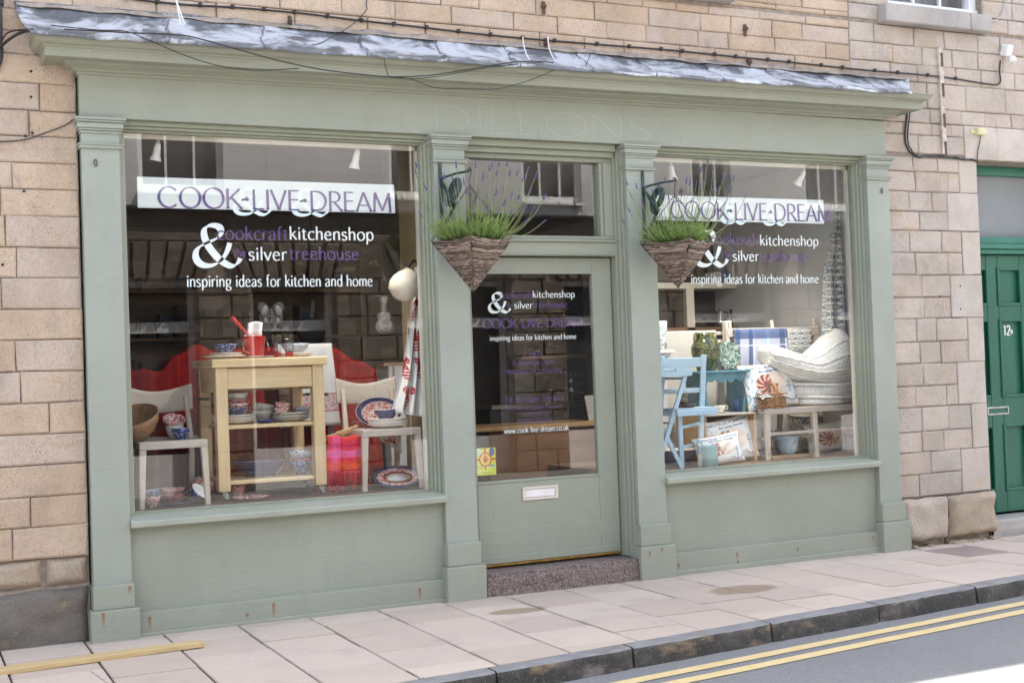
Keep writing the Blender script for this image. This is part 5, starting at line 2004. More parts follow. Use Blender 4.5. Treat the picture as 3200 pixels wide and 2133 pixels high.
# rendered upper storey with window openings
OW = [(-3.6, -2.5), (-.9, .2), (1.85, 2.95), (5.25, 6.35), (7.35, 8.35), (10.25, 11.0), (12.45, 13.5), (15.4, 16.5)]
ed = [-6.0] + [v for o_ in OW for v in o_] + [19.0]
for i in range(0, len(ed), 2): mb.box(ed[i], ed[i + 1], OY - .2, OY + .02, 3.86, 5.6, 3)
mb.box(-6, 19, OY - .2, OY + .02, 3.70, 3.86, 3)
mb.box(-6, 19, OY - .2, OY + .02, 5.6, 6.8, 3)
mb.box(-6, 19, OY - .6, OY + .22, 6.8, 7.0, 1)
mb.box(-6, 19, OY - 6, OY - .3, -.1, 6.9, 1)
mb.build('wall', [M['stone_opp'], M['mortar'], M['charcoal'], M['render']], ob)
mb = MB()
mb.add([(-6.2, OY + .3, 6.98), (19.2, OY + .3, 6.98), (19.2, OY - 3.2, 9.2), (-6.2, OY - 3.2, 9.2), (19.2, OY - 6.4, 6.98), (-6.2, OY - 6.4, 6.98)], [(0, 1, 2, 3), (3, 2, 4, 5), (0, 3, 5), (1, 4, 2)])
mb.build('roof', plain('slate', (.09, .09, .10), .7, .2, 4, .3, 40), ob)
for a, b in OW:
    m_ = MB()
    m_.box(a, b, OY - .10, OY + .07, 3.862, 3.90)
    y0, y1 = OY - .11, OY - .05
    m_.box(a, a + .07, y0, y1, 3.90, 5.6); m_.box(b - .07, b, y0, y1, 3.90, 5.6)
    m_.box(a + .07, b - .07, y0, y1, 3.90, 4.0); m_.box(a + .07, b - .07, y0, y1, 5.52, 5.6)
    m_.box(a + .07, b - .07, y0, y1, 4.72, 4.77)
    for k in (1, 2): m_.box(a + (b - a) * k / 3 - .015, a + (b - a) * k / 3 + .015, y0 + .01, y1 - .01, 4.0, 5.52)
    o = m_.build('window', M['white_paint'], ob)
    g = MB()
    g.box(a + .05, b - .05, y0 - .01, y0 - .002, 3.92, 5.58)
    g.build('glass_pane', M['charcoal'], o, local=True)
for a, b in OPN:
    m_ = MB()
    y0, y1 = OY - .25, OY - .17
    m_.box(a, a + .08, y0, y1, -.1, 2.75); m_.box(b - .08, b, y0, y1, -.1, 2.75)
    m_.box(a + .08, b - .08, y0, y1, 2.67, 2.75); m_.box(a + .08, b - .08, y0, y1, 2.08, 2.22); m_.box(a + .08, b - .08, y0, y1, -.1, .5)
    o = m_.build('shop_window', M['render'], ob)
    g = MB()
    g.box(a + .06, b - .06, y0 - .02, y0 - .005, .45, 2.7)
    g.build('glass_pane', M['charcoal'], o, local=True)

# ------------------------------------------------------------------ inside of the shop
FZ = .68
SX0, SX1 = -.32, 5.93
mb = MB()
mb.box(SX0 - .1, SX0, .30, 6.9, -.05, 3.18, 0)
mb.box(SX1, SX1 + .1, .17, 6.9, -.05, 3.18, 1)
mb.box(SX0, SX1, 6.2, 6.3, -.05, 3.18, 0)
mb.box(SX0 - .1, .23, .167, .30, FZ, 3.10, 0)
mb.box(2.20, 2.262, .235, .80, FZ, 3.06, 1)
mb.box(2.196, 2.20, .45, .80, FZ, 3.06, 2)
mb.box(3.60, 3.80, .235, .34, -.05, 3.06, 0)
mb.build('room_wall', [plain('inside wall paint', (.30, .27, .23), .8, .1, 3, .1, 40), M['white_board'], M['tan_wood']], bld)
mb = MB()
mb.box(SX0 - .1, SX1 + .1, .145, 6.9, 3.06, 3.17)
mb.build('room_ceiling', plain('ceiling paint', (.42, .41, .39), .8, .05, 3, .1, 40), bld)
mb = MB()
mb.box(SX0 - .1, SX1 + .1, .17, 6.9, -.12, -.05)
mb.box(2.27, 3.60, .215, 6.9, -.05, .12)
mb.build('room_floor', M['dark_floor'], bld)
mb = MB()
mb.box(SX0, 2.24, .167, 1.45, -.05, FZ)
mb.build('display_platform', M['dark_cloth'], bld)
mb = MB()
mb.box(3.66, SX1, .167, 1.55, -.05, FZ)
mb.build('display_platform', M['shelf_wood'], bld)
# vertical boards on the right side lining
mb = MB()
for y in (.35, .52, .69): mb.box(SX1 - .006, SX1, y, y + .006, FZ, 3.06)
mb.build('board_groove', M['cream_paint'], bld)


def spot(px, py0, py1, y, lit, lab, tilt, pw_=8):
    p = at(px, py0, y)
    L = abs(p.z - Zc(px, py1, y))
    t = thing('spotlight', lab, 'spotlight', (p.x, p.y, p.z), 0, 'white spotlights under the shop ceiling')
    Mx = Matrix.Translation(p) @ Matrix.Rotation(tilt[0], 4, 'X') @ Matrix.Rotation(tilt[1], 4, 'Y') @ Matrix.Rotation(PI, 4, 'X')
    m_ = MB()
    m_.lathe([(0, 0), (.016, .002), (.020, .02), (.024, L * .55), (.024, L * .68), (.036, L * .98), (.037, L), (.030, L * .985), (.028, L * .97)], 18, Mx)
    m_.build('lamp_body', M['white_plastic'], t)
    m_ = MB()
    m_.lathe([(0, L * .965), (.029, L * .97)], 18, Mx)
    m_.build('lamp_face', M['lamp_on'] if lit else M['steel'], t)
    m_ = MB()
    m_.tube([p + Vector((0, 0, -.02)), p + Vector((.0, 0, .05)), Vector((p.x, p.y, 3.058))], .008, 6)
    m_.box(p.x - .025, p.x + .025, p.y - .02, p.y + .02, 3.035, 3.06)
    m_.build('mount', M['white_plastic'], t)
    if lit:
        ld = bpy.data.lights.new('spot', 'SPOT')
        ld.energy = pw_
        ld.spot_blend = 1.0
        ld.spot_size = rad(100)
        ld.color = (1, .94, .86)
        ld.shadow_soft_size = .05
        lo = bpy.data.objects.new('spot_lamp', ld)
        COL.objects.link(lo)
        d = (Mx.to_3x3() @ Vector((0, 0, 1)))
        lo.location = p + d * (L + .01)
        lo.rotation_euler = d.to_track_quat('-Z', 'Y').to_euler()


spot(494, 445, 502, .24, False, 'unlit white spotlight at the top left of the left display window', (rad(12), rad(8)))
spot(1118, 463, 527, .24, True, 'glowing white spotlight at the top right of the left display window', (rad(14), rad(8)), 18)
spot(2096, 517, 562, .24, True, 'glowing white spotlight behind the right hanging basket lavender', (rad(14), rad(-16)), 23)
spot(2514, 536, 582, .24, True, 'glowing white spotlight at the top right of the right display window', (rad(38), rad(10)), 28)

# ------------------------------------------------------------------ goods: helpers
def bowl(name, lab, cat, x, y, z, r, h, mo, mi=None, group=None, M0=None, ribs=False):
    m_ = MB()
    pr = [(0, 0), (.42 * r, 0), (.46 * r, .07 * h), (.70 * r, .33 * h), (.90 * r, .68 * h), (r, h), (.965 * r, h), (.86 * r, .70 * h), (.64 * r, .37 * h), (.3 * r, .14 * h), (0, .12 * h)]
    m_.lathe(pr, 28, M0, 0, ms=[0] * 5 + [1] * 5)
    o = m_.build(name, [M[mo], M[mi or mo]])
    o.location = (x, y, z)
    return tag(o, lab, cat, group)


def plate(name, lab, x, y, z, r, h, mo, mi=None, group=None, M0=None, sx=1.0, sy=1.0, cat='plate'):
    m_ = MB()
    pr = [(0, 0), (.55 * r, 0), (.60 * r, .2 * h), (.97 * r, .92 * h), (r, h + .002), (.985 * r, h + .004), (.93 * r, h), (.60 * r, .4 * h), (.3 * r, .3 * h), (0, .3 * h)]
    m_.lathe(pr, 32, M0, 0, sx, sy, ms=[0] * 4 + [1] + [0] * 4)
    o = m_.build(name, [M[mo], M[mi or mo]])
    o.location = (x, y, z)
    return tag(o, lab, cat, group)


def plate_stack(x, y, z, rs, h, mo, mis, desc, group):
    n = len(rs)
    for k, r in enumerate(rs):
        if n == 1: lab = 'single ' + desc
        else: lab = f"{'top' if k == n - 1 else ORD[k]}{'' if k in (0, n - 1) else ' from bottom'} {desc}"
        plate('plate', lab, x, y, z + k * .012, r, h, mo, mis[k % len(mis)], group)
    return z + (n - 1) * .012 + h * .35


# ------------------------------------------------------------------ left window: kitchen trolley
tr = thing('kitchen_trolley', 'pale beech kitchen trolley with drawer and two open shelves on castors', 'trolley', (1.155, .7, FZ))
TX0, TX1, TY0, TY1, TZ = .785, 1.527, .40, 1.02, 1.566
m_ = MB(); m_.box(TX0, TX1, TY0, TY1, 1.512, TZ); m_.build('tabletop', M['beech_h'], tr, bevel=.008, seg=3)
LX0, LX1 = .812, 1.432
for (x, y) in ((LX0, .43), (LX1, .43), (LX0, .915), (LX1, .915)):
    m_ = MB(); m_.box(x, x + .074, y, y + .074, .742, 1.512); m_.build('leg', M['beech_v'], tr, bevel=.005, seg=2)
m_ = MB()
m_.box(LX0 + .074, LX1, .442, .46, 1.376, 1.505); m_.build('drawer', M['beech_h'], tr, bevel=.003)
m_ = MB()
m_.box(LX0 + .008, LX0 + .03, .504, .915, 1.36, 1.511); m_.box(LX1 + .044, LX1 + .066, .504, .915, 1.36, 1.511); m_.box(LX0 + .074, LX1, .96, .98, 1.36, 1.511)
m_.build('apron', M['beech_h'], tr)
for z in (1.152, .806):
    m_ = MB(); m_.box(LX0 + .05, LX1 + .03, .452, .97, z - .024, z); m_.build('shelf', M['beech_h'], tr, bevel=.003)
m_ = MB()
m_.tube([(LX0 - .04, .45, 1.32), (LX0 - .04, .96, 1.32)], .010, 8); m_.tube([(LX1 + .115, .5, 1.32), (LX1 + .115, .98, 1.32)], .010, 8)
for y in (.50, .95):
    m_.tube([(LX0 - .04, y, 1.32), (LX0 + .004, y, 1.32)], .008, 6); m_.tube([(LX1 + .115, y, 1.32), (LX1 + .07, y, 1.32)], .008, 6)
m_.build('towel_rail', M['charcoal'], tr)
for (x, y) in ((LX0 + .045, .465), (LX1 + .045, .465), (LX0 + .045, .95), (LX1 + .045, .95)):
    m_ = MB()
    m_.prism([(x - .022, .742), (x - .005, .70), (x + .022, .690), (x + .014, .742)], y - .018, y - .014)
    m_.prism([(x - .022, .742), (x - .005, .70), (x + .022, .690), (x + .014, .742)], y + .014, y + .018)
    m_.lathe([(0, -.011), (.022, -.010), (.024, 0), (.022, .010), (0, .011)], 14, Matrix.Translation((x + .010, y, FZ + .0245)) @ Matrix.Rotation(rad(90), 4, 'X'), 1)
    m_.build('castor', [M['galv'], M['black']], tr)

GT = 'crockery displayed on the kitchen trolley'
x = X(698, 1110, .62)
zt = plate_stack(x, .60, TZ, [.135], .020, 'cream_glaze', ['cream_glaze'], 'large cream plate on the left of the trolley top', GT)
zt = plate_stack(x + .01, .60, TZ + .010, [.105, .103], .016, 'cream_glaze', ['red_pot', 'red_pot'], 'small pink rimmed plate under the navy bowl on the trolley top', GT)
bowl('bowl', 'navy bowl with pale swirls standing on plates at the left of the trolley top', 'bowl', x + .008, .60, zt + .004, .076, .066, 'blue_pot', 'blue_pot', GT)
# red bucket with whisk
xb = X(797, 1100, .64)
tag(plate('serving_board', 'round cream board under the red bucket', xb + .02, .66, TZ, .115, .012, 'cream_glaze'), None, 'board')
bk = thing('bucket', 'small red enamel bucket with chipped pale print on the trolley top', 'bucket', (xb, .66, TZ + .006))
m_ = MB()
m_.lathe([(0, 0), (.056, 0), (.076, .135), (.079, .138), (.0745, .137), (.055, .006), (0, .006)], 28)
m_.build('pail', M['red_enamel'], bk, local=True)
m_ = MB()
m_.tube([(-.078, 0, .125), (-.082, -.03, .085), (-.080, -.058, .045), (-.05, -.082, .03)], .0022, 5)
m_.tube([(.078, 0, .125), (.084, -.03, .085), (.082, -.058, .045)], .0022, 5)
m_.build('handle', M['galv'], bk, local=True)
# brush handle, cloth and crumpled wrapping held in the bucket
P0_, P1_ = at(724, 990, .62), at(766, 1036, .65)
m_ = MB()
ax = (P1_ - P0_)
m_.tube([P0_, P0_ + ax * .25, P0_ + ax * .7, P1_, P1_ + ax * 1.0], [.012, .0135, .011, .009, .006], 10)
tag(m_.build('whisk', M['red_plastic'], loc=P0_), 'red plastic handled utensil leaning out of the red bucket', 'utensil')
m_ = MB()
zc = TZ + .10
c0 = at(790, 1030, .68)
def clothf(u, v):
    return (c0.x - .045 + .085 * u + .02 * v, c0.y + .02 * math.sin(u * 5), zc + (.13 + .012 * math.sin(u * 3)) * v)
m_.grid(clothf, 10, 8)
tag(m_.build('folded_napkin', M['paper_white'], loc=c0, solid=.012), 'white folded napkin standing in the red bucket', 'napkin')
m_ = MB()
def crump(u, v):
    a_ = 2 * PI * u
    r_ = .055 * math.sin(PI * (v * .96 + .02))
    n_ = noise.noise(Vector((math.cos(a_) * 2, math.sin(a_) * 2, v * 4))) * .02
    return (xb - .01 + (r_ + n_) * math.cos(a_), .645 + (r_ + n_) * math.sin(a_), TZ + .118 + .045 * v + n_)
m_.grid(crump, 26, 12)
tag(m_.build('tissue_paper', M['red_pot'], loc=(xb, .64, TZ + .12)), 'crumpled red and white tissue filling the red bucket', 'wrapping')
for k, (px, lab) in enumerate(((866, 'tall tumbler with pink base, left one of two on the trolley top'), (904, 'tall tumbler with pink base, right one of two on the trolley top'))):
    tg = thing('tumbler', lab, 'glass', (X(px, 1108, .50), .50, TZ), 0, 'pair of pink based tumblers')
    m_ = MB(); m_.lathe([(.026, .036), (.030, .148), (.0285, .148), (.0245, .036)], 24); m_.build('clear_wall', M['drink_glass'], tg, local=True)
    m_ = MB(); m_.lathe([(0, .001), (.0255, .001), (.026, .036), (.0235, .037), (.0225, .012), (0, .012)], 24); m_.build('pink_base', M['pink_glass'], tg, local=True)
x = X(925, 1105, .72)
zt = plate_stack(x, .74, TZ, [.115, .112], .016, 'cream_glaze', ['red_pot', 'white_glaze'], 'flat plate under the flecked bowl on the trolley top', GT)
bowl('bowl', 'white bowl with blue flecks on plates at the right of the trolley top', 'bowl', X(922, 1085, .74), .74, zt + .003, .094, .074, 'speck_pot', 'speck_pot', GT)
# middle shelf
S1 = 1.152
x = X(729, 1310, .62)
zt = plate_stack(x, .62, S1, [.138] * 4, .022, 'cream_glaze', ['red_pot', 'white_glaze'], 'cream plate of the stack at the left of the trolley middle shelf', GT)
z = zt + .002
for k, (mm, h, lab) in enumerate((('blue_pot', .05, 'navy swirl bowl at the bottom of the bowl pile on the middle shelf'), ('red_pot', .045, 'red flowered bowl in the bowl pile on the middle shelf'),
                                  ('mix_pot', .042, 'navy and red bowl in the bowl pile on the middle shelf'), ('lattice_pot', .05, 'pale grey bowl on top of the bowl pile on the middle shelf'))):
    bowl('bowl', lab, 'bowl', x + .022 + rnd.uniform(-.003, .003), .62, z, .078, h + .014, mm, 'lattice_pot', GT)
    z += .030
x = X(818, 1290, .72)
for k in range(2):
    bowl('bowl', ('lower grey lattice bowl of two at the middle of the trolley middle shelf', 'upper grey lattice bowl tilted in another one on the trolley middle shelf')[k], 'bowl', x - .002 * k, .72, S1 + .004 + .042 * k, .080, .076, 'grey_glaze', 'grey_glaze', GT,
         Matrix.Rotation(rad(9), 4, 'Y') if k else None)
plate('dish', 'small navy dish lying at the front of the trolley middle shelf', X(830, 1304, .53), .535, S1, .062, .020, 'navy_glaze', 'blue_glaze', GT, cat='dish')
x = X(910, 1300, .66)
zt = plate_stack(x, .66, S1, [.126] * 4, .020, 'cream_glaze', ['navy_glaze', 'white_glaze'], 'plate of the stack at the right of the trolley middle shelf', GT)
for k in range(2):
    bowl('bowl', ('lower small red flowered bowl of two on the right hand plate stack', 'upper small red flowered bowl, tilted, on the right hand plate stack')[k], 'bowl', X(881, 1280, .60), .60, zt + .002 + .03 * k, .053, .05, 'red_pot', 'red_pot', GT,
         Matrix.Rotation(rad(10), 4, 'Y') if k else None)
bowl('bowl', 'white blue flecked bowl on the right hand plate stack of the middle shelf', 'bowl', X(941, 1280, .69), .69, zt + .002, .068, .046, 'speck_pot', 'speck_pot', GT)
# lower shelf
S2 = .806
plate('casserole', 'wide dark blue casserole with red flowered rim on the bottom shelf of the trolley', X(813, 1470, .72), .72, S2, .175, .10, 'navy_glaze', 'red_pot', GT, None, 1.0, .7, 'casserole')
x = X(941, 1465, .60)
bowl('bowl', 'navy bowl with red flowered rim under the pile on the lower trolley shelf', 'bowl', x, .60, S2, .072, .092, 'blue_pot', 'red_pot', GT)
bowl('bowl', 'red flowered bowl in the middle of the pile on the lower trolley shelf', 'bowl', x, .60, S2 + .046, .074, .062, 'mix_pot', 'red_pot', GT)
bowl('bowl', 'white flecked bowl tipped on top of the pile on the lower trolley shelf', 'bowl', x - .004, .60, S2 + .088, .078, .056, 'speck_pot', 'speck_pot', GT, Matrix.Rotation(rad(-14), 4, 'X') @ Matrix.Rotation(rad(8), 4, 'Y'))
bowl('bowl', 'small grey bowl behind the bowl pile on the lower trolley shelf', 'bowl', x - .12, .78, S2, .06, .075, 'lattice_pot', 'red_pot', GT)


# ------------------------------------------------------------------ chairs
def make_chair(name, lab, loc, w=.40, d=.42, seat_h=.40, back_h=.345, kind='slab'):
    t = thing(name, lab, 'chair', loc)
    hw = w / 2
    m_ = MB()
    m_.box(-hw + .02, hw - .02, -d / 2 + .03, d / 2 - .01, seat_h - .016, seat_h)
    m_.build('seat', plain('blue grey seat pad', (.20, .27, .42), .7, .1, 8, .2, 60) if False else M['pale_h'], t, local=True, bevel=.004)
    m_ = MB()
    m_.box(-hw, hw, -d / 2, -d / 2 + .028, seat_h - .045, seat_h + .001)
    m_.box(-hw, -hw + .024, -d / 2 + .028, d / 2, seat_h - .042, seat_h + .0005)
    m_.box(hw - .024, hw, -d / 2 + .028, d / 2, seat_h - .042, seat_h + .0005)
    m_.box(-hw + .024, hw - .024, d / 2 - .024, d / 2, seat_h - .042, seat_h - .001)
    m_.build('seat_rail', M['pale_h'], t, local=True, bevel=.004)
    for s in (-1, 1):
        m_ = MB()
        m_.bar((s * (hw - .020), -d / 2 + .022, seat_h - .044), (s * (hw - .006), -d / 2 + .012, 0), .042, .040, w2=.030, d2=.030, up=(0, 1, 0))
        m_.build('leg', M['pale_v'], t, local=True, bevel=.004)
    for s in (-1, 1):
        m_ = MB()
        m_.bar((s * (hw - .018), d / 2 - .018, seat_h - .02), (s * (hw - .010), d / 2 + .05, 0), .036, .034, w2=.028, d2=.028, up=(0, 1, 0))
        m_.bar((s * (hw - .018), d / 2 - .018, seat_h - .021), (s * (hw - .030 if kind == 'slab' else hw - .016), d / 2 + .06, seat_h + back_h - (.08 if kind == 'slab' else -.03)), .034, .030, w2=.026, d2=.024, up=(0, 1, 0))
        m_.build('leg', M['pale_v'], t, local=True, bevel=.004)
    m_ = MB()
    if kind == 'slab':
        def f(u, v, o=0):
            x = (-hw - .015) + (w + .03) * u
            k = (2 * u - 1)
            top = seat_h + back_h - .045 + .055 * k * k - .012 * abs(k) ** 6
            bot = seat_h + back_h - .185 + .02 * k * k * (1 if k > 0 else .6)
            y = d / 2 + .055 - .05 * (1 - k * k) * -1 + .02 * v
            return (x, y + o, bot + (top - bot) * v)
        m_.grid(lambda u, v: f(u, v), 20, 6)
        m_.build('backrest', M['pale_h'], t, local=True, solid=.018, bevel=.004)
    else:
        for z in (seat_h + .30, seat_h + .56):
            m_.box(-hw + .01, hw - .01, d / 2 + .03, d / 2 + .048, z, z + .07)
        m_.build('back_rail', M['pale_h'], t, local=True, bevel=.004)
    m_ = MB()
    for z in (.13, .2):
        m_.bar((-hw + .012, -d / 2 + .02 if z == .2 else d / 2 + .03, z), (hw - .012, -d / 2 + .02 if z == .2 else d / 2 + .03, z), .020, .026)
    m_.bar((-hw + .012, -d / 2 + .02, .16), (-hw + .012, d / 2 + .03, .16), .020, .026)
    m_.bar((hw - .012, -d / 2 + .02, .16), (hw - .012, d / 2 + .03, .16), .020, .026)
    if kind != 'slab': m_.build('stretcher', M['pale_h'], t, local=True, bevel=.003)
    return t


GC = 'limed wooden chairs in the shop windows'
CHZ = .398
c1 = make_chair('wooden_chair', 'limed wooden chair holding a wooden salad bowl, at the left edge of the left window', (.528, .545, FZ), .405, .42, CHZ)
c1['group'] = GC
c2 = dup(c1, (1.945, .60, FZ), 'limed wooden chair holding an oval platter, right of the trolley')
c1s = FZ + CHZ
# on the left chair
m_ = MB()
m_.lathe([(0, 0), (.07, 0), (.115, .04), (.15, .10), (.162, .155), (.156, .155), (.14, .10), (.10, .05), (0, .02)], 32, Matrix.Rotation(rad(-16), 4, 'Y') @ Matrix.Rotation(rad(20), 4, 'X'))
o = m_.build('salad_bowl', M['salad_wood'])
o.location = (.36, .60, c1s + .022)
tag(o, 'large brown wooden salad bowl tilted on the left chair seat', 'bowl')
GL_ = 'crockery on the left chair'
bowl('bowl', 'pale grey bowl standing behind the navy bowl on the left chair', 'bowl', X(548, 1372, .60), .62, c1s + .001, .058, .085, 'grey_glaze', 'grey_glaze', GL_)
bowl('bowl', 'red flowered bowl tipped over the others on the left chair', 'bowl', X(545, 1340, .64), .66, c1s + .075, .072, .058, 'red_pot', 'red_pot', GL_, Matrix.Rotation(rad(28), 4, 'X'))
bowl('bowl', 'small navy swirl bowl at the front of the left chair seat', 'bowl', X(565, 1368, .49), .49, c1s + .001, .056, .070, 'blue_pot', 'speck_pot', GL_)
# on the right chair
c2s = FZ + CHZ
GR = 'crockery on the right chair'
plate('platter', 'oval navy and red platter propped upright on the right chair', X(1185, 1290, .74), .765, c2s + .10, .165, .018, 'navy_glaze', 'white_glaze', GR, Matrix.Rotation(rad(72), 4, 'X'), 1.0, .62, 'platter')
plate('platter', 'smaller red flowered oval platter leaning inside the navy one on the right chair', X(1188, 1290, .73), .748, c2s + .092, .132, .014, 'red_pot', 'white_glaze', GR, Matrix.Rotation(rad(72), 4, 'X'), 1.0, .62, 'platter')
x = X(1214, 1325, .56)
zt = plate_stack(x, .56, c2s + .001, [.142, .135, .133, .131], .026, 'white_glaze', ['red_pot', 'white_glaze'], 'red rimmed plate in the stack on the right chair', GR)
bowl('bowl', 'navy bowl with white upper band on the plate stack of the right chair', 'bowl', X(1207, 1303, .56), .56, zt + .002, .082, .075, 'navy_glaze', 'lattice_pot', GR)

# ------------------------------------------------------------------ floor of the left window
GF = 'crockery on the floor of the left window'
for args in (
    ('bowl', 'red and blue bowl beside the left chair leg, lower one of the stacked pair', X(478, 1575, .42), .44, FZ, .052, .07, 'red_pot', 'speck_pot', None),
    ('bowl', 'navy bowl resting in the red and blue one beside the left chair leg', X(480, 1555, .42), .44, FZ + .048, .056, .06, 'blue_pot', 'speck_pot', Matrix.Rotation(rad(-8), 4, 'Y')),
    ('bowl', 'wide navy bowl, lower of two under the left chair', X(537, 1575, .55), .55, FZ + .006, .100, .066, 'mix_pot', 'navy_glaze', None),
    ('bowl', 'red flowered bowl nested in the wide navy bowl under the left chair', X(537, 1560, .55), .55, FZ + .05, .084, .052, 'red_pot', 'red_pot', None),
    ('bowl', 'red flowered bowl lying tipped on the floor left of the trolley', X(626, 1570, .62), .62, FZ + .055, .075, .07, 'red_pot', 'lattice_pot', Matrix.Rotation(rad(-55), 4, 'X') @ Matrix.Rotation(rad(20), 4, 'Y')),
    ('bowl', 'bright blue bowl lying on its side on the floor left of the trolley', X(608, 1575, .43), .43, FZ + .045, .060, .06, 'blue_pot', 'white_glaze', Matrix.Rotation(rad(38), 4, 'Y') @ Matrix.Rotation(rad(30), 4, 'X')),
    ('bowl', 'small red flowered bowl on the floor beneath the trolley', X(742, 1560, .60), .60, FZ, .056, .085, 'red_pot', 'red_pot', None),
):
    nm, lab, x, y, z, r, h, mo, mi, M0 = args
    bowl(nm, lab, 'bowl', x, y, z, r, h, mo, mi, GF, M0)
plate('plate', 'navy plate on the floor under the left chair bowls', X(530, 1585, .55), .55, FZ, .16, .016, 'navy_glaze', 'blue_glaze', GF)
plate('plate', 'red flowered plate on the floor in front of the trolley', X(785, 1565, .42), .44, FZ, .115, .022, 'red_pot', 'red_pot', GF)
plate('platter', 'long dark blue oval platter on the floor beneath the trolley', X(910, 1545, .75), .75, FZ, .22, .03, 'navy_glaze', 'blue_glaze', GF, None, 1.0, .5, 'platter')
m_ = MB()
Mp = Matrix.Rotation(rad(48), 4, 'X')
m_.lathe([(0, .006), (.075, .006), (.076, .010), (0, .010)], 32, Mp, 3, 1.0, .40)
for k, (r0, r1) in enumerate(((.075, .092), (.092, .105), (.105, .150), (.150, .178))):
    m_.lathe([(r0, .008 + .002 * k), (r1, .010 + .004 * k), (r1, .004 + .004 * k), (r0, .002)], 36, Mp, (2, 4, 1, 0)[k], 1.0, .40 + .035 * k)
o = m_.build('platter', [M['navy_glaze'], M['red_pot'], plain('ochre band', (.45, .24, .06), .3, .1, 20, .05, 60), M['white_glaze'], plain('plum band', (.22, .05, .09), .3, .1, 20, .05, 60)])
o.location = (X(1243, 1510, .46), .46, FZ + .068)
tag(o, 'patterned oval platter with white centre propped on the floor under the right chair', 'platter', GF)
bowl('lidded_dish', 'clear grey domed dish behind the patterned oval platter', 'dish', X(1205, 1490, .72), .72, FZ, .10, .11, 'galv', 'charcoal', GF)
# low dark shelf with two plates behind the left chair
sh = thing('low_shelf', 'low dark shelf with white plates behind the left chair', 'shelf', (.5, 1.05, FZ))
m_ = MB(); m_.box(SX0 + .02, .82, .93, 1.25, 1.03, 1.05); m_.build('shelf_board', M['charcoal'], sh)
m_ = MB(); m_.box(SX0 + .02, SX0 + .05, .93, 1.25, FZ, 1.03); m_.box(.79, .82, .93, 1.25, FZ, 1.03); m_.build('side_panel', M['charcoal'], sh)
for k, px in enumerate((478, 590)):
    plate('plate', ('white plate on the low dark shelf, partly behind the left chair leg', 'white plate on the low dark shelf, between the chair and the trolley')[k], X(px, 1450, 1.05), 1.06, 1.051, .115, .022, 'white_glaze', 'white_glaze', 'plates on the low shelf')

# ------------------------------------------------------------------ cloths
def hang(name, lab, cat, x0, x1, y, z0, z1, mat, folds=3, amp=.02, x0b=None, x1b=None, nu=40, nv=24, th=.004, back=0.0, ztop=None, phase=0.0, group=None, fringe=None, uvs=(1, 1)):
    """cloth draped over a rail at (y, z1): front fall plus a short turn over the top"""
    m_ = MB()
    x0b = x0 if x0b is None else x0b
    x1b = x1 if x1b is None else x1b

    def f(u, v):
        vv = max(0.0, (v - .10) / .90)
        xl, xr = x0 + (x0b - x0) * vv, x1 + (x1b - x1) * vv
        x = xl + (xr - xl) * u
        k = amp * (vv ** .7) * math.sin(u * folds * 2 * PI + phase + .6 * math.sin(v * 4)) + amp * .4 * noise.noise(Vector((u * 5, v * 4, phase)))
        zt = z1 + (ztop(u) if ztop else 0)
        if v < .10:
            a_ = (1 - v / .10) * PI * .9
            return (x, y + (.012 - .012 * math.cos(a_)) + (back * (1 - v / .10)), zt - .012 + .012 * math.sin(a_ if a_ < PI / 2 else PI - a_))
        return (x, y + k, zt - .012 + (z0 - zt + .012) * vv)
    m_.grid(f, nu, nv, uvf=lambda u, v: (u * uvs[0], (1 - v) * uvs[1]))
    if fringe:
        o = m_.build('throw', mat, None)
        return o
    o = m_.build(name, mat, loc=((x0 + x1) / 2, y, z1), solid=th)
    return tag(o, lab, cat, group)


# red throw over a low sofa back behind everything
m_ = MB()
YR = 1.30
def redf(u, v):
    px = 405 + (1180 - 405) * u
    top = 1150 + (1085 - 1150) * max(0, min(1, (px - 520) / 90)) ** .8 + (px > 880) * 0 + max(0, (px - 1010)) * .35
    zt = Zc(px, top, YR) - .018 * math.sin(u * 21) - .012 * math.sin(u * 57 + 1)
    x = X(px, 1200, YR)
    if v < .2:
        t = v / .2
        return (x, YR + .34 * (1 - t), zt - .02 * (1 - t))
    t = (v - .2) / .8
    return (x, YR - .10 * t + (.045 * math.sin(u * 39 + 2 * t) + .02 * math.sin(u * 83) + .04 * noise.noise(Vector((u * 14, t * 3, 1)))) * t ** .6, zt + (FZ + .03 - zt) * t)
m_.grid(redf, 90, 30)
tag(m_.build('red_throw', M['red_plaid'], loc=(.9, YR, FZ), solid=.006), 'large red checked wool throw draped behind the trolley and chairs', 'blanket')
bx = thing('low_sofa', 'low dark sofa under the red throw at the back of the left window', 'sofa', (1.1, 1.5, FZ - .68))
m_ = MB(); m_.box(-.25, 2.15, 1.46, 1.75, -.05, 1.28); m_.build('back', M['dark_paint'], bx, bevel=.03, seg=3)
m_ = MB(); m_.box(-.25, 2.15, 1.76, 2.3, -.05, .5); m_.build('seat', M['dark_paint'], bx, bevel=.03, seg=3)
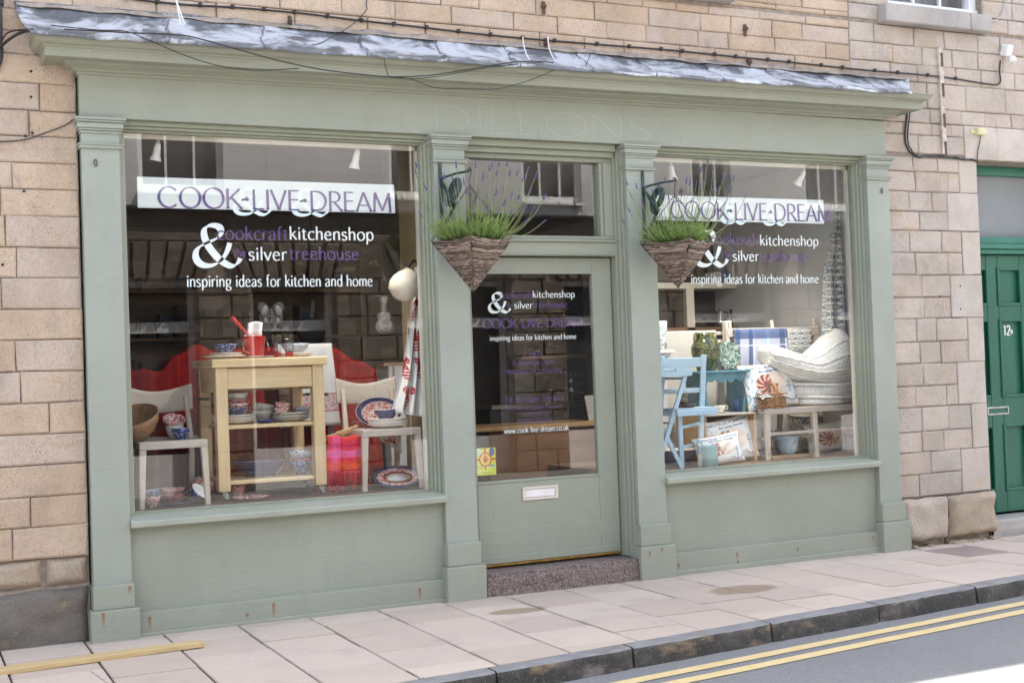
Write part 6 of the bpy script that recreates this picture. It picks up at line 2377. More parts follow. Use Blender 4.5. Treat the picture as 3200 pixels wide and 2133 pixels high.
# towel on its rail right of the trolley
ty = 1.10
tx0, tx1 = X(872, 1200, ty), X(1041, 1200, ty)
tz = Zc(1000, 1073, ty)
hang('tea_towel', 'white tea towel with a red flowered border hanging behind the trolley', 'towel', tx0, tx1 + .0, ty, Zc(1000, 1330, ty), tz, M['towel'], 1.3, .012, None, tx1 + .05, nu=30)
rk = thing('towel_stand', 'slim dark stand carrying the white tea towel behind the trolley', 'stand', (tx0 + .2, ty + .012, FZ))
m_ = MB(); m_.tube([(tx0 - .02, ty + .012, tz - .016), (tx1 + .03, ty + .012, tz - .016)], .008, 8); m_.build('rail', M['charcoal'], rk)
for x in (tx0 + .02, tx1 - .02):
    m_ = MB(); m_.tube([(x, ty + .03, tz - .018), (x, ty + .05, FZ)], .008, 8); m_.build('leg', M['charcoal'], rk)
# white cabinet with wood edge at right back
wc = thing('white_cabinet', 'white cabinet with wooden edging behind the right chair', 'cabinet', (2.1, 1.6, FZ))
xa, xb_ = X(1203, 1160, 1.55), X(1275, 1160, 1.55)
zc = Zc(1230, 1142, 1.55)
m_ = MB(); m_.box(xa + .03, xb_ + .3, 1.55, 1.85, FZ - .68, zc); m_.build('carcass', M['white_paint'], wc)
m_ = MB(); m_.box(xa - .01, xb_ + .3, 1.54, 1.85, zc, zc + .022); m_.box(xa + .06, xa + .075, 1.545, 1.56, FZ - .68, zc); m_.build('wood_edge', M['board_wood'], wc)
# wicker tray with pink throw
wt = thing('wicker_tray', 'flat straw basket tray tilted behind the pink throw', 'basket', (1.6, .62, 1.0))
m_ = MB()
p0, p1 = at(985, 1380, .66), at(1118, 1330, .62)
for k in range(9):
    o_ = Vector((0, .012 * (k % 3), -.010 * (k // 3)))
    pts = [p0.lerp(p1, i / 14) + o_ + Vector((0, .006 * math.sin(i * 1.9 + k * 2), .007 * math.cos(i * 1.9 + k * 2))) for i in range(15)]
    m_.tube(pts, .006, 6, tint=rnd.random())
m_.build('rim', M['straw'], wt)
m_ = MB()
m_.tube(smooth([at(1098, 1320, .60), at(1115, 1314, .60), at(1130, 1322, .60), at(1145, 1338, .60)]), .008, 7)
m_.build('handle', plain('dark red cord', (.13, .012, .02), .6, .1, 9, .2, 60), wt)
m_ = MB()
m_.box(p0.x, p1.x, .66, .90, FZ + .001, p0.z - .03)
m_.build('basket_body', M['wicker'], wt, bevel=.01)
pt = thing('pink_throw', 'pink and red checked wool throw with long fringe hanging over the straw tray', 'blanket', (1.55, .5, 1.05))
pz1, pz0 = Zc(1080, 1362, .52), Zc(1080, 1470, .46)
m_ = MB()
xl, xr = X(1025, 1370, .50), X(1145, 1370, .50)
xlb, xrb = X(1016, 1470, .46), X(1152, 1470, .46)
def pinkf(u, v):
    if v < .15:
        t = 1 - v / .15
        return (xl + (xr - xl) * u, .50 + .13 * t, pz1 - .01 * t + .008 * math.sin(u * 9))
    t = (v - .15) / .85
    return (xl + (xlb - xl) * t + (xr - xl + (xrb - xlb - xr + xl) * t) * u, .50 - .05 * t + .016 * math.sin(u * 15 + 1) * t + .008 * noise.noise(Vector((u * 6, t * 4, 0))), pz1 + (pz0 - pz1) * t + .008 * math.sin(u * 9) * (1 - t))
m_.grid(pinkf, 50, 24, uvf=lambda u, v: (u, 1 - v))
m_.build('cloth', M['pink_plaid'], pt, solid=.006)
m_ = MB()
for k in range(64):
    u = (k + .5) / 64
    p = Vector(pinkf(u, 1.0))
    e_ = p + Vector((rnd.uniform(-.02, .02), rnd.uniform(-.02, .02), -rnd.uniform(.10, .145)))
    m_.tube(smooth([p, p.lerp(e_, .5) + Vector((rnd.uniform(-.008, .008), -.006, 0)), e_], 3), [.0034, .003, .0028, .0026, .0022, .002, .0016], 4)
m_.build('fringe', plain('pink wool fringe', (.55, .03, .06), .9, .35, 60, .3, 200), pt)
# lobster apron
lx0t, lx1t = X(1298, 860, .46), X(1320, 860, .46)
def lobs(u, v):
    t = v
    l = [(880, 1296), (960, 1284), (1030, 1276), (1090, 1268), (1150, 1258), (1200, 1246), (1250, 1232), (1272, 1226)]
    r = [(880, 1318), (960, 1322), (1030, 1322), (1090, 1324), (1150, 1326), (1200, 1327), (1250, 1328), (1304, 1328)]
    py = 835 + (1288 - 835) * t
    def ip(a, y):
        if y <= a[0][0]: return a[0][1]
        for (y0_, x0_), (y1_, x1_) in zip(a, a[1:]):
            if y <= y1_: return x0_ + (x1_ - x0_) * (y - y0_) / (y1_ - y0_)
        return a[-1][1]
    px = ip(l, py) + (ip(r, py) - ip(l, py)) * u
    y = .50 + (.045 * math.sin(u * 3.2 * 2 * PI + .7 * t) * (.3 + .7 * t)) - .03 * t
    p = at(px, py + 16 * u * t, .50)
    return (p.x, y, p.z)
m_ = MB(); m_.grid(lobs, 60, 50, uvf=lambda u, v: (u * 1.0, 1 - v))
tag(m_.build('apron', M['lobster'], loc=lobs(.5, 0), solid=.003), 'white apron printed with red lobsters hanging at the right side of the left window', 'apron')
m_ = MB()
pa, pb = at(1300, 1375, .62), at(1245, 1360, .62)
m_.grid(lambda u, v: (X(1185 + 70 * u, 1360, .78), .78 + .02 * math.sin(u * 9), Zc(1200, 1350 + 12 * u, .78) - (.05 + .08 * u) * v), 14, 8, uvf=lambda u, v: (u * .6, v * .25))
tag(m_.build('folded_apron', M['lobster'], loc=(2.0, .78, 1.0), solid=.003), 'folded lobster print cloth hanging below the seat of the right chair', 'apron')
# cream enamel jug hanging by its handle
jg = thing('enamel_jug', 'glossy cream rounded jug hanging by a dark handle above the lobster apron', 'jug', tuple(at(1268, 890, .40)))
pj = at(1266, 892, .36)
ax = (at(1308, 846, .36) - at(1234, 930, .36)).normalized()
Mx = Matrix.Translation(pj) @ ax.to_track_quat('Z', 'Y').to_matrix().to_4x4()
m_ = MB(); m_.lathe([(0, -.105), (.035, -.102), (.075, -.082), (.098, -.04), (.102, 0), (.092, .045), (.078, .075), (.076, .092), (.072, .090), (.074, .07), (.086, .04), (.092, 0), (0, -.08)], 30, Mx)
m_.build('body', M['cream_metal'], jg)
m_ = MB(); m_.tube(smooth([at(1275, 842, .36), at(1283, 822, .36), at(1296, 815, .36), at(1306, 826, .36), at(1312, 850, .36)]), .010, 8); m_.build('handle', M['black'], jg)
# baking tins hanging on threads
def thread(m_, p, y, mi): m_.tube([p, (p.x, y, 3.05)], .0008, 4, mi)
BW = [(0, .34), (.10, .40), (.16, .62), (.34, .86), (.62, .98), (.86, .90), (.98, .66), (.96, .42), (.84, .24), (.90, .02), (.86, -.24), (.66, -.55), (.42, -.66), (.26, -.56), (.14, -.34), (.06, -.50), (0, -.54)]
def tin_outline(half, s, cx, cz): return [(cx + x * s, cz + z * s) for x, z in half] + [(cx - x * s, cz + z * s) for x, z in reversed(half[1:-1])]
tinm = plain('dull grey tin', (.035, .035, .037), .6, .2, 20, .2, 60, metal=.2)
tinl = plain('pale grey tin', (.24, .235, .225), .5, .15, 20, .2, 60, metal=.3)
t = thing('butterfly_tin', 'dark butterfly shaped baking tin hanging above the trolley', 'baking tin', tuple(at(847, 985, .9)))
p = at(847, 985, .9)
s_ = (X(889, 985, .9) - X(805, 985, .9)) / 2
m_ = MB(); m_.prism(list(reversed(tin_outline(BW, s_, p.x, p.z))), .90, .93); thread(m_, p + Vector((0, .005, s_ * .8)), .905, 0); m_.build('rim', tinm, t, bevel=.004, seg=2)
for sx in (-1, 1):
    m_ = MB()
    for (cx, cz, a_, b_, tl) in ((.52, .30, .30, .46, -20), (.46, -.38, .17, .22, 10)):
        Mx = Matrix.Translation((p.x + sx * cx * s_, .897, p.z + cz * s_)) @ Matrix.Rotation(rad(sx * tl), 4, 'Y') @ Matrix.Rotation(rad(90), 4, 'X') @ Matrix.Diagonal((a_ * s_, b_ * s_, .012, 1))
        m_.lathe([(1, -.3), (.9, .5), (.5, .9), (0, 1)], 20, Mx)
    m_.build('wing_relief', plain('grey tin relief', (.12, .12, .12), .55, .2, 20, .1, 60, metal=.3), t)
m_ = MB()
for cz in (.42, .18, -.08, -.36): m_.lathe([(1, -.3), (.7, .6), (0, 1)], 12, Matrix.Translation((p.x, .897, p.z + cz * s_)) @ Matrix.Rotation(rad(90), 4, 'X') @ Matrix.Diagonal((.07 * s_, .10 * s_, .014, 1)))
m_.build('body_relief', tinl, t)
GU = [(0, 1.0), (.12, .99), (.15, .86), (.13, .70), (.09, .64), (.085, .12), (.16, .10), (.26, .02), (.29, -.12), (.25, -.26), (.27, -.36), (.36, -.50), (.38, -.70), (.30, -.90), (.14, -1.0), (0, -1.01)]
t = thing('guitar_tin', 'pale guitar shaped baking tin hanging left of the lobster apron', 'baking tin', tuple(at(1202, 985, .8)))
p = at(1202, 982, .8)
s_ = (Zc(1202, 922, .8) - Zc(1202, 1040, .8)) / 2
m_ = MB(); m_.prism(list(reversed(tin_outline([(x * 1.25 + .03 * (0 < i < 15), z * 1.0) for i, (x, z) in enumerate(GU)], s_, p.x, p.z))), .80, .82); thread(m_, p + Vector((0, .005, s_ * .95)), .805, 0); m_.build('rim', plain('tin rim', (.20, .19, .18), .4, .2, 20, .2, 60, metal=.6), t, bevel=.004, seg=2)
m_ = MB(); m_.prism(list(reversed(tin_outline([(x * .98, z * .90) for x, z in GU], s_, p.x, p.z))), .788, .80); m_.build('guitar_relief', tinl, t, bevel=.005, seg=2)
m_ = MB()
m_.tube([(p.x + .10 * s_ * math.cos(k * PI / 8), .786, p.z - .36 * s_ + .10 * s_ * math.sin(k * PI / 8)) for k in range(16)], .004, 6, closed=True)
for k in range(5): m_.box(p.x - .08 * s_, p.x + .08 * s_, .784, .789, p.z + (.52 - .09 * k) * s_, p.z + (.535 - .09 * k) * s_)
m_.tube([(p.x - .12 * s_, .786, p.z - .70 * s_), (p.x, .786, p.z - .74 * s_), (p.x + .14 * s_, .786, p.z - .69 * s_)], .005, 6)
m_.build('string_relief', plain('tin strings', (.26, .25, .24), .4, .1, 20, .1, 60, metal=.6), t)
t = thing('frying_pan', 'round black frying pan hanging behind the trolley right half', 'pan', tuple(at(978, 1030, 1.25)))
p = at(977, 1034, 1.25)
r_ = (X(1022, 1030, 1.25) - X(932, 1030, 1.25)) / 2
m_ = MB(); m_.lathe([(0, 0), (r_ * .82, 0), (r_, .035), (r_ * .98, .037), (r_ * .80, .006), (0, .006)], 32, Matrix.Translation(p) @ Matrix.Rotation(rad(-90), 4, 'X')); m_.build('pan', M['pan_black'], t)
m_ = MB(); m_.bar(p + Vector((.0, .01, r_ * .9)), p + Vector((.012, .01, r_ * 2.05)), .026, .012, up=(0, 1, 0)); thread(m_, p + Vector((.012, .01, r_ * 2.0)), 1.26, 0); m_.build('handle', M['black'], t)

# shelving at the back of the shop, left part, with packed goods
def shelf_unit(lab, x0, x1, y0, d, zs, top, items, matb):
    t = thing('shelf_unit', lab, 'shelf', ((x0 + x1) / 2, y0, .0))
    m_ = MB()
    for z in zs: m_.box(x0, x1, y0, y0 + d, z - .03, z)
    m_.build('shelf_board', matb, t)
    m_ = MB()
    m_.box(x0 - .03, x0, y0, y0 + d, -.05, top); m_.box(x1, x1 + .03, y0, y0 + d, -.05, top)
    m_.build('side_panel', matb, t)
    m_ = MB(); m_.box(x0, x1, y0 + d, y0 + d + .02, -.05, top); m_.build('back_panel', matb, t)
    return t


shelf_unit('tall shelf unit of packed kitchen goods at the back wall behind the left window', .1, 3.2, 4.6, .4, (.5, .95, 1.4, 1.85, 2.3), 2.6, None, M['shelf_wood'])
pals = [(.15, .10, .05), (.05, .05, .055), (.15, .13, .11), (.10, .03, .025), (.04, .07, .12), (.18, .16, .12), (.13, .07, .03)]
pm_ = [plain('carton card %d' % i, c, .7, .08, 6, .1, 40) for i, c in enumerate(pals)]
k = 0
NTH = 'first second third fourth fifth sixth seventh eighth ninth tenth eleventh twelfth thirteenth fourteenth fifteenth sixteenth'.split()
WORDS = ['tan', 'black', 'stone grey', 'dark red', 'blue', 'cream', 'brown']
for zi, z in enumerate((.5, .95, 1.4, 1.85, 2.3)):
    x = .2
    j = 0
    while x < 3.0:
        w_, h_ = rnd.uniform(.08, .30), rnd.uniform(.10, .32)
        ci = rnd.randrange(7)
        m_ = MB(); m_.box(x, x + w_, 4.66, 4.9, z, z + h_)
        m_.box(x + w_ * .15, x + w_ * .85, 4.657, 4.66, z + h_ * .3, z + h_ * .75, 1)
        tag(m_.build('carton', [pm_[ci], pm_[(ci + 2) % 7]], loc=(x, 4.7, z), bevel=.004), f"{WORDS[ci]} carton, {NTH[j]} from left on the {('lowest', 'second', 'middle', 'fourth', 'top')[zi]} shelf at the back", 'carton', 'cartons on the back shelves')
        x += w_ + rnd.uniform(.01, .08)
        j += 1
# counter seen through the door
ct = thing('shop_counter', 'brown wooden shop counter with steel top edge seen through the door glass', 'counter', (3.6, 2.4, .12))
zt1 = Zc(1680, 1325, 2.4)
m_ = MB(); m_.box(X(1530, 1400, 2.4), X(1900, 1400, 2.4), 2.4, 2.95, .12, zt1 - .04); m_.build('front_panel', M['counter_wood'], ct)
m_ = MB(); m_.box(X(1480, 1330, 2.38), X(1900, 1330, 2.38), 2.36, 3.0, zt1 - .04, zt1); m_.build('counter_top', M['board_wood'], ct, bevel=.006)
t2 = thing('steel_range', 'dark shelves with a bright steel edge behind the shop counter', 'shelf', (4.0, 3.4, .12))
xa, xb_ = X(1535, 1260, 3.4), X(1905, 1260, 3.4)
ze = Zc(1600, 1262, 3.4)
m_ = MB(); m_.box(xa, xb_, 3.4, 3.9, ze - .05, ze); m_.build('steel_edge', M['steel'], t2, bevel=.006)
m_ = MB(); m_.box(xa, xb_, 3.43, 3.9, .12, ze - .05); m_.box(xa + .4, xb_, 3.85, 3.9, ze, 2.5); m_.build('cabinet', M['dark_paint'], t2)
for z in (ze + .42, ze + .78):
    m_ = MB(); m_.box(xa + .4, xb_, 3.55, 3.85, z, z + .03); m_.build('shelf_board', M['shelf_wood'], t2)
for k, (px, z, r, h, lab) in enumerate(((1786, ze, .07, .10, 'steel saucepan at the bottom of the pan pile behind the counter'), (1786, ze + .10, .065, .09, 'steel saucepan in the middle of the pan pile behind the counter'), (1786, ze + .19, .06, .08, 'steel saucepan on top of the pan pile behind the counter'),
                                        (1720, ze, .05, .12, 'steel pot left of the pan pile behind the counter'), (1722, ze + .45, .04, .12, 'steel canister on the lower shelf behind the counter'), (1660, ze + .45, .05, .07, 'steel tin at the left of the lower shelf behind the counter'), (1780, ze + .81, .05, .10, 'steel canister on the upper shelf behind the counter'))):
    m_ = MB(); m_.lathe([(0, 0), (r, 0), (r, h * .9), (r * 1.05, h * .92), (r * 1.02, h), (0, h)], 20)
    m_.tube([(r, 0, h * .7), (r + .05, -.03, h * .75)], .006, 5)
    o = m_.build('saucepan', M['steel']); o.location = (X(px, 1200, 3.65), 3.65, z)
    tag(o, lab, 'pan')
tag_p = MB()
pc = at(1850, 1290, 2.6)
tag_p.prism([(pc.x - .07, pc.z + .16), (pc.x + .0, pc.z - .26), (pc.x + .14, pc.z - .26), (pc.x + .14, pc.z + .16)], 2.6, 2.61)
tag(tag_p.build('notice_board', M['grey_glaze'], loc=pc), 'tilted pale card board standing on the counter at the right of the door glass', 'sign')

# ------------------------------------------------------------------ right window
# two limed ladder-back chairs used as a bench
GB = 'limed ladder back chairs in the right window'
c3 = make_chair('wooden_chair', 'limed ladder back chair carrying the nautilus cushion and small basket in the right window', (5.19, .63, FZ), .475, .45, .392, .66, 'ladder')
c3['group'] = GB
chair_b = dup(c3, (5.655, .655, FZ), 'limed ladder back chair carrying the knitted pouffe in the right window')
SZ = FZ + .392
BY = .63 + .225 + .04            # plane of the chair backs


def cushion(name, lab, w, h, th, P, rot, mat, words=True, anchor=True, group=None, pipe='piping'):
    """stuffed square cushion standing on its lower edge at P; rot = (tilt back, spin in plane, turn)"""
    t = thing(name, lab, 'cushion', P, 0, group)
    Mx = Matrix.Rotation(rot[2], 4, 'Z') @ Matrix.Rotation(rot[0], 4, 'X') @ Matrix.Rotation(rot[1], 4, 'Y') @ Matrix.Translation((0, 0, h * .46))

    def surf(u, v, s):
        k = .10
        x = u * w / 2 * (1 - k * (1 - v * v))
        z = v * h / 2 * (1 - k * (1 - u * u))
        b = max(0.0, (1 - u * u) * (1 - v * v)) ** .42
        wr = noise.noise(Vector((u * 2.5, v * 2.5, w * 9))) * .012 * b
        return Vector((x, s * (th / 2 * b + wr), z))
    m_ = MB()
    m_.grid(lambda a_, b_: Mx @ surf(2 * a_ - 1, 2 * b_ - 1, -1), 26, 26, uvf=lambda a_, b_: (2 * a_ - 1, 2 * b_ - 1))
    m_.grid(lambda a_, b_: Mx @ surf(1 - 2 * a_, 2 * b_ - 1, 1), 26, 26, 1, uvf=lambda a_, b_: (2 * a_ - 1, 2 * b_ - 1))
    m_.build('cover', [M[mat], M['linen']], t, local=True)
    m_ = MB()
    N = 24
    ring_ = [(-1 + 2 * i / N, -1) for i in range(N)] + [(1, -1 + 2 * i / N) for i in range(N)] + [(1 - 2 * i / N, 1) for i in range(N)] + [(-1, 1 - 2 * i / N) for i in range(N)]
    m_.tube([Mx @ surf(u, v, 0) for u, v in ring_], .0042, 5, closed=True)
    m_.build('piping', M[pipe], t, local=True)

    def on(x, z, k):
        return Mx @ (surf(x, z, -1) + Vector((0, -.0018 - k * .0001, 0)))
    if words:
        m_ = MB()
        def fn(x, z, k):
            u, v = x, z
            return on(max(-.97, min(.97, u)), max(-.97, min(.97, v)), k)
        for tx, a_, b_, z0, cap in (('NAUTILUS POMPILIUS', -.80, .86, .74, .13), ('the family Nautilus', -.45, .62, .56, .11)):
            lettering(m_, tx, a_, b_, z0, cap, 0, .030, .014, 15, 0, fn)
        m_.build('lettering', M['print_blue'], t, local=True)
    if anchor:
        m_ = MB()
        def stroke(pts, wd, mi=0):
            vs = []
            for i, (x, z) in enumerate(pts):
                a_ = pts[min(i + 1, len(pts) - 1)]; b_ = pts[max(i - 1, 0)]
                dx, dz = a_[0] - b_[0], a_[1] - b_[1]
                l = math.hypot(dx, dz) or 1
                vs += [on(x - dz / l * wd, z + dx / l * wd, 2), on(x + dz / l * wd, z - dx / l * wd, 2)]
            m_.add(vs, [(2 * i, 2 * i + 1, 2 * i + 3, 2 * i + 2) for i in range(len(pts) - 1)], mi)
        cx, cz = .66, -.40
        stroke([(cx, cz + .32), (cx, cz - .42)], .016)
        stroke([(cx - .16, cz + .20), (cx + .16, cz + .20)], .014)
        stroke([(cx + .06 * math.cos(k * PI / 6), cz + .38 + .06 * math.sin(k * PI / 6)) for k in range(13)], .012)
        stroke([(cx + .24 * math.cos(a_), cz - .20 + .24 * math.sin(a_)) for a_ in [PI + .1 + k * (PI - .2) / 12 for k in range(13)]], .018)
        for z in (.25, .05, -.1, -.72): stroke([(.30, z), (.92, z + .01)], .004)
        m_.build('anchor_print', M['blue_glaze'], t, local=True)
    return t


GN = 'nautilus print cushions'
# big one on the bench
pw = X(2505, 1200, .46) - X(2340, 1200, .46)
ph = Zc(2420, 1125, .46) - Zc(2420, 1272, .46)
cushion('cushion', 'nautilus shell print cushion leaning on the chair seat behind the small basket', pw * 1.06, ph * 1.03, .13, (X(2424, 1260, .52), .54, SZ + .012), (rad(-14), rad(-5), rad(4)), 'cushion', True, True, GN)
pw = X(2385, 1380, .40) - X(2230, 1380, .40)
ph = Zc(2330, 1300, .40) - Zc(2330, 1445, .40)
cushion('cushion', 'nautilus shell print cushion standing on the window floor, rear of the two left ones', pw * 1.08, ph * 1.02, .12, (X(2308, 1440, .46), .50, FZ + .012), (rad(-12), rad(-9), rad(2)), 'cushion', True, True, GN)
pw = X(2338, 1400, .30) - X(2180, 1400, .30)
ph = Zc(2260, 1350, .30) - Zc(2260, 1445, .30)
cushion('cushion', 'small nautilus cushion standing in front of the larger one behind the teal can', pw, ph * 1.02, .10, (X(2256, 1450, .36), .36, FZ + .012), (rad(-12), rad(-6), rad(2)), 'cushion', True, True, GN)
pw = X(2662, 1380, .62) - X(2520, 1380, .62)
ph = Zc(2590, 1325, .62) - Zc(2590, 1428, .62)
cushion('cushion', 'wide nautilus cushion standing on the floor beneath the right hand chair', pw, ph * 1.0, .12, (X(2596, 1420, .66), .66, FZ + .012), (rad(-12), rad(-4), rad(2)), 'cushion_b', False, True, GN)
cushion('cushion', 'blue coral print cushion behind the chair leg on the window floor', .36, .31, .12, (X(2540, 1420, .80), .82, FZ + .012), (rad(-14), rad(3), 0), 'coral_cloth', False, False)
cushion('cushion', 'plain beige cushion lying at the back beneath the right hand chair', .46, .34, .13, (X(2570, 1400, .96), .98, FZ + .012), (rad(-14), rad(-4), 0), 'linen', False, False)
# small basket in front of the cushion
bt = thing('small_basket', 'small honey coloured wicker basket with arched handle on the chair seat', 'basket', (X(2414, 1262, .455), .455, SZ + .003))
bw = (X(2458, 1250, .455) - X(2370, 1250, .455)) / 2
bh = Zc(2414, 1233, .455) - SZ
m_ = MB()
for k in range(9):
    f = k / 8
    r_ = .82 + .18 * f
    m_.tube([(bw * r_ * math.cos(a_), .062 * r_ * math.sin(a_), .006 + bh * f + .0025 * math.sin(a_ * 12 + k * PI)) for a_ in [2 * PI * i / 40 for i in range(40)]], .0062, 5, closed=True, tint=.25 + .5 * rnd.random())
m_.lathe([(0, .002), (bw * .82, .002)], 30, None, 0, 1, .062 / bw)
m_.build('body', M['wicker'], bt, local=True)
m_ = MB()
hz = Zc(2414, 1197, .455) - SZ
for dx in (-.012, 0, .012):
    m_.tube(smooth([(dx, -.062, bh * .2), (dx, -.064, bh), (dx * .8, -.045, hz * .85), (dx * .7, 0, hz), (dx * .8, .045, hz * .85), (dx, .064, bh)]), .0055, 6, tint=.6)
m_.build('handle', M['wicker'], bt, local=True)
m_ = MB()
m_.grid(lambda u, v: ((u - .5) * bw * 2.12, (v - .5) * .13, bh + .006 + .012 * noise.noise(Vector((u * 8, v * 5, 2))) - .02 * (abs(u - .5) * 2) ** 8 - .02 * (abs(v - .5) * 2) ** 6), 30, 10, uvf=lambda u, v: (u, v * .25))
m_.build('lining', M['fish'], bt, local=True)
# knitted pouffe and throw
kx, ky = X(2572, 1200, .58), .62
kw = (X(2668, 1220, .58) - X(2487, 1220, .58)) / 2
kt = thing('knitted_pouffe', 'round cream chunky knit pouffe of bulging layers on the right hand chair', 'pouffe', (kx, ky, SZ + .003))
z1 = Zc(2580, 1240, .46) - SZ
z2 = Zc(2580, 1200, .46) - SZ
m_ = MB()
def pf(u, v):
    prof = [(0, 0), (.80, 0), (.92, z1 * .25), (.93, z1 * .6), (.82, z1 * .97), (.93, z1 * 1.10), (1.0, z1 + (z2 - z1) * .35), (.99, z1 + (z2 - z1) * .7), (.84, z2), (.6, z2 + .02), (0, z2 + .03)]
    k = v * (len(prof) - 1)
    i = min(int(k), len(prof) - 2)
    r_ = prof[i][0] + (prof[i + 1][0] - prof[i][0]) * (k - i)
    z_ = prof[i][1] + (prof[i + 1][1] - prof[i][1]) * (k - i)
    a_ = 2 * PI * u
    n_ = 1 + .03 * math.sin(a_ * 3 + v * 5)
    return (r_ * kw * n_ * math.cos(a_), r_ * .20 * n_ * math.sin(a_), z_)
m_.grid(pf, 60, 40)
m_.build('body', M['knit'], kt, local=True)
m_ = MB()
for zz, rr in ((z1 * 1.0, .935), (z2 * .98, .97)):
    m_.tube([(rr * kw * 1.02 * math.cos(a_) * (1 + .03 * math.sin(a_ * 3)), rr * .205 * math.sin(a_), zz + .008 * math.sin(a_ * 2 + 1) + .004 * math.sin(a_ * 40)) for a_ in [2 * PI * i / 120 for i in range(120)]], .011, 6, closed=True)
m_.build('seam_cord', M['knit'], kt, local=True)
# throw heaped on top with two peaks
HP = [(2383, 1085, 1120), (2392, 1077, 1142), (2420, 1078, 1162), (2450, 1088, 1178), (2480, 1099, 1190), (2510, 1108, 1198), (2535, 1096, 1205), (2560, 1070, 1210), (2585, 1042, 1214), (2604, 1022, 1217), (2618, 1022, 1219), (2630, 1058, 1220), (2645, 1096, 1220), (2660, 1120, 1216), (2674, 1152, 1204)]
kth = thing('knitted_throw', 'cream chunky knit throw heaped in two peaks on the pouffe', 'blanket', (kx - .1, ky, SZ + .2))
m_ = MB()
def kn(u, v):
    k = u * (len(HP) - 1)
    i = min(int(k), len(HP) - 2)
    f = k - i
    px = HP[i][0] + (HP[i + 1][0] - HP[i][0]) * f
    pt_ = HP[i][1] + (HP[i + 1][1] - HP[i][1]) * f
    pb = HP[i][2] + (HP[i + 1][2] - HP[i][2]) * f
    end = min(1, 16 * min(u, 1 - u)) ** .5
    yc = .60
    zt_, zb_ = Zc(px, pt_, yc), Zc(px, pb, yc)
    cz, hz_ = (zt_ + zb_) / 2, (zt_ - zb_) / 2
    hy = (.11 + .10 * max(0, math.sin(u * PI * 1.1 - .3))) * end
    a_ = 2 * PI * v
    rib = 1 + .035 * math.sin(v * 2 * PI * 4 + u * 5 + math.sin(u * 5) * 1.2)
    x = X(px, (pt_ + pb) / 2, yc)
    return (x + .015 * math.sin(a_) * (u - .5), yc - hy * math.cos(a_) * rib, cz + hz_ * math.sin(a_) * (.97 + .05 * (rib - 1)) * max(end, .25))
m_.grid(kn, 70, 60)
m_.build('fabric', M['knit'], kth)
m_ = MB()
for vv in (.80, .90, .985, .07):
    pts = []
    for i in range(50):
        u = .04 + .92 * i / 49
        p = Vector(kn(u, (vv + .06 * math.sin(u * 4)) % 1.0))
        pts.append(p + Vector((0, -.004, .003 * math.sin(i * 1.9))))
    m_.tube(pts, .0055, 5)
m_.build('seam_cord', M['knit'], kth)
# throws over the chair backs
rz_ = SZ + .665
hang('blue_throw', 'pale blue and navy checked blanket draped over the chair backs', 'blanket', X(2288, 1030, BY), X(2452, 1030, BY), BY - .03, Zc(2370, 1260, BY), Zc(2370, 1028, BY), M['blue_plaid'], 1.2, .010, X(2284, 1150, BY), X(2462, 1150, BY), group=None)
hang('tea_towel', 'fish print tea towel hung over the chair back beside the checked blanket', 'towel', X(2453, 1030, BY), X(2526, 1030, BY), BY - .036, Zc(2490, 1096, BY), Zc(2490, 1027, BY), M['fish'], .6, .004, nu=20, uvs=(.95, .33))
for px0, px1, pyt, lab in ((2289, 2292, 1000, None),):
    pass
# posts standing up beside the blanket
for k, (px, py, y, lab) in enumerate(((2268, 1003, BY + .02, 'limed wooden post left of the checked blanket, left one of the pair'), (2284, 1001, BY + .02, 'limed wooden post left of the checked blanket, right one of the pair'), (2548, 996, BY + .02, 'limed wooden post right of the fish tea towel'))):
    x, zt_ = X(px, 1050, y), Zc(px, py, y)
    m_ = MB()
    m_.box(x - .016, x + .016, y, y + .03, FZ, zt_)
    tag(m_.build('wooden_post', M['pale_v'], loc=(x, y, FZ), bevel=.010, seg=3), lab, 'post')
rl = MB()
x0_, x1_ = X(2240, 1040, BY + .05), X(2600, 1040, BY + .05)
for py in (1037, 1062):
    z = Zc(2400, py, BY + .05)
    rl.box(X(2240, 1040, BY + .05), X(2548, 1040, BY + .05), BY + .052, BY + .068, z - .014, z + .014)
tag(rl.build('clothes_airer', M['pale_h'], loc=(x0_, BY, 1.7), bevel=.003), 'limed wooden airer rails behind the checked blanket', 'airer')
# white board behind the jug
m_ = MB()
xa, xb_ = X(2060, 1100, .98), X(2243, 1100, .98)
m_.box(xa, xb_, .98, 1.01, FZ, Zc(2160, 1033, .98))
tag(m_.build('headboard', plain('off white board', (.46, .445, .41), .6, .05, 4, .1, 50), loc=((xa + xb_) / 2, 1, FZ), bevel=.012, seg=3), 'plain off white board standing behind the green jug', 'board')
# wooden crate supporting the teal stool
cr_ = thing('wooden_crate', 'pale wooden crate supporting the small teal stool', 'crate', (X(2280, 1290, .55), .6, FZ))
cx0, cx1 = X(2203, 1290, .46), X(2362, 1290, .46)
cz_ = Zc(2280, 1291, .46)
m_ = MB(); m_.box(cx0, cx1, .46, .86, cz_ - .014, cz_); m_.build('top_board', M['pale_h'], cr_, bevel=.002)
m_ = MB(); m_.box(cx0, cx0 + .014, .462, .86, FZ, cz_ - .014); m_.build('side_board', M['board_wood'], cr_, bevel=.002)
m_ = MB(); m_.box(cx1 - .014, cx1, .462, .86, FZ, cz_ - .014); m_.build('side_board', M['board_wood'], cr_, bevel=.002)
m_ = MB(); m_.box(cx0 + .014, cx1 - .014, .84, .86, FZ, cz_ - .014); m_.build('back_board', M['board_wood'], cr_)
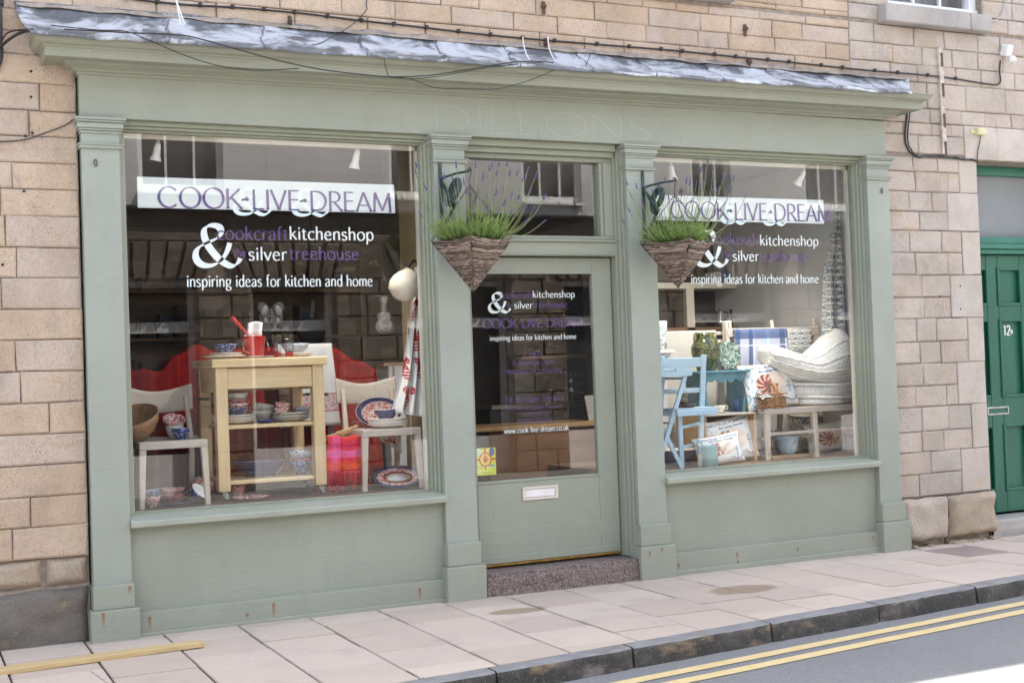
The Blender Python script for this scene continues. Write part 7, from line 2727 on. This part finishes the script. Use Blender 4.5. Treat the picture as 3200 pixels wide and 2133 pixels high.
# teal stool with scalloped apron
ts = thing('teal_stool', 'small worn teal stool with scalloped apron and curved sides on the crate', 'stool', (X(2270, 1290, .6), .62, cz_))
sx0, sx1 = X(2172, 1165, .56), X(2340, 1155, .56)
stz = Zc(2260, 1157, .56)
m_ = MB(); m_.box(sx0, sx1, .53, .84, stz - .016, stz); m_.build('top', M['teal_paint'], ts, bevel=.005, seg=2)
ax0, ax1 = X(2203, 1180, .56), X(2332, 1180, .56)
m_ = MB()
H_ = stz - .016
pts = [(ax0, H_), (ax0, H_ - .035)]
ns = 4
seg_ = (ax1 - ax0 - .02) / ns
for k in range(ns):
    for i in range(7):
        t_ = i / 6
        pts.append((ax0 + .01 + seg_ * (k + t_), H_ - .045 - .034 * math.sin(PI * t_) * (.7 if k in (0, 3) else 1)))
pts += [(ax1, H_ - .035), (ax1, H_)]
pts2 = []
for p in pts:
    if not pts2 or (abs(p[0] - pts2[-1][0]) + abs(p[1] - pts2[-1][1])) > 1e-5: pts2.append(p)
m_.prism(pts2, .555, .572)
m_.build('apron', M['teal_paint'], ts)
for s_, xx in ((1, ax0), (-1, ax1)):
    m_ = MB()
    prof = [(.0, H_), (.022, H_), (.03, H_ - .05), (.012, H_ - .11), (.016, H_ - .16), (.036, cz_ + .05), (.040, cz_), (.012, cz_), (.006, cz_ + .05), (-.010, H_ - .16), (-.014, H_ - .11), (0, H_ - .05)]
    poly = [(xx + s_ * a_ * .9, z) for a_, z in prof]
    if s_ > 0: poly = list(reversed(poly))
    m_.prism(poly, .560, .575)
    m_.box(xx + s_ * .002 - .006, xx + s_ * .002 + .006, .575, .82, cz_, H_)
    m_.build('side_panel', M['teal_paint'], ts, bevel=.003)
# jug and plate on the stool
jt = thing('green_jug', 'tall mottled green glazed jug with handle on the teal stool', 'jug', (X(2208, 1160, .68), .68, stz))
jh = Zc(2208, 1040, .68) - stz
jr = (X(2238, 1090, .68) - X(2160, 1090, .68)) / 2
m_ = MB(); m_.lathe([(0, 0), (jr * .62, 0), (jr * .66, jh * .05), (jr * .84, jh * .25), (jr * 1.0, jh * .5), (jr * .98, jh * .64), (jr * .78, jh * .80), (jr * .58, jh * .90), (jr * .66, jh * 1.0), (jr * .60, jh), (jr * .52, jh * .9), (0, jh * .7)], 32); m_.build('body', M['green_pot'], jt, local=True)
m_ = MB(); m_.tube(smooth([(-jr * .62, -.01, jh * .97), (-jr * .95, -.03, jh * .96), (-jr * 1.08, -.04, jh * .82), (-jr * .98, -.045, jh * .66), (-jr * .93, -.04, jh * .58)]), .012, 8); m_.build('handle', M['green_pot'], jt, local=True)
dt_ = thing('display_plate', 'round green flower decorated plate on a stand on the teal stool', 'plate', (X(2275, 1150, .66), .66, stz))
pr_ = (X(2311, 1110, .62) - X(2237, 1110, .62)) / 2
m_ = MB(); m_.lathe([(0, 0), (pr_ * .6, .003), (pr_ * .98, .018), (pr_, .022), (pr_ * .97, .024), (pr_ * .6, .010), (0, .008)], 36, Matrix.Translation((X(2274, 1112, .64) - X(2275, 1150, .66), -.02, pr_ + .004)) @ Matrix.Rotation(rad(82), 4, 'X'), 0); m_.build('dish', M['plate_print'], dt_, local=True)
m_ = MB(); m_.tube([(-.05, -.02, .004), (0, .07, .004), (.05, -.02, .004)], .006, 6); m_.tube([(0, .07, .004), (0, .03, .10)], .006, 6); m_.build('stand', M['charcoal'], dt_, local=True)
# cup and small things under the stool
cp_ = thing('teacup', 'cream teacup with dark print under the teal stool', 'cup', (X(2250, 1270, .58), .60, cz_))
m_ = MB(); m_.lathe([(0, 0), (.03, 0), (.034, .01), (.050, .032), (.060, .055), (.057, .055), (.046, .03), (0, .012)], 24); m_.build('bowl', M['cream_glaze'], cp_, local=True)
m_ = MB(); m_.tube(smooth([(.052, 0, .048), (.078, 0, .05), (.080, 0, .028), (.048, 0, .02)]), .005, 6); m_.build('handle', M['cream_glaze'], cp_, local=True)
plate('saucer', 'cream saucer beneath the teacup under the teal stool', X(2250, 1272, .58), .60, cz_ - .0, .075, .006, 'cream_glaze', 'cream_glaze', None, None, 1, 1, 'saucer')
cp_.location.z += .004
m_ = MB(); m_.lathe([(0, 0), (.036, 0), (.036, .075), (.030, .085), (.030, .105), (0, .105)], 18)
o = m_.build('small_jar', M['blue_glaze']); o.location = (X(2310, 1265, .66), .68, cz_); tag(o, 'small dark blue jar under the right side of the teal stool', 'jar')
# planter with a flower printed pot at the left edge
m_ = MB()
xx = X(2066, 1075, .80); zb = Zc(2070, 1112, .80)
m_.lathe([(0, 0), (.035, 0), (.045, .02), (.052, .22), (.046, .222), (0, .05)], 20)
o = m_.build('print_vase', M['bw_print']); o.location = (xx, .80, zb + .045); tag(o, 'white vase with grey flower print at the left edge of the right window', 'vase')
st = thing('white_stand', 'white moulded pedestal under the flower printed vase', 'stand', (xx, .80, FZ))
m_ = MB(); m_.box(xx - .10, X(2092, 1112, .80), .72, .90, zb + .018, zb + .044); m_.build('top', M['white_paint'], st, bevel=.006)
m_ = MB(); m_.lathe([(0, -.01), (.045, -.05), (.06, 0), (.075, .016)], 16, Matrix.Translation((xx, .80, zb))); m_.box(xx - .03, xx + .03, .78, .84, FZ, zb - .03); m_.build('column', M['white_paint'], st)
# light blue folding tray table
tt = thing('tray_table', 'pale blue butler tray with handle slot on crossed folding legs', 'table', (X(2110, 1460, .30), .35, FZ))
tx0_, tx1_ = 3.86, X(2163, 1170, .27)
tz0, tz1 = Zc(2120, 1176, .27), Zc(2090, 1137, .27)
yy = .27
def tray_side(y0_, y1_):
    out = [(tx0_, tz0), (tx1_, tz0 + .004), (tx1_ + .004, tz0 + .045), (tx1_ - .02, tz0 + .062)]
    n = 10
    for i in range(n + 1):
        t_ = i / n
        x = tx1_ - .05 - (.16) * t_
        out.append((x, tz0 + .066 + (tz1 - tz0 - .066) * (.5 - .5 * math.cos(PI * t_)) + .006 * math.sin(3 * PI * t_)))
    out.append((tx0_, tz1))
    return out
m_ = MB()
hx, hzz = X(2096, 1155, yy), Zc(2096, 1156, yy)
o_ = tray_side(0, 0)
# front side with the hand slot: built as upper, lower and flank pieces round the slot
sl0, sl1, sb, stp = hx - .05, hx + .045, hzz - .011, hzz + .011
m_.prism([(tx0_, tz0), (tx1_, tz0 + .004), (tx1_ + .004, sb), (tx0_, sb)], yy, yy + .016)
m_.prism([(tx0_, sb), (sl0, sb), (sl0, stp), (tx0_, stp)], yy, yy + .016)
m_.prism([(sl1, sb), (tx1_ + .004, sb), (tx1_ - .0, stp), (sl1, stp)], yy, yy + .016)
up_ = [(x, max(z, stp)) for x, z in o_ if z > stp - .004]
m_.prism([(tx0_, stp), (tx1_ - .001, stp)] + [q for q in up_ if q[1] > stp + .001], yy, yy + .016)
m_.build('tray_side', M['blue_paint'], tt)
m_ = MB(); m_.box(tx0_, tx1_, yy + .016, .62, tz0, tz0 + .012); m_.box(tx1_ - .014, tx1_, yy + .016, .62, tz0 + .012, tz0 + .05); m_.box(tx0_, tx1_, .62, .636, tz0, tz0 + .07); m_.build('tray_base', M['blue_paint'], tt, bevel=.003)
for y in (.30, .58):
    m_ = MB(); m_.bar((X(2141, 1178, .30), y, tz0), (X(2060, 1400, .30) - .03, y, FZ), .032, .020, up=(0, 1, 0)); m_.build('leg', M['blue_paint'], tt, bevel=.003)
    m_ = MB(); m_.bar((X(2055, 1262, .30) - .14, y + .022, tz0), (X(2137, 1465, .30), y + .022, FZ), .032, .020, up=(0, 1, 0)); m_.build('leg', M['blue_paint'], tt, bevel=.003)
m_ = MB(); m_.tube([(X(2096, 1312, .30), .29, Zc(2090, 1322, .30)), (X(2096, 1312, .30), .63, Zc(2090, 1322, .30))], .007, 8); m_.tube([(X(2141, 1182, .30), .30, tz0 - .015), (X(2141, 1182, .30), .60, tz0 - .015)], .009, 8); m_.build('cross_bar', M['steel'], tt)
# blue grey folding chair turned sideways
fc = thing('folding_chair', 'grey blue slatted folding chair behind the butler tray', 'chair', (X(2150, 1460, .45), .5, FZ))
b0, b1 = at(2199, 1108, .45), at(2187, 1458, .42)
b1.z = FZ
for dx in (0.0, -.36):
    m_ = MB(); m_.bar(b0 + Vector((dx, .0, 0)), b1 + Vector((dx, .0, 0)), .040, .026, up=(0, 1, 0)); m_.build('back_post', M['grey_blue'], fc, bevel=.004)
for py in (1132, 1220):
    z = Zc(2150, py, .45)
    m_ = MB(); m_.box(b0.x - .36, b0.x - .012, .445, .460, z - .035 * (1 if py == 1132 else .5), z + .035 * (1 if py == 1132 else .5)); m_.build('back_slat', M['grey_blue'], fc, bevel=.003)
zs2 = Zc(2150, 1284, .36)
m_ = MB()
for k in range(4): m_.box(b0.x - .37, b0.x - .02, .25 + .05 * k + .02, .25 + .05 * k + .06, zs2 + .012, zs2 + .026)
m_.build('seat_slat', M['grey_blue'], fc, bevel=.003)
m_ = MB(); m_.box(b0.x - .37, b0.x - .02, .262, .282, zs2 - .03, zs2 + .012); m_.box(b0.x - .37, b0.x - .02, .44, .455, zs2 - .03, zs2 + .012); m_.build('seat_rail', M['blue_paint'], fc, bevel=.003)
for dx in (-.05, -.35):
    pass
lx = X(2124, 1380, .36)
for x_ in (lx, lx - .0 - .27):
    m_ = MB(); m_.bar((x_ + .0, .35, zs2 - .03), (x_ + .004, .35, FZ), .036, .024, up=(0, 1, 0)); m_.build('leg', M['blue_paint'], fc, bevel=.004)
m_ = MB()
for py in (1330, 1392):
    z = Zc(2150, py, .40)
    m_.bar((lx, .355, z - .008), (b1.x + .01, .43, z + .012), .018, .022)
m_.build('stretcher', M['blue_paint'], fc, bevel=.003)
m_ = MB(); m_.lathe([(0, 0), (.05, 0), (.066, .03), (.05, .032), (0, .012)], 20); o = m_.build('small_dish', M['charcoal']); o.location = (b0.x - .22, .36, zs2 + .027); tag(o, 'small dark dish on the seat of the folding chair', 'dish')
m_ = MB(); m_.lathe([(0, 0), (.03, 0), (.045, .03), (.042, .07), (.034, .085), (.042, .105), (.038, .105), (0, .05)], 20); o = m_.build('green_vase', M['green_pot']); o.location = (X(2132, 1240, .41), .41, zs2 + .027); tag(o, 'squat mottled green vase on the seat of the folding chair', 'vase')
# mixing bowl, can, pot, board and white cloth on the floor
bb = thing('mixing_bowl', 'large blue mixing bowl with cream inside beneath the folding chair', 'bowl', (X(2112, 1430, .62), .62, FZ))
m_ = MB(); m_.lathe([(0, 0), (.07, 0), (.075, .015), (.13, .06), (.165, .115), (.17, .12), (.160, .118), (.12, .06), (0, .02)], 32, None, 0, ms=[0] * 5 + [1] * 3); m_.build('body', [M['blue_glaze'], M['cream_glaze']], bb, local=True)
cn = thing('teal_can', 'straight sided teal enamel can standing at the front of the window floor', 'can', (X(2222, 1450, .27), .28, FZ))
rr = (X(2243, 1430, .27) - X(2201, 1430, .27)) / 2
ch_ = Zc(2222, 1392, .27) - FZ
m_ = MB(); m_.lathe([(0, 0), (rr, 0), (rr * .99, ch_ * .97), (rr * 1.08, ch_), (rr * 1.02, ch_ * 1.005), (rr * .95, ch_ * .96), (rr * .93, .01), (0, .01)], 28); m_.build('body', M['teal_enamel'], cn, local=True)
m_ = MB(); m_.tube([(-rr * .9, 0, ch_ * .99), (-rr * 1.5, -.01, ch_ * 1.25)], .006, 6); m_.box(-rr * 1.35, -rr * .9, -.012, .012, ch_ * .955, ch_ * .985); m_.build('handle', M['teal_enamel'], cn, local=True)
bo = MB()
q0, q1 = X(2385, 1425, .62), X(2510, 1425, .62)
bo.box(q0, q1, .50, .74, FZ + .001, FZ + .025)
bo.tube([(q1, .60, FZ + .014), (q1 + .05, .60, FZ + .014)], .012, 8)
tag(bo.build('chopping_board', M['board_wood'], loc=(q0, .6, FZ), bevel=.006, seg=2), 'thick wooden chopping board beneath the blue pail', 'board')
pl_ = thing('enamel_pail', 'pale blue enamel pail with small round lugs on the chopping board', 'pail', (X(2467, 1415, .60), .62, FZ + .026))
rr = (X(2494, 1370, .60) - X(2435, 1370, .60)) / 2
ph_ = Zc(2467, 1362, .60) - (FZ + .026)
m_ = MB(); m_.lathe([(0, 0), (rr * .62, 0), (rr * .60, ph_ * .06), (rr * .82, ph_ * .16), (rr * .95, ph_ * .5), (rr * .98, ph_ * .92), (rr * 1.04, ph_ * .95), (rr * 1.03, ph_), (rr * .95, ph_), (rr * .9, ph_ * .5), (0, ph_ * .15)], 30); m_.build('body', M['blue_enamel'], pl_, local=True)
m_ = MB(); m_.box(-rr * 1.3, -rr * .96, -.02, .02, ph_ * .86, ph_ * .885); m_.box(rr * .96, rr * 1.3, -.02, .02, ph_ * .86, ph_ * .885); m_.build('lug', M['blue_enamel'], pl_, local=True, bevel=.003)
m_ = MB(); m_.lathe([(0, 0), (1, .1), (.8, .9), (0, 1)], 16, Matrix.Translation((.0, -rr * .97, ph_ * .68)) @ Matrix.Rotation(rad(90), 4, 'X') @ Matrix.Diagonal((.018, .011, .004, 1))); m_.build('badge', M['steel'], pl_, local=True)
m_ = MB()
wx, wy = X(2410, 1420, .80), .82
m_.grid(lambda u, v: (wx - .15 + .28 * u, wy - .10 + .16 * v, FZ + .004 + (.05 + .02 * noise.noise(Vector((u * 6, v * 6, 1)))) * math.sin(PI * min(1, u * 1.1) * .9) * math.sin(PI * v)), 24, 12)
tag(m_.build('white_cloth', M['paper_white'], loc=(wx, wy, FZ), solid=.006), 'crumpled white cloth lying behind the chair leg on the window floor', 'cloth')
tr_ = thing('toast_rack', 'wire toast rack standing in shade beneath the left ladder back chair', 'rack', (X(2420, 1390, .9), .9, FZ))
m_ = MB()
for k in range(7):
    x = X(2376, 1390, .9) + .032 * k
    m_.tube(smooth([(x, .88, FZ + .05), (x + .004, .88, FZ + .17), (x + .016, .88, FZ + .19), (x + .02, .88, FZ + .05)]), .0035, 5)
m_.tube([(X(2372, 1390, .9), .88, FZ + .05), (X(2372, 1390, .9) + .23, .88, FZ + .05)], .004, 5)
m_.build('wires', M['galv'], tr_)
# fish print apron hanging on the side wall
def fap(u, v):
    t = v
    l = [(637, 2611), (700, 2609), (722, 2608), (726, 2597), (800, 2590), (830, 2580), (900, 2577), (1035, 2577), (1062, 2612)]
    r = [(637, 2622), (700, 2628), (800, 2640), (900, 2648), (1000, 2652), (1062, 2654)]
    def ip(a, y):
        if y <= a[0][0]: return a[0][1]
        for (y0_, x0_), (y1_, x1_) in zip(a, a[1:]):
            if y <= y1_: return x0_ + (x1_ - x0_) * (y - y0_) / (y1_ - y0_)
        return a[-1][1]
    py = 637 + (1060 - 637) * t
    px = ip(l[:-1], py) + (ip(r, py) - ip(l[:-1], py)) * u
    pyy = py - (22 * max(0, .5 - u) * (1 if t > .9 else 0))
    yb_ = .60 + .035 * math.cos(u * 2.1 * 2 * PI) * (.25 + .75 * t)
    p = at(px, pyy, .60)
    return (p.x, yb_, p.z)
m_ = MB(); m_.grid(fap, 48, 60, uvf=lambda u, v: (u * .95, 1.35 * (1 - v)))
tag(m_.build('apron', M['fish'], loc=fap(.5, 0), solid=.003), 'apron printed with grey fish hanging at the right side of the right window', 'apron')

# shelves at the back of the right half with coffee makers in boxes
SB = 2.1
xa, xb_ = X(2100, 900, SB), X(2478, 900, SB)
su = thing('shelf_unit', 'white shelf unit stocked with coffee makers at the back of the right window', 'shelf', ((xa + xb_) / 2, SB, 0))
zA, zB = Zc(2280, 882, SB), Zc(2280, 1020, SB)
m_ = MB(); m_.box(xa - .3, xb_, SB, SB + .34, zA - .055, zA); m_.build('shelf_board', M['cream_paint'], su, bevel=.003)
m_ = MB(); m_.box(xa - .3, xb_, SB, SB + .34, zB - .03, zB); m_.build('shelf_board', M['shelf_wood'], su)
m_ = MB(); m_.box(xa - .3, xb_ + .04, SB + .34, SB + .36, -.05, zA + .7); m_.build('back_panel', plain('dark back panel', (.06, .05, .045), .7, .2, 4, .1, 40), su)
m_ = MB(); m_.box(xb_, xb_ + .04, SB, SB + .34, -.05, zA); m_.build('side_panel', M['shelf_wood'], su)
m_ = MB(); m_.box(X(2148, 1000, SB), X(2172, 1000, SB), SB, SB + .05, -.05, zA - .055); m_.build('upright', M['cream_paint'], su)
red_c = plain('red carton', (.42, .02, .03), .5, .05, 8, .05, 40)
def coffee_box(px0, px1, z, pyt, y, mat, lab, icon=True, name='coffee_carton'):
    x0, x1 = X(px0, 900, y), X(px1, 900, y)
    h_ = Zc((px0 + px1) / 2, pyt, y) - z
    m_ = MB(); m_.box(x0, x1, y, y + .14, z, z + h_)
    if icon:
        cx, w_ = (x0 + x1) / 2, (x1 - x0)
        yq = y - .0008
        m_.add([(cx - w_ * .16, yq, z + h_ * .12), (cx + w_ * .16, yq, z + h_ * .12), (cx + w_ * .10, yq, z + h_ * .32), (cx + w_ * .16, yq, z + h_ * .5), (cx - w_ * .16, yq, z + h_ * .5), (cx - w_ * .10, yq, z + h_ * .32)], [(0, 1, 2, 5), (5, 2, 3, 4)], 1)
        m_.add([(cx + w_ * .16, yq, z + h_ * .46), (cx + w_ * .27, yq, z + h_ * .46), (cx + w_ * .25, yq, z + h_ * .2), (cx + w_ * .21, yq, z + h_ * .2), (cx + w_ * .22, yq, z + h_ * .42), (cx + w_ * .14, yq, z + h_ * .42)], [(0, 1, 2, 3, 4, 5)], 1)
        m_.add([(cx - w_ * .25, yq, z + h_ * .70), (cx + w_ * .25, yq, z + h_ * .70), (cx + w_ * .25, yq, z + h_ * .76), (cx - w_ * .25, yq, z + h_ * .76)], [(0, 1, 2, 3)], 1)
    o = m_.build(name, [mat, M['print_black']], loc=(x0, y, z), bevel=.002)
    tag(o, lab, 'carton', 'cartons on the coffee shelves')
wc_ = plain('white carton', (.58, .57, .55), .5, .05, 8, .05, 40)
bc_ = plain('blue carton', (.08, .14, .26), .5, .05, 8, .05, 40)
dc_ = plain('dark carton', (.05, .045, .06), .5, .1, 8, .05, 40)
lime_c = plain('lime carton', (.28, .42, .06), .5, .05, 8, .05, 40)
YA = SB + .02
for a_ in ((2232, 2256, zA, 850, wc_, 'small white carton at the left end of the upper coffee shelf'), (2258, 2285, zA, 848, bc_, 'blue carton on the upper coffee shelf'), (2290, 2332, zA, 828, wc_, 'white carton with coffee pot print, left one on the upper shelf'),
           (2336, 2384, zA, 826, wc_, 'white carton with coffee pot print, middle one on the upper shelf'), (2388, 2420, zA, 815, wc_, 'white carton with coffee pot print, right one on the upper shelf'), (2424, 2452, zA, 790, red_c, 'tall red carton on the upper coffee shelf'), (2455, 2476, zA, 800, dc_, 'dark carton at the right end of the upper coffee shelf'),
           (2318, 2376, zB, 965, wc_, 'wide white carton with coffee pot print on the lower shelf'), (2376, 2400, zB, 972, dc_, 'dark carton on the lower shelf beside the lime one'), (2401, 2420, zB, 962, lime_c, 'narrow lime green carton on the lower shelf'),
           (2424, 2462, zB, 940, red_c, 'red and white carton at the right end of the lower shelf')):
    coffee_box(a_[0], a_[1], a_[2], a_[3], YA, a_[4], a_[5], a_[4] is wc_)
def moka(px, z, pyt, lab, y=SB + .1):
    t = thing('coffee_pot', lab, 'coffee pot', (X(px, 1000, y), y, z), 0, 'dark stovetop coffee pots')
    h_ = Zc(px, pyt, y) - z
    m_ = MB(); m_.lathe([(0, 0), (.052, 0), (.046, h_ * .42), (.038, h_ * .48), (.05, h_ * .92), (.046, h_ * .94), (.01, h_ * .98), (.008, h_ * 1.06), (0, h_ * 1.07)], 8); m_.build('body', M['steel'], t, local=True)
    m_ = MB(); m_.tube([(.046, 0, h_ * .86), (.085, 0, h_ * .86), (.09, 0, h_ * .5)], .009, 6); m_.build('handle', M['black'], t, local=True)
moka(2250, zB, 968, 'steel stovetop coffee pot, left one on the lower shelf')
moka(2296, zB, 962, 'steel stovetop coffee pot on the lower shelf beside the wide white carton')
# dark utensils hanging high at the back
ur = thing('utensil_rail', 'dark rail high at the back of the right window', 'rail', (X(2350, 700, 2.3), 2.3, Zc(2350, 690, 2.3)))
m_ = MB(); m_.tube([(X(2250, 700, 2.3), 2.3, Zc(2250, 690, 2.3)), (X(2540, 700, 2.3), 2.3, Zc(2540, 690, 2.3))], .010, 8); m_.build('bar', M['black'], ur)
for k, (px, lab) in enumerate(((2290, 'left'), (2370, 'second'), (2440, 'third'), (2500, 'right'))):
    p = at(px, 690, 2.29)
    m_ = MB(); m_.bar(p + Vector((-.10, 0, .0)), p + Vector((.08, 0, -.09)), .045, .03, up=(0, 1, 0))
    tag(m_.build('hanging_pan_handle', M['black'], loc=p, bevel=.012, seg=2), f'black utensil slanting from the dark rail, {lab} of four', 'utensil')
# small side shelves with a grey kettle
sd_ = thing('side_shelf', 'two small wooden shelves on a white upright beside the fish apron', 'shelf', (X(2545, 900, 1.6), 1.6, 1.2))
xa, xb_ = X(2512, 850, 1.6), X(2575, 850, 1.6)
for py in (853, 978):
    z = Zc(2545, py, 1.6)
    m_ = MB(); m_.box(xa, xb_ + .1, 1.6, 1.8, z - .02, z); m_.build('shelf_board', M['board_wood'], sd_, bevel=.002)
m_ = MB(); m_.box(X(2527, 900, 1.62), X(2540, 900, 1.62), 1.62, 1.66, -.05, 2.2); m_.build('upright', M['cream_paint'], sd_)
m_ = MB(); m_.lathe([(0, 0), (.05, 0), (.085, .04), (.095, .09), (.075, .15), (.03, .18), (.025, .21), (.02, .25), (0, .25)], 24); o = m_.build('grey_kettle', plain('stone grey enamel', (.17, .165, .155), .4, .1, 9, .05, 60)); o.location = (X(2560, 840, 1.68), 1.68, Zc(2545, 853, 1.6)); tag(o, 'round grey kettle on the upper small wooden shelf beside the fish apron', 'kettle')
# price tag
m_ = MB()
p = at(2470, 902, 2.0)
Mx = Matrix.Translation(p) @ Matrix.Rotation(rad(-35), 4, 'Y')
m_.box(-.035, .035, -.001, .001, -.06, .06, 0, .5, Mx)
m_.tube([Mx @ Vector((0, 0, .06)), Mx @ Vector((-.03, .06, .16))], .001, 4)
tag(m_.build('price_tag', M['paper_white'], loc=p), 'tilted white card tag hanging below the upper coffee shelf', 'tag')
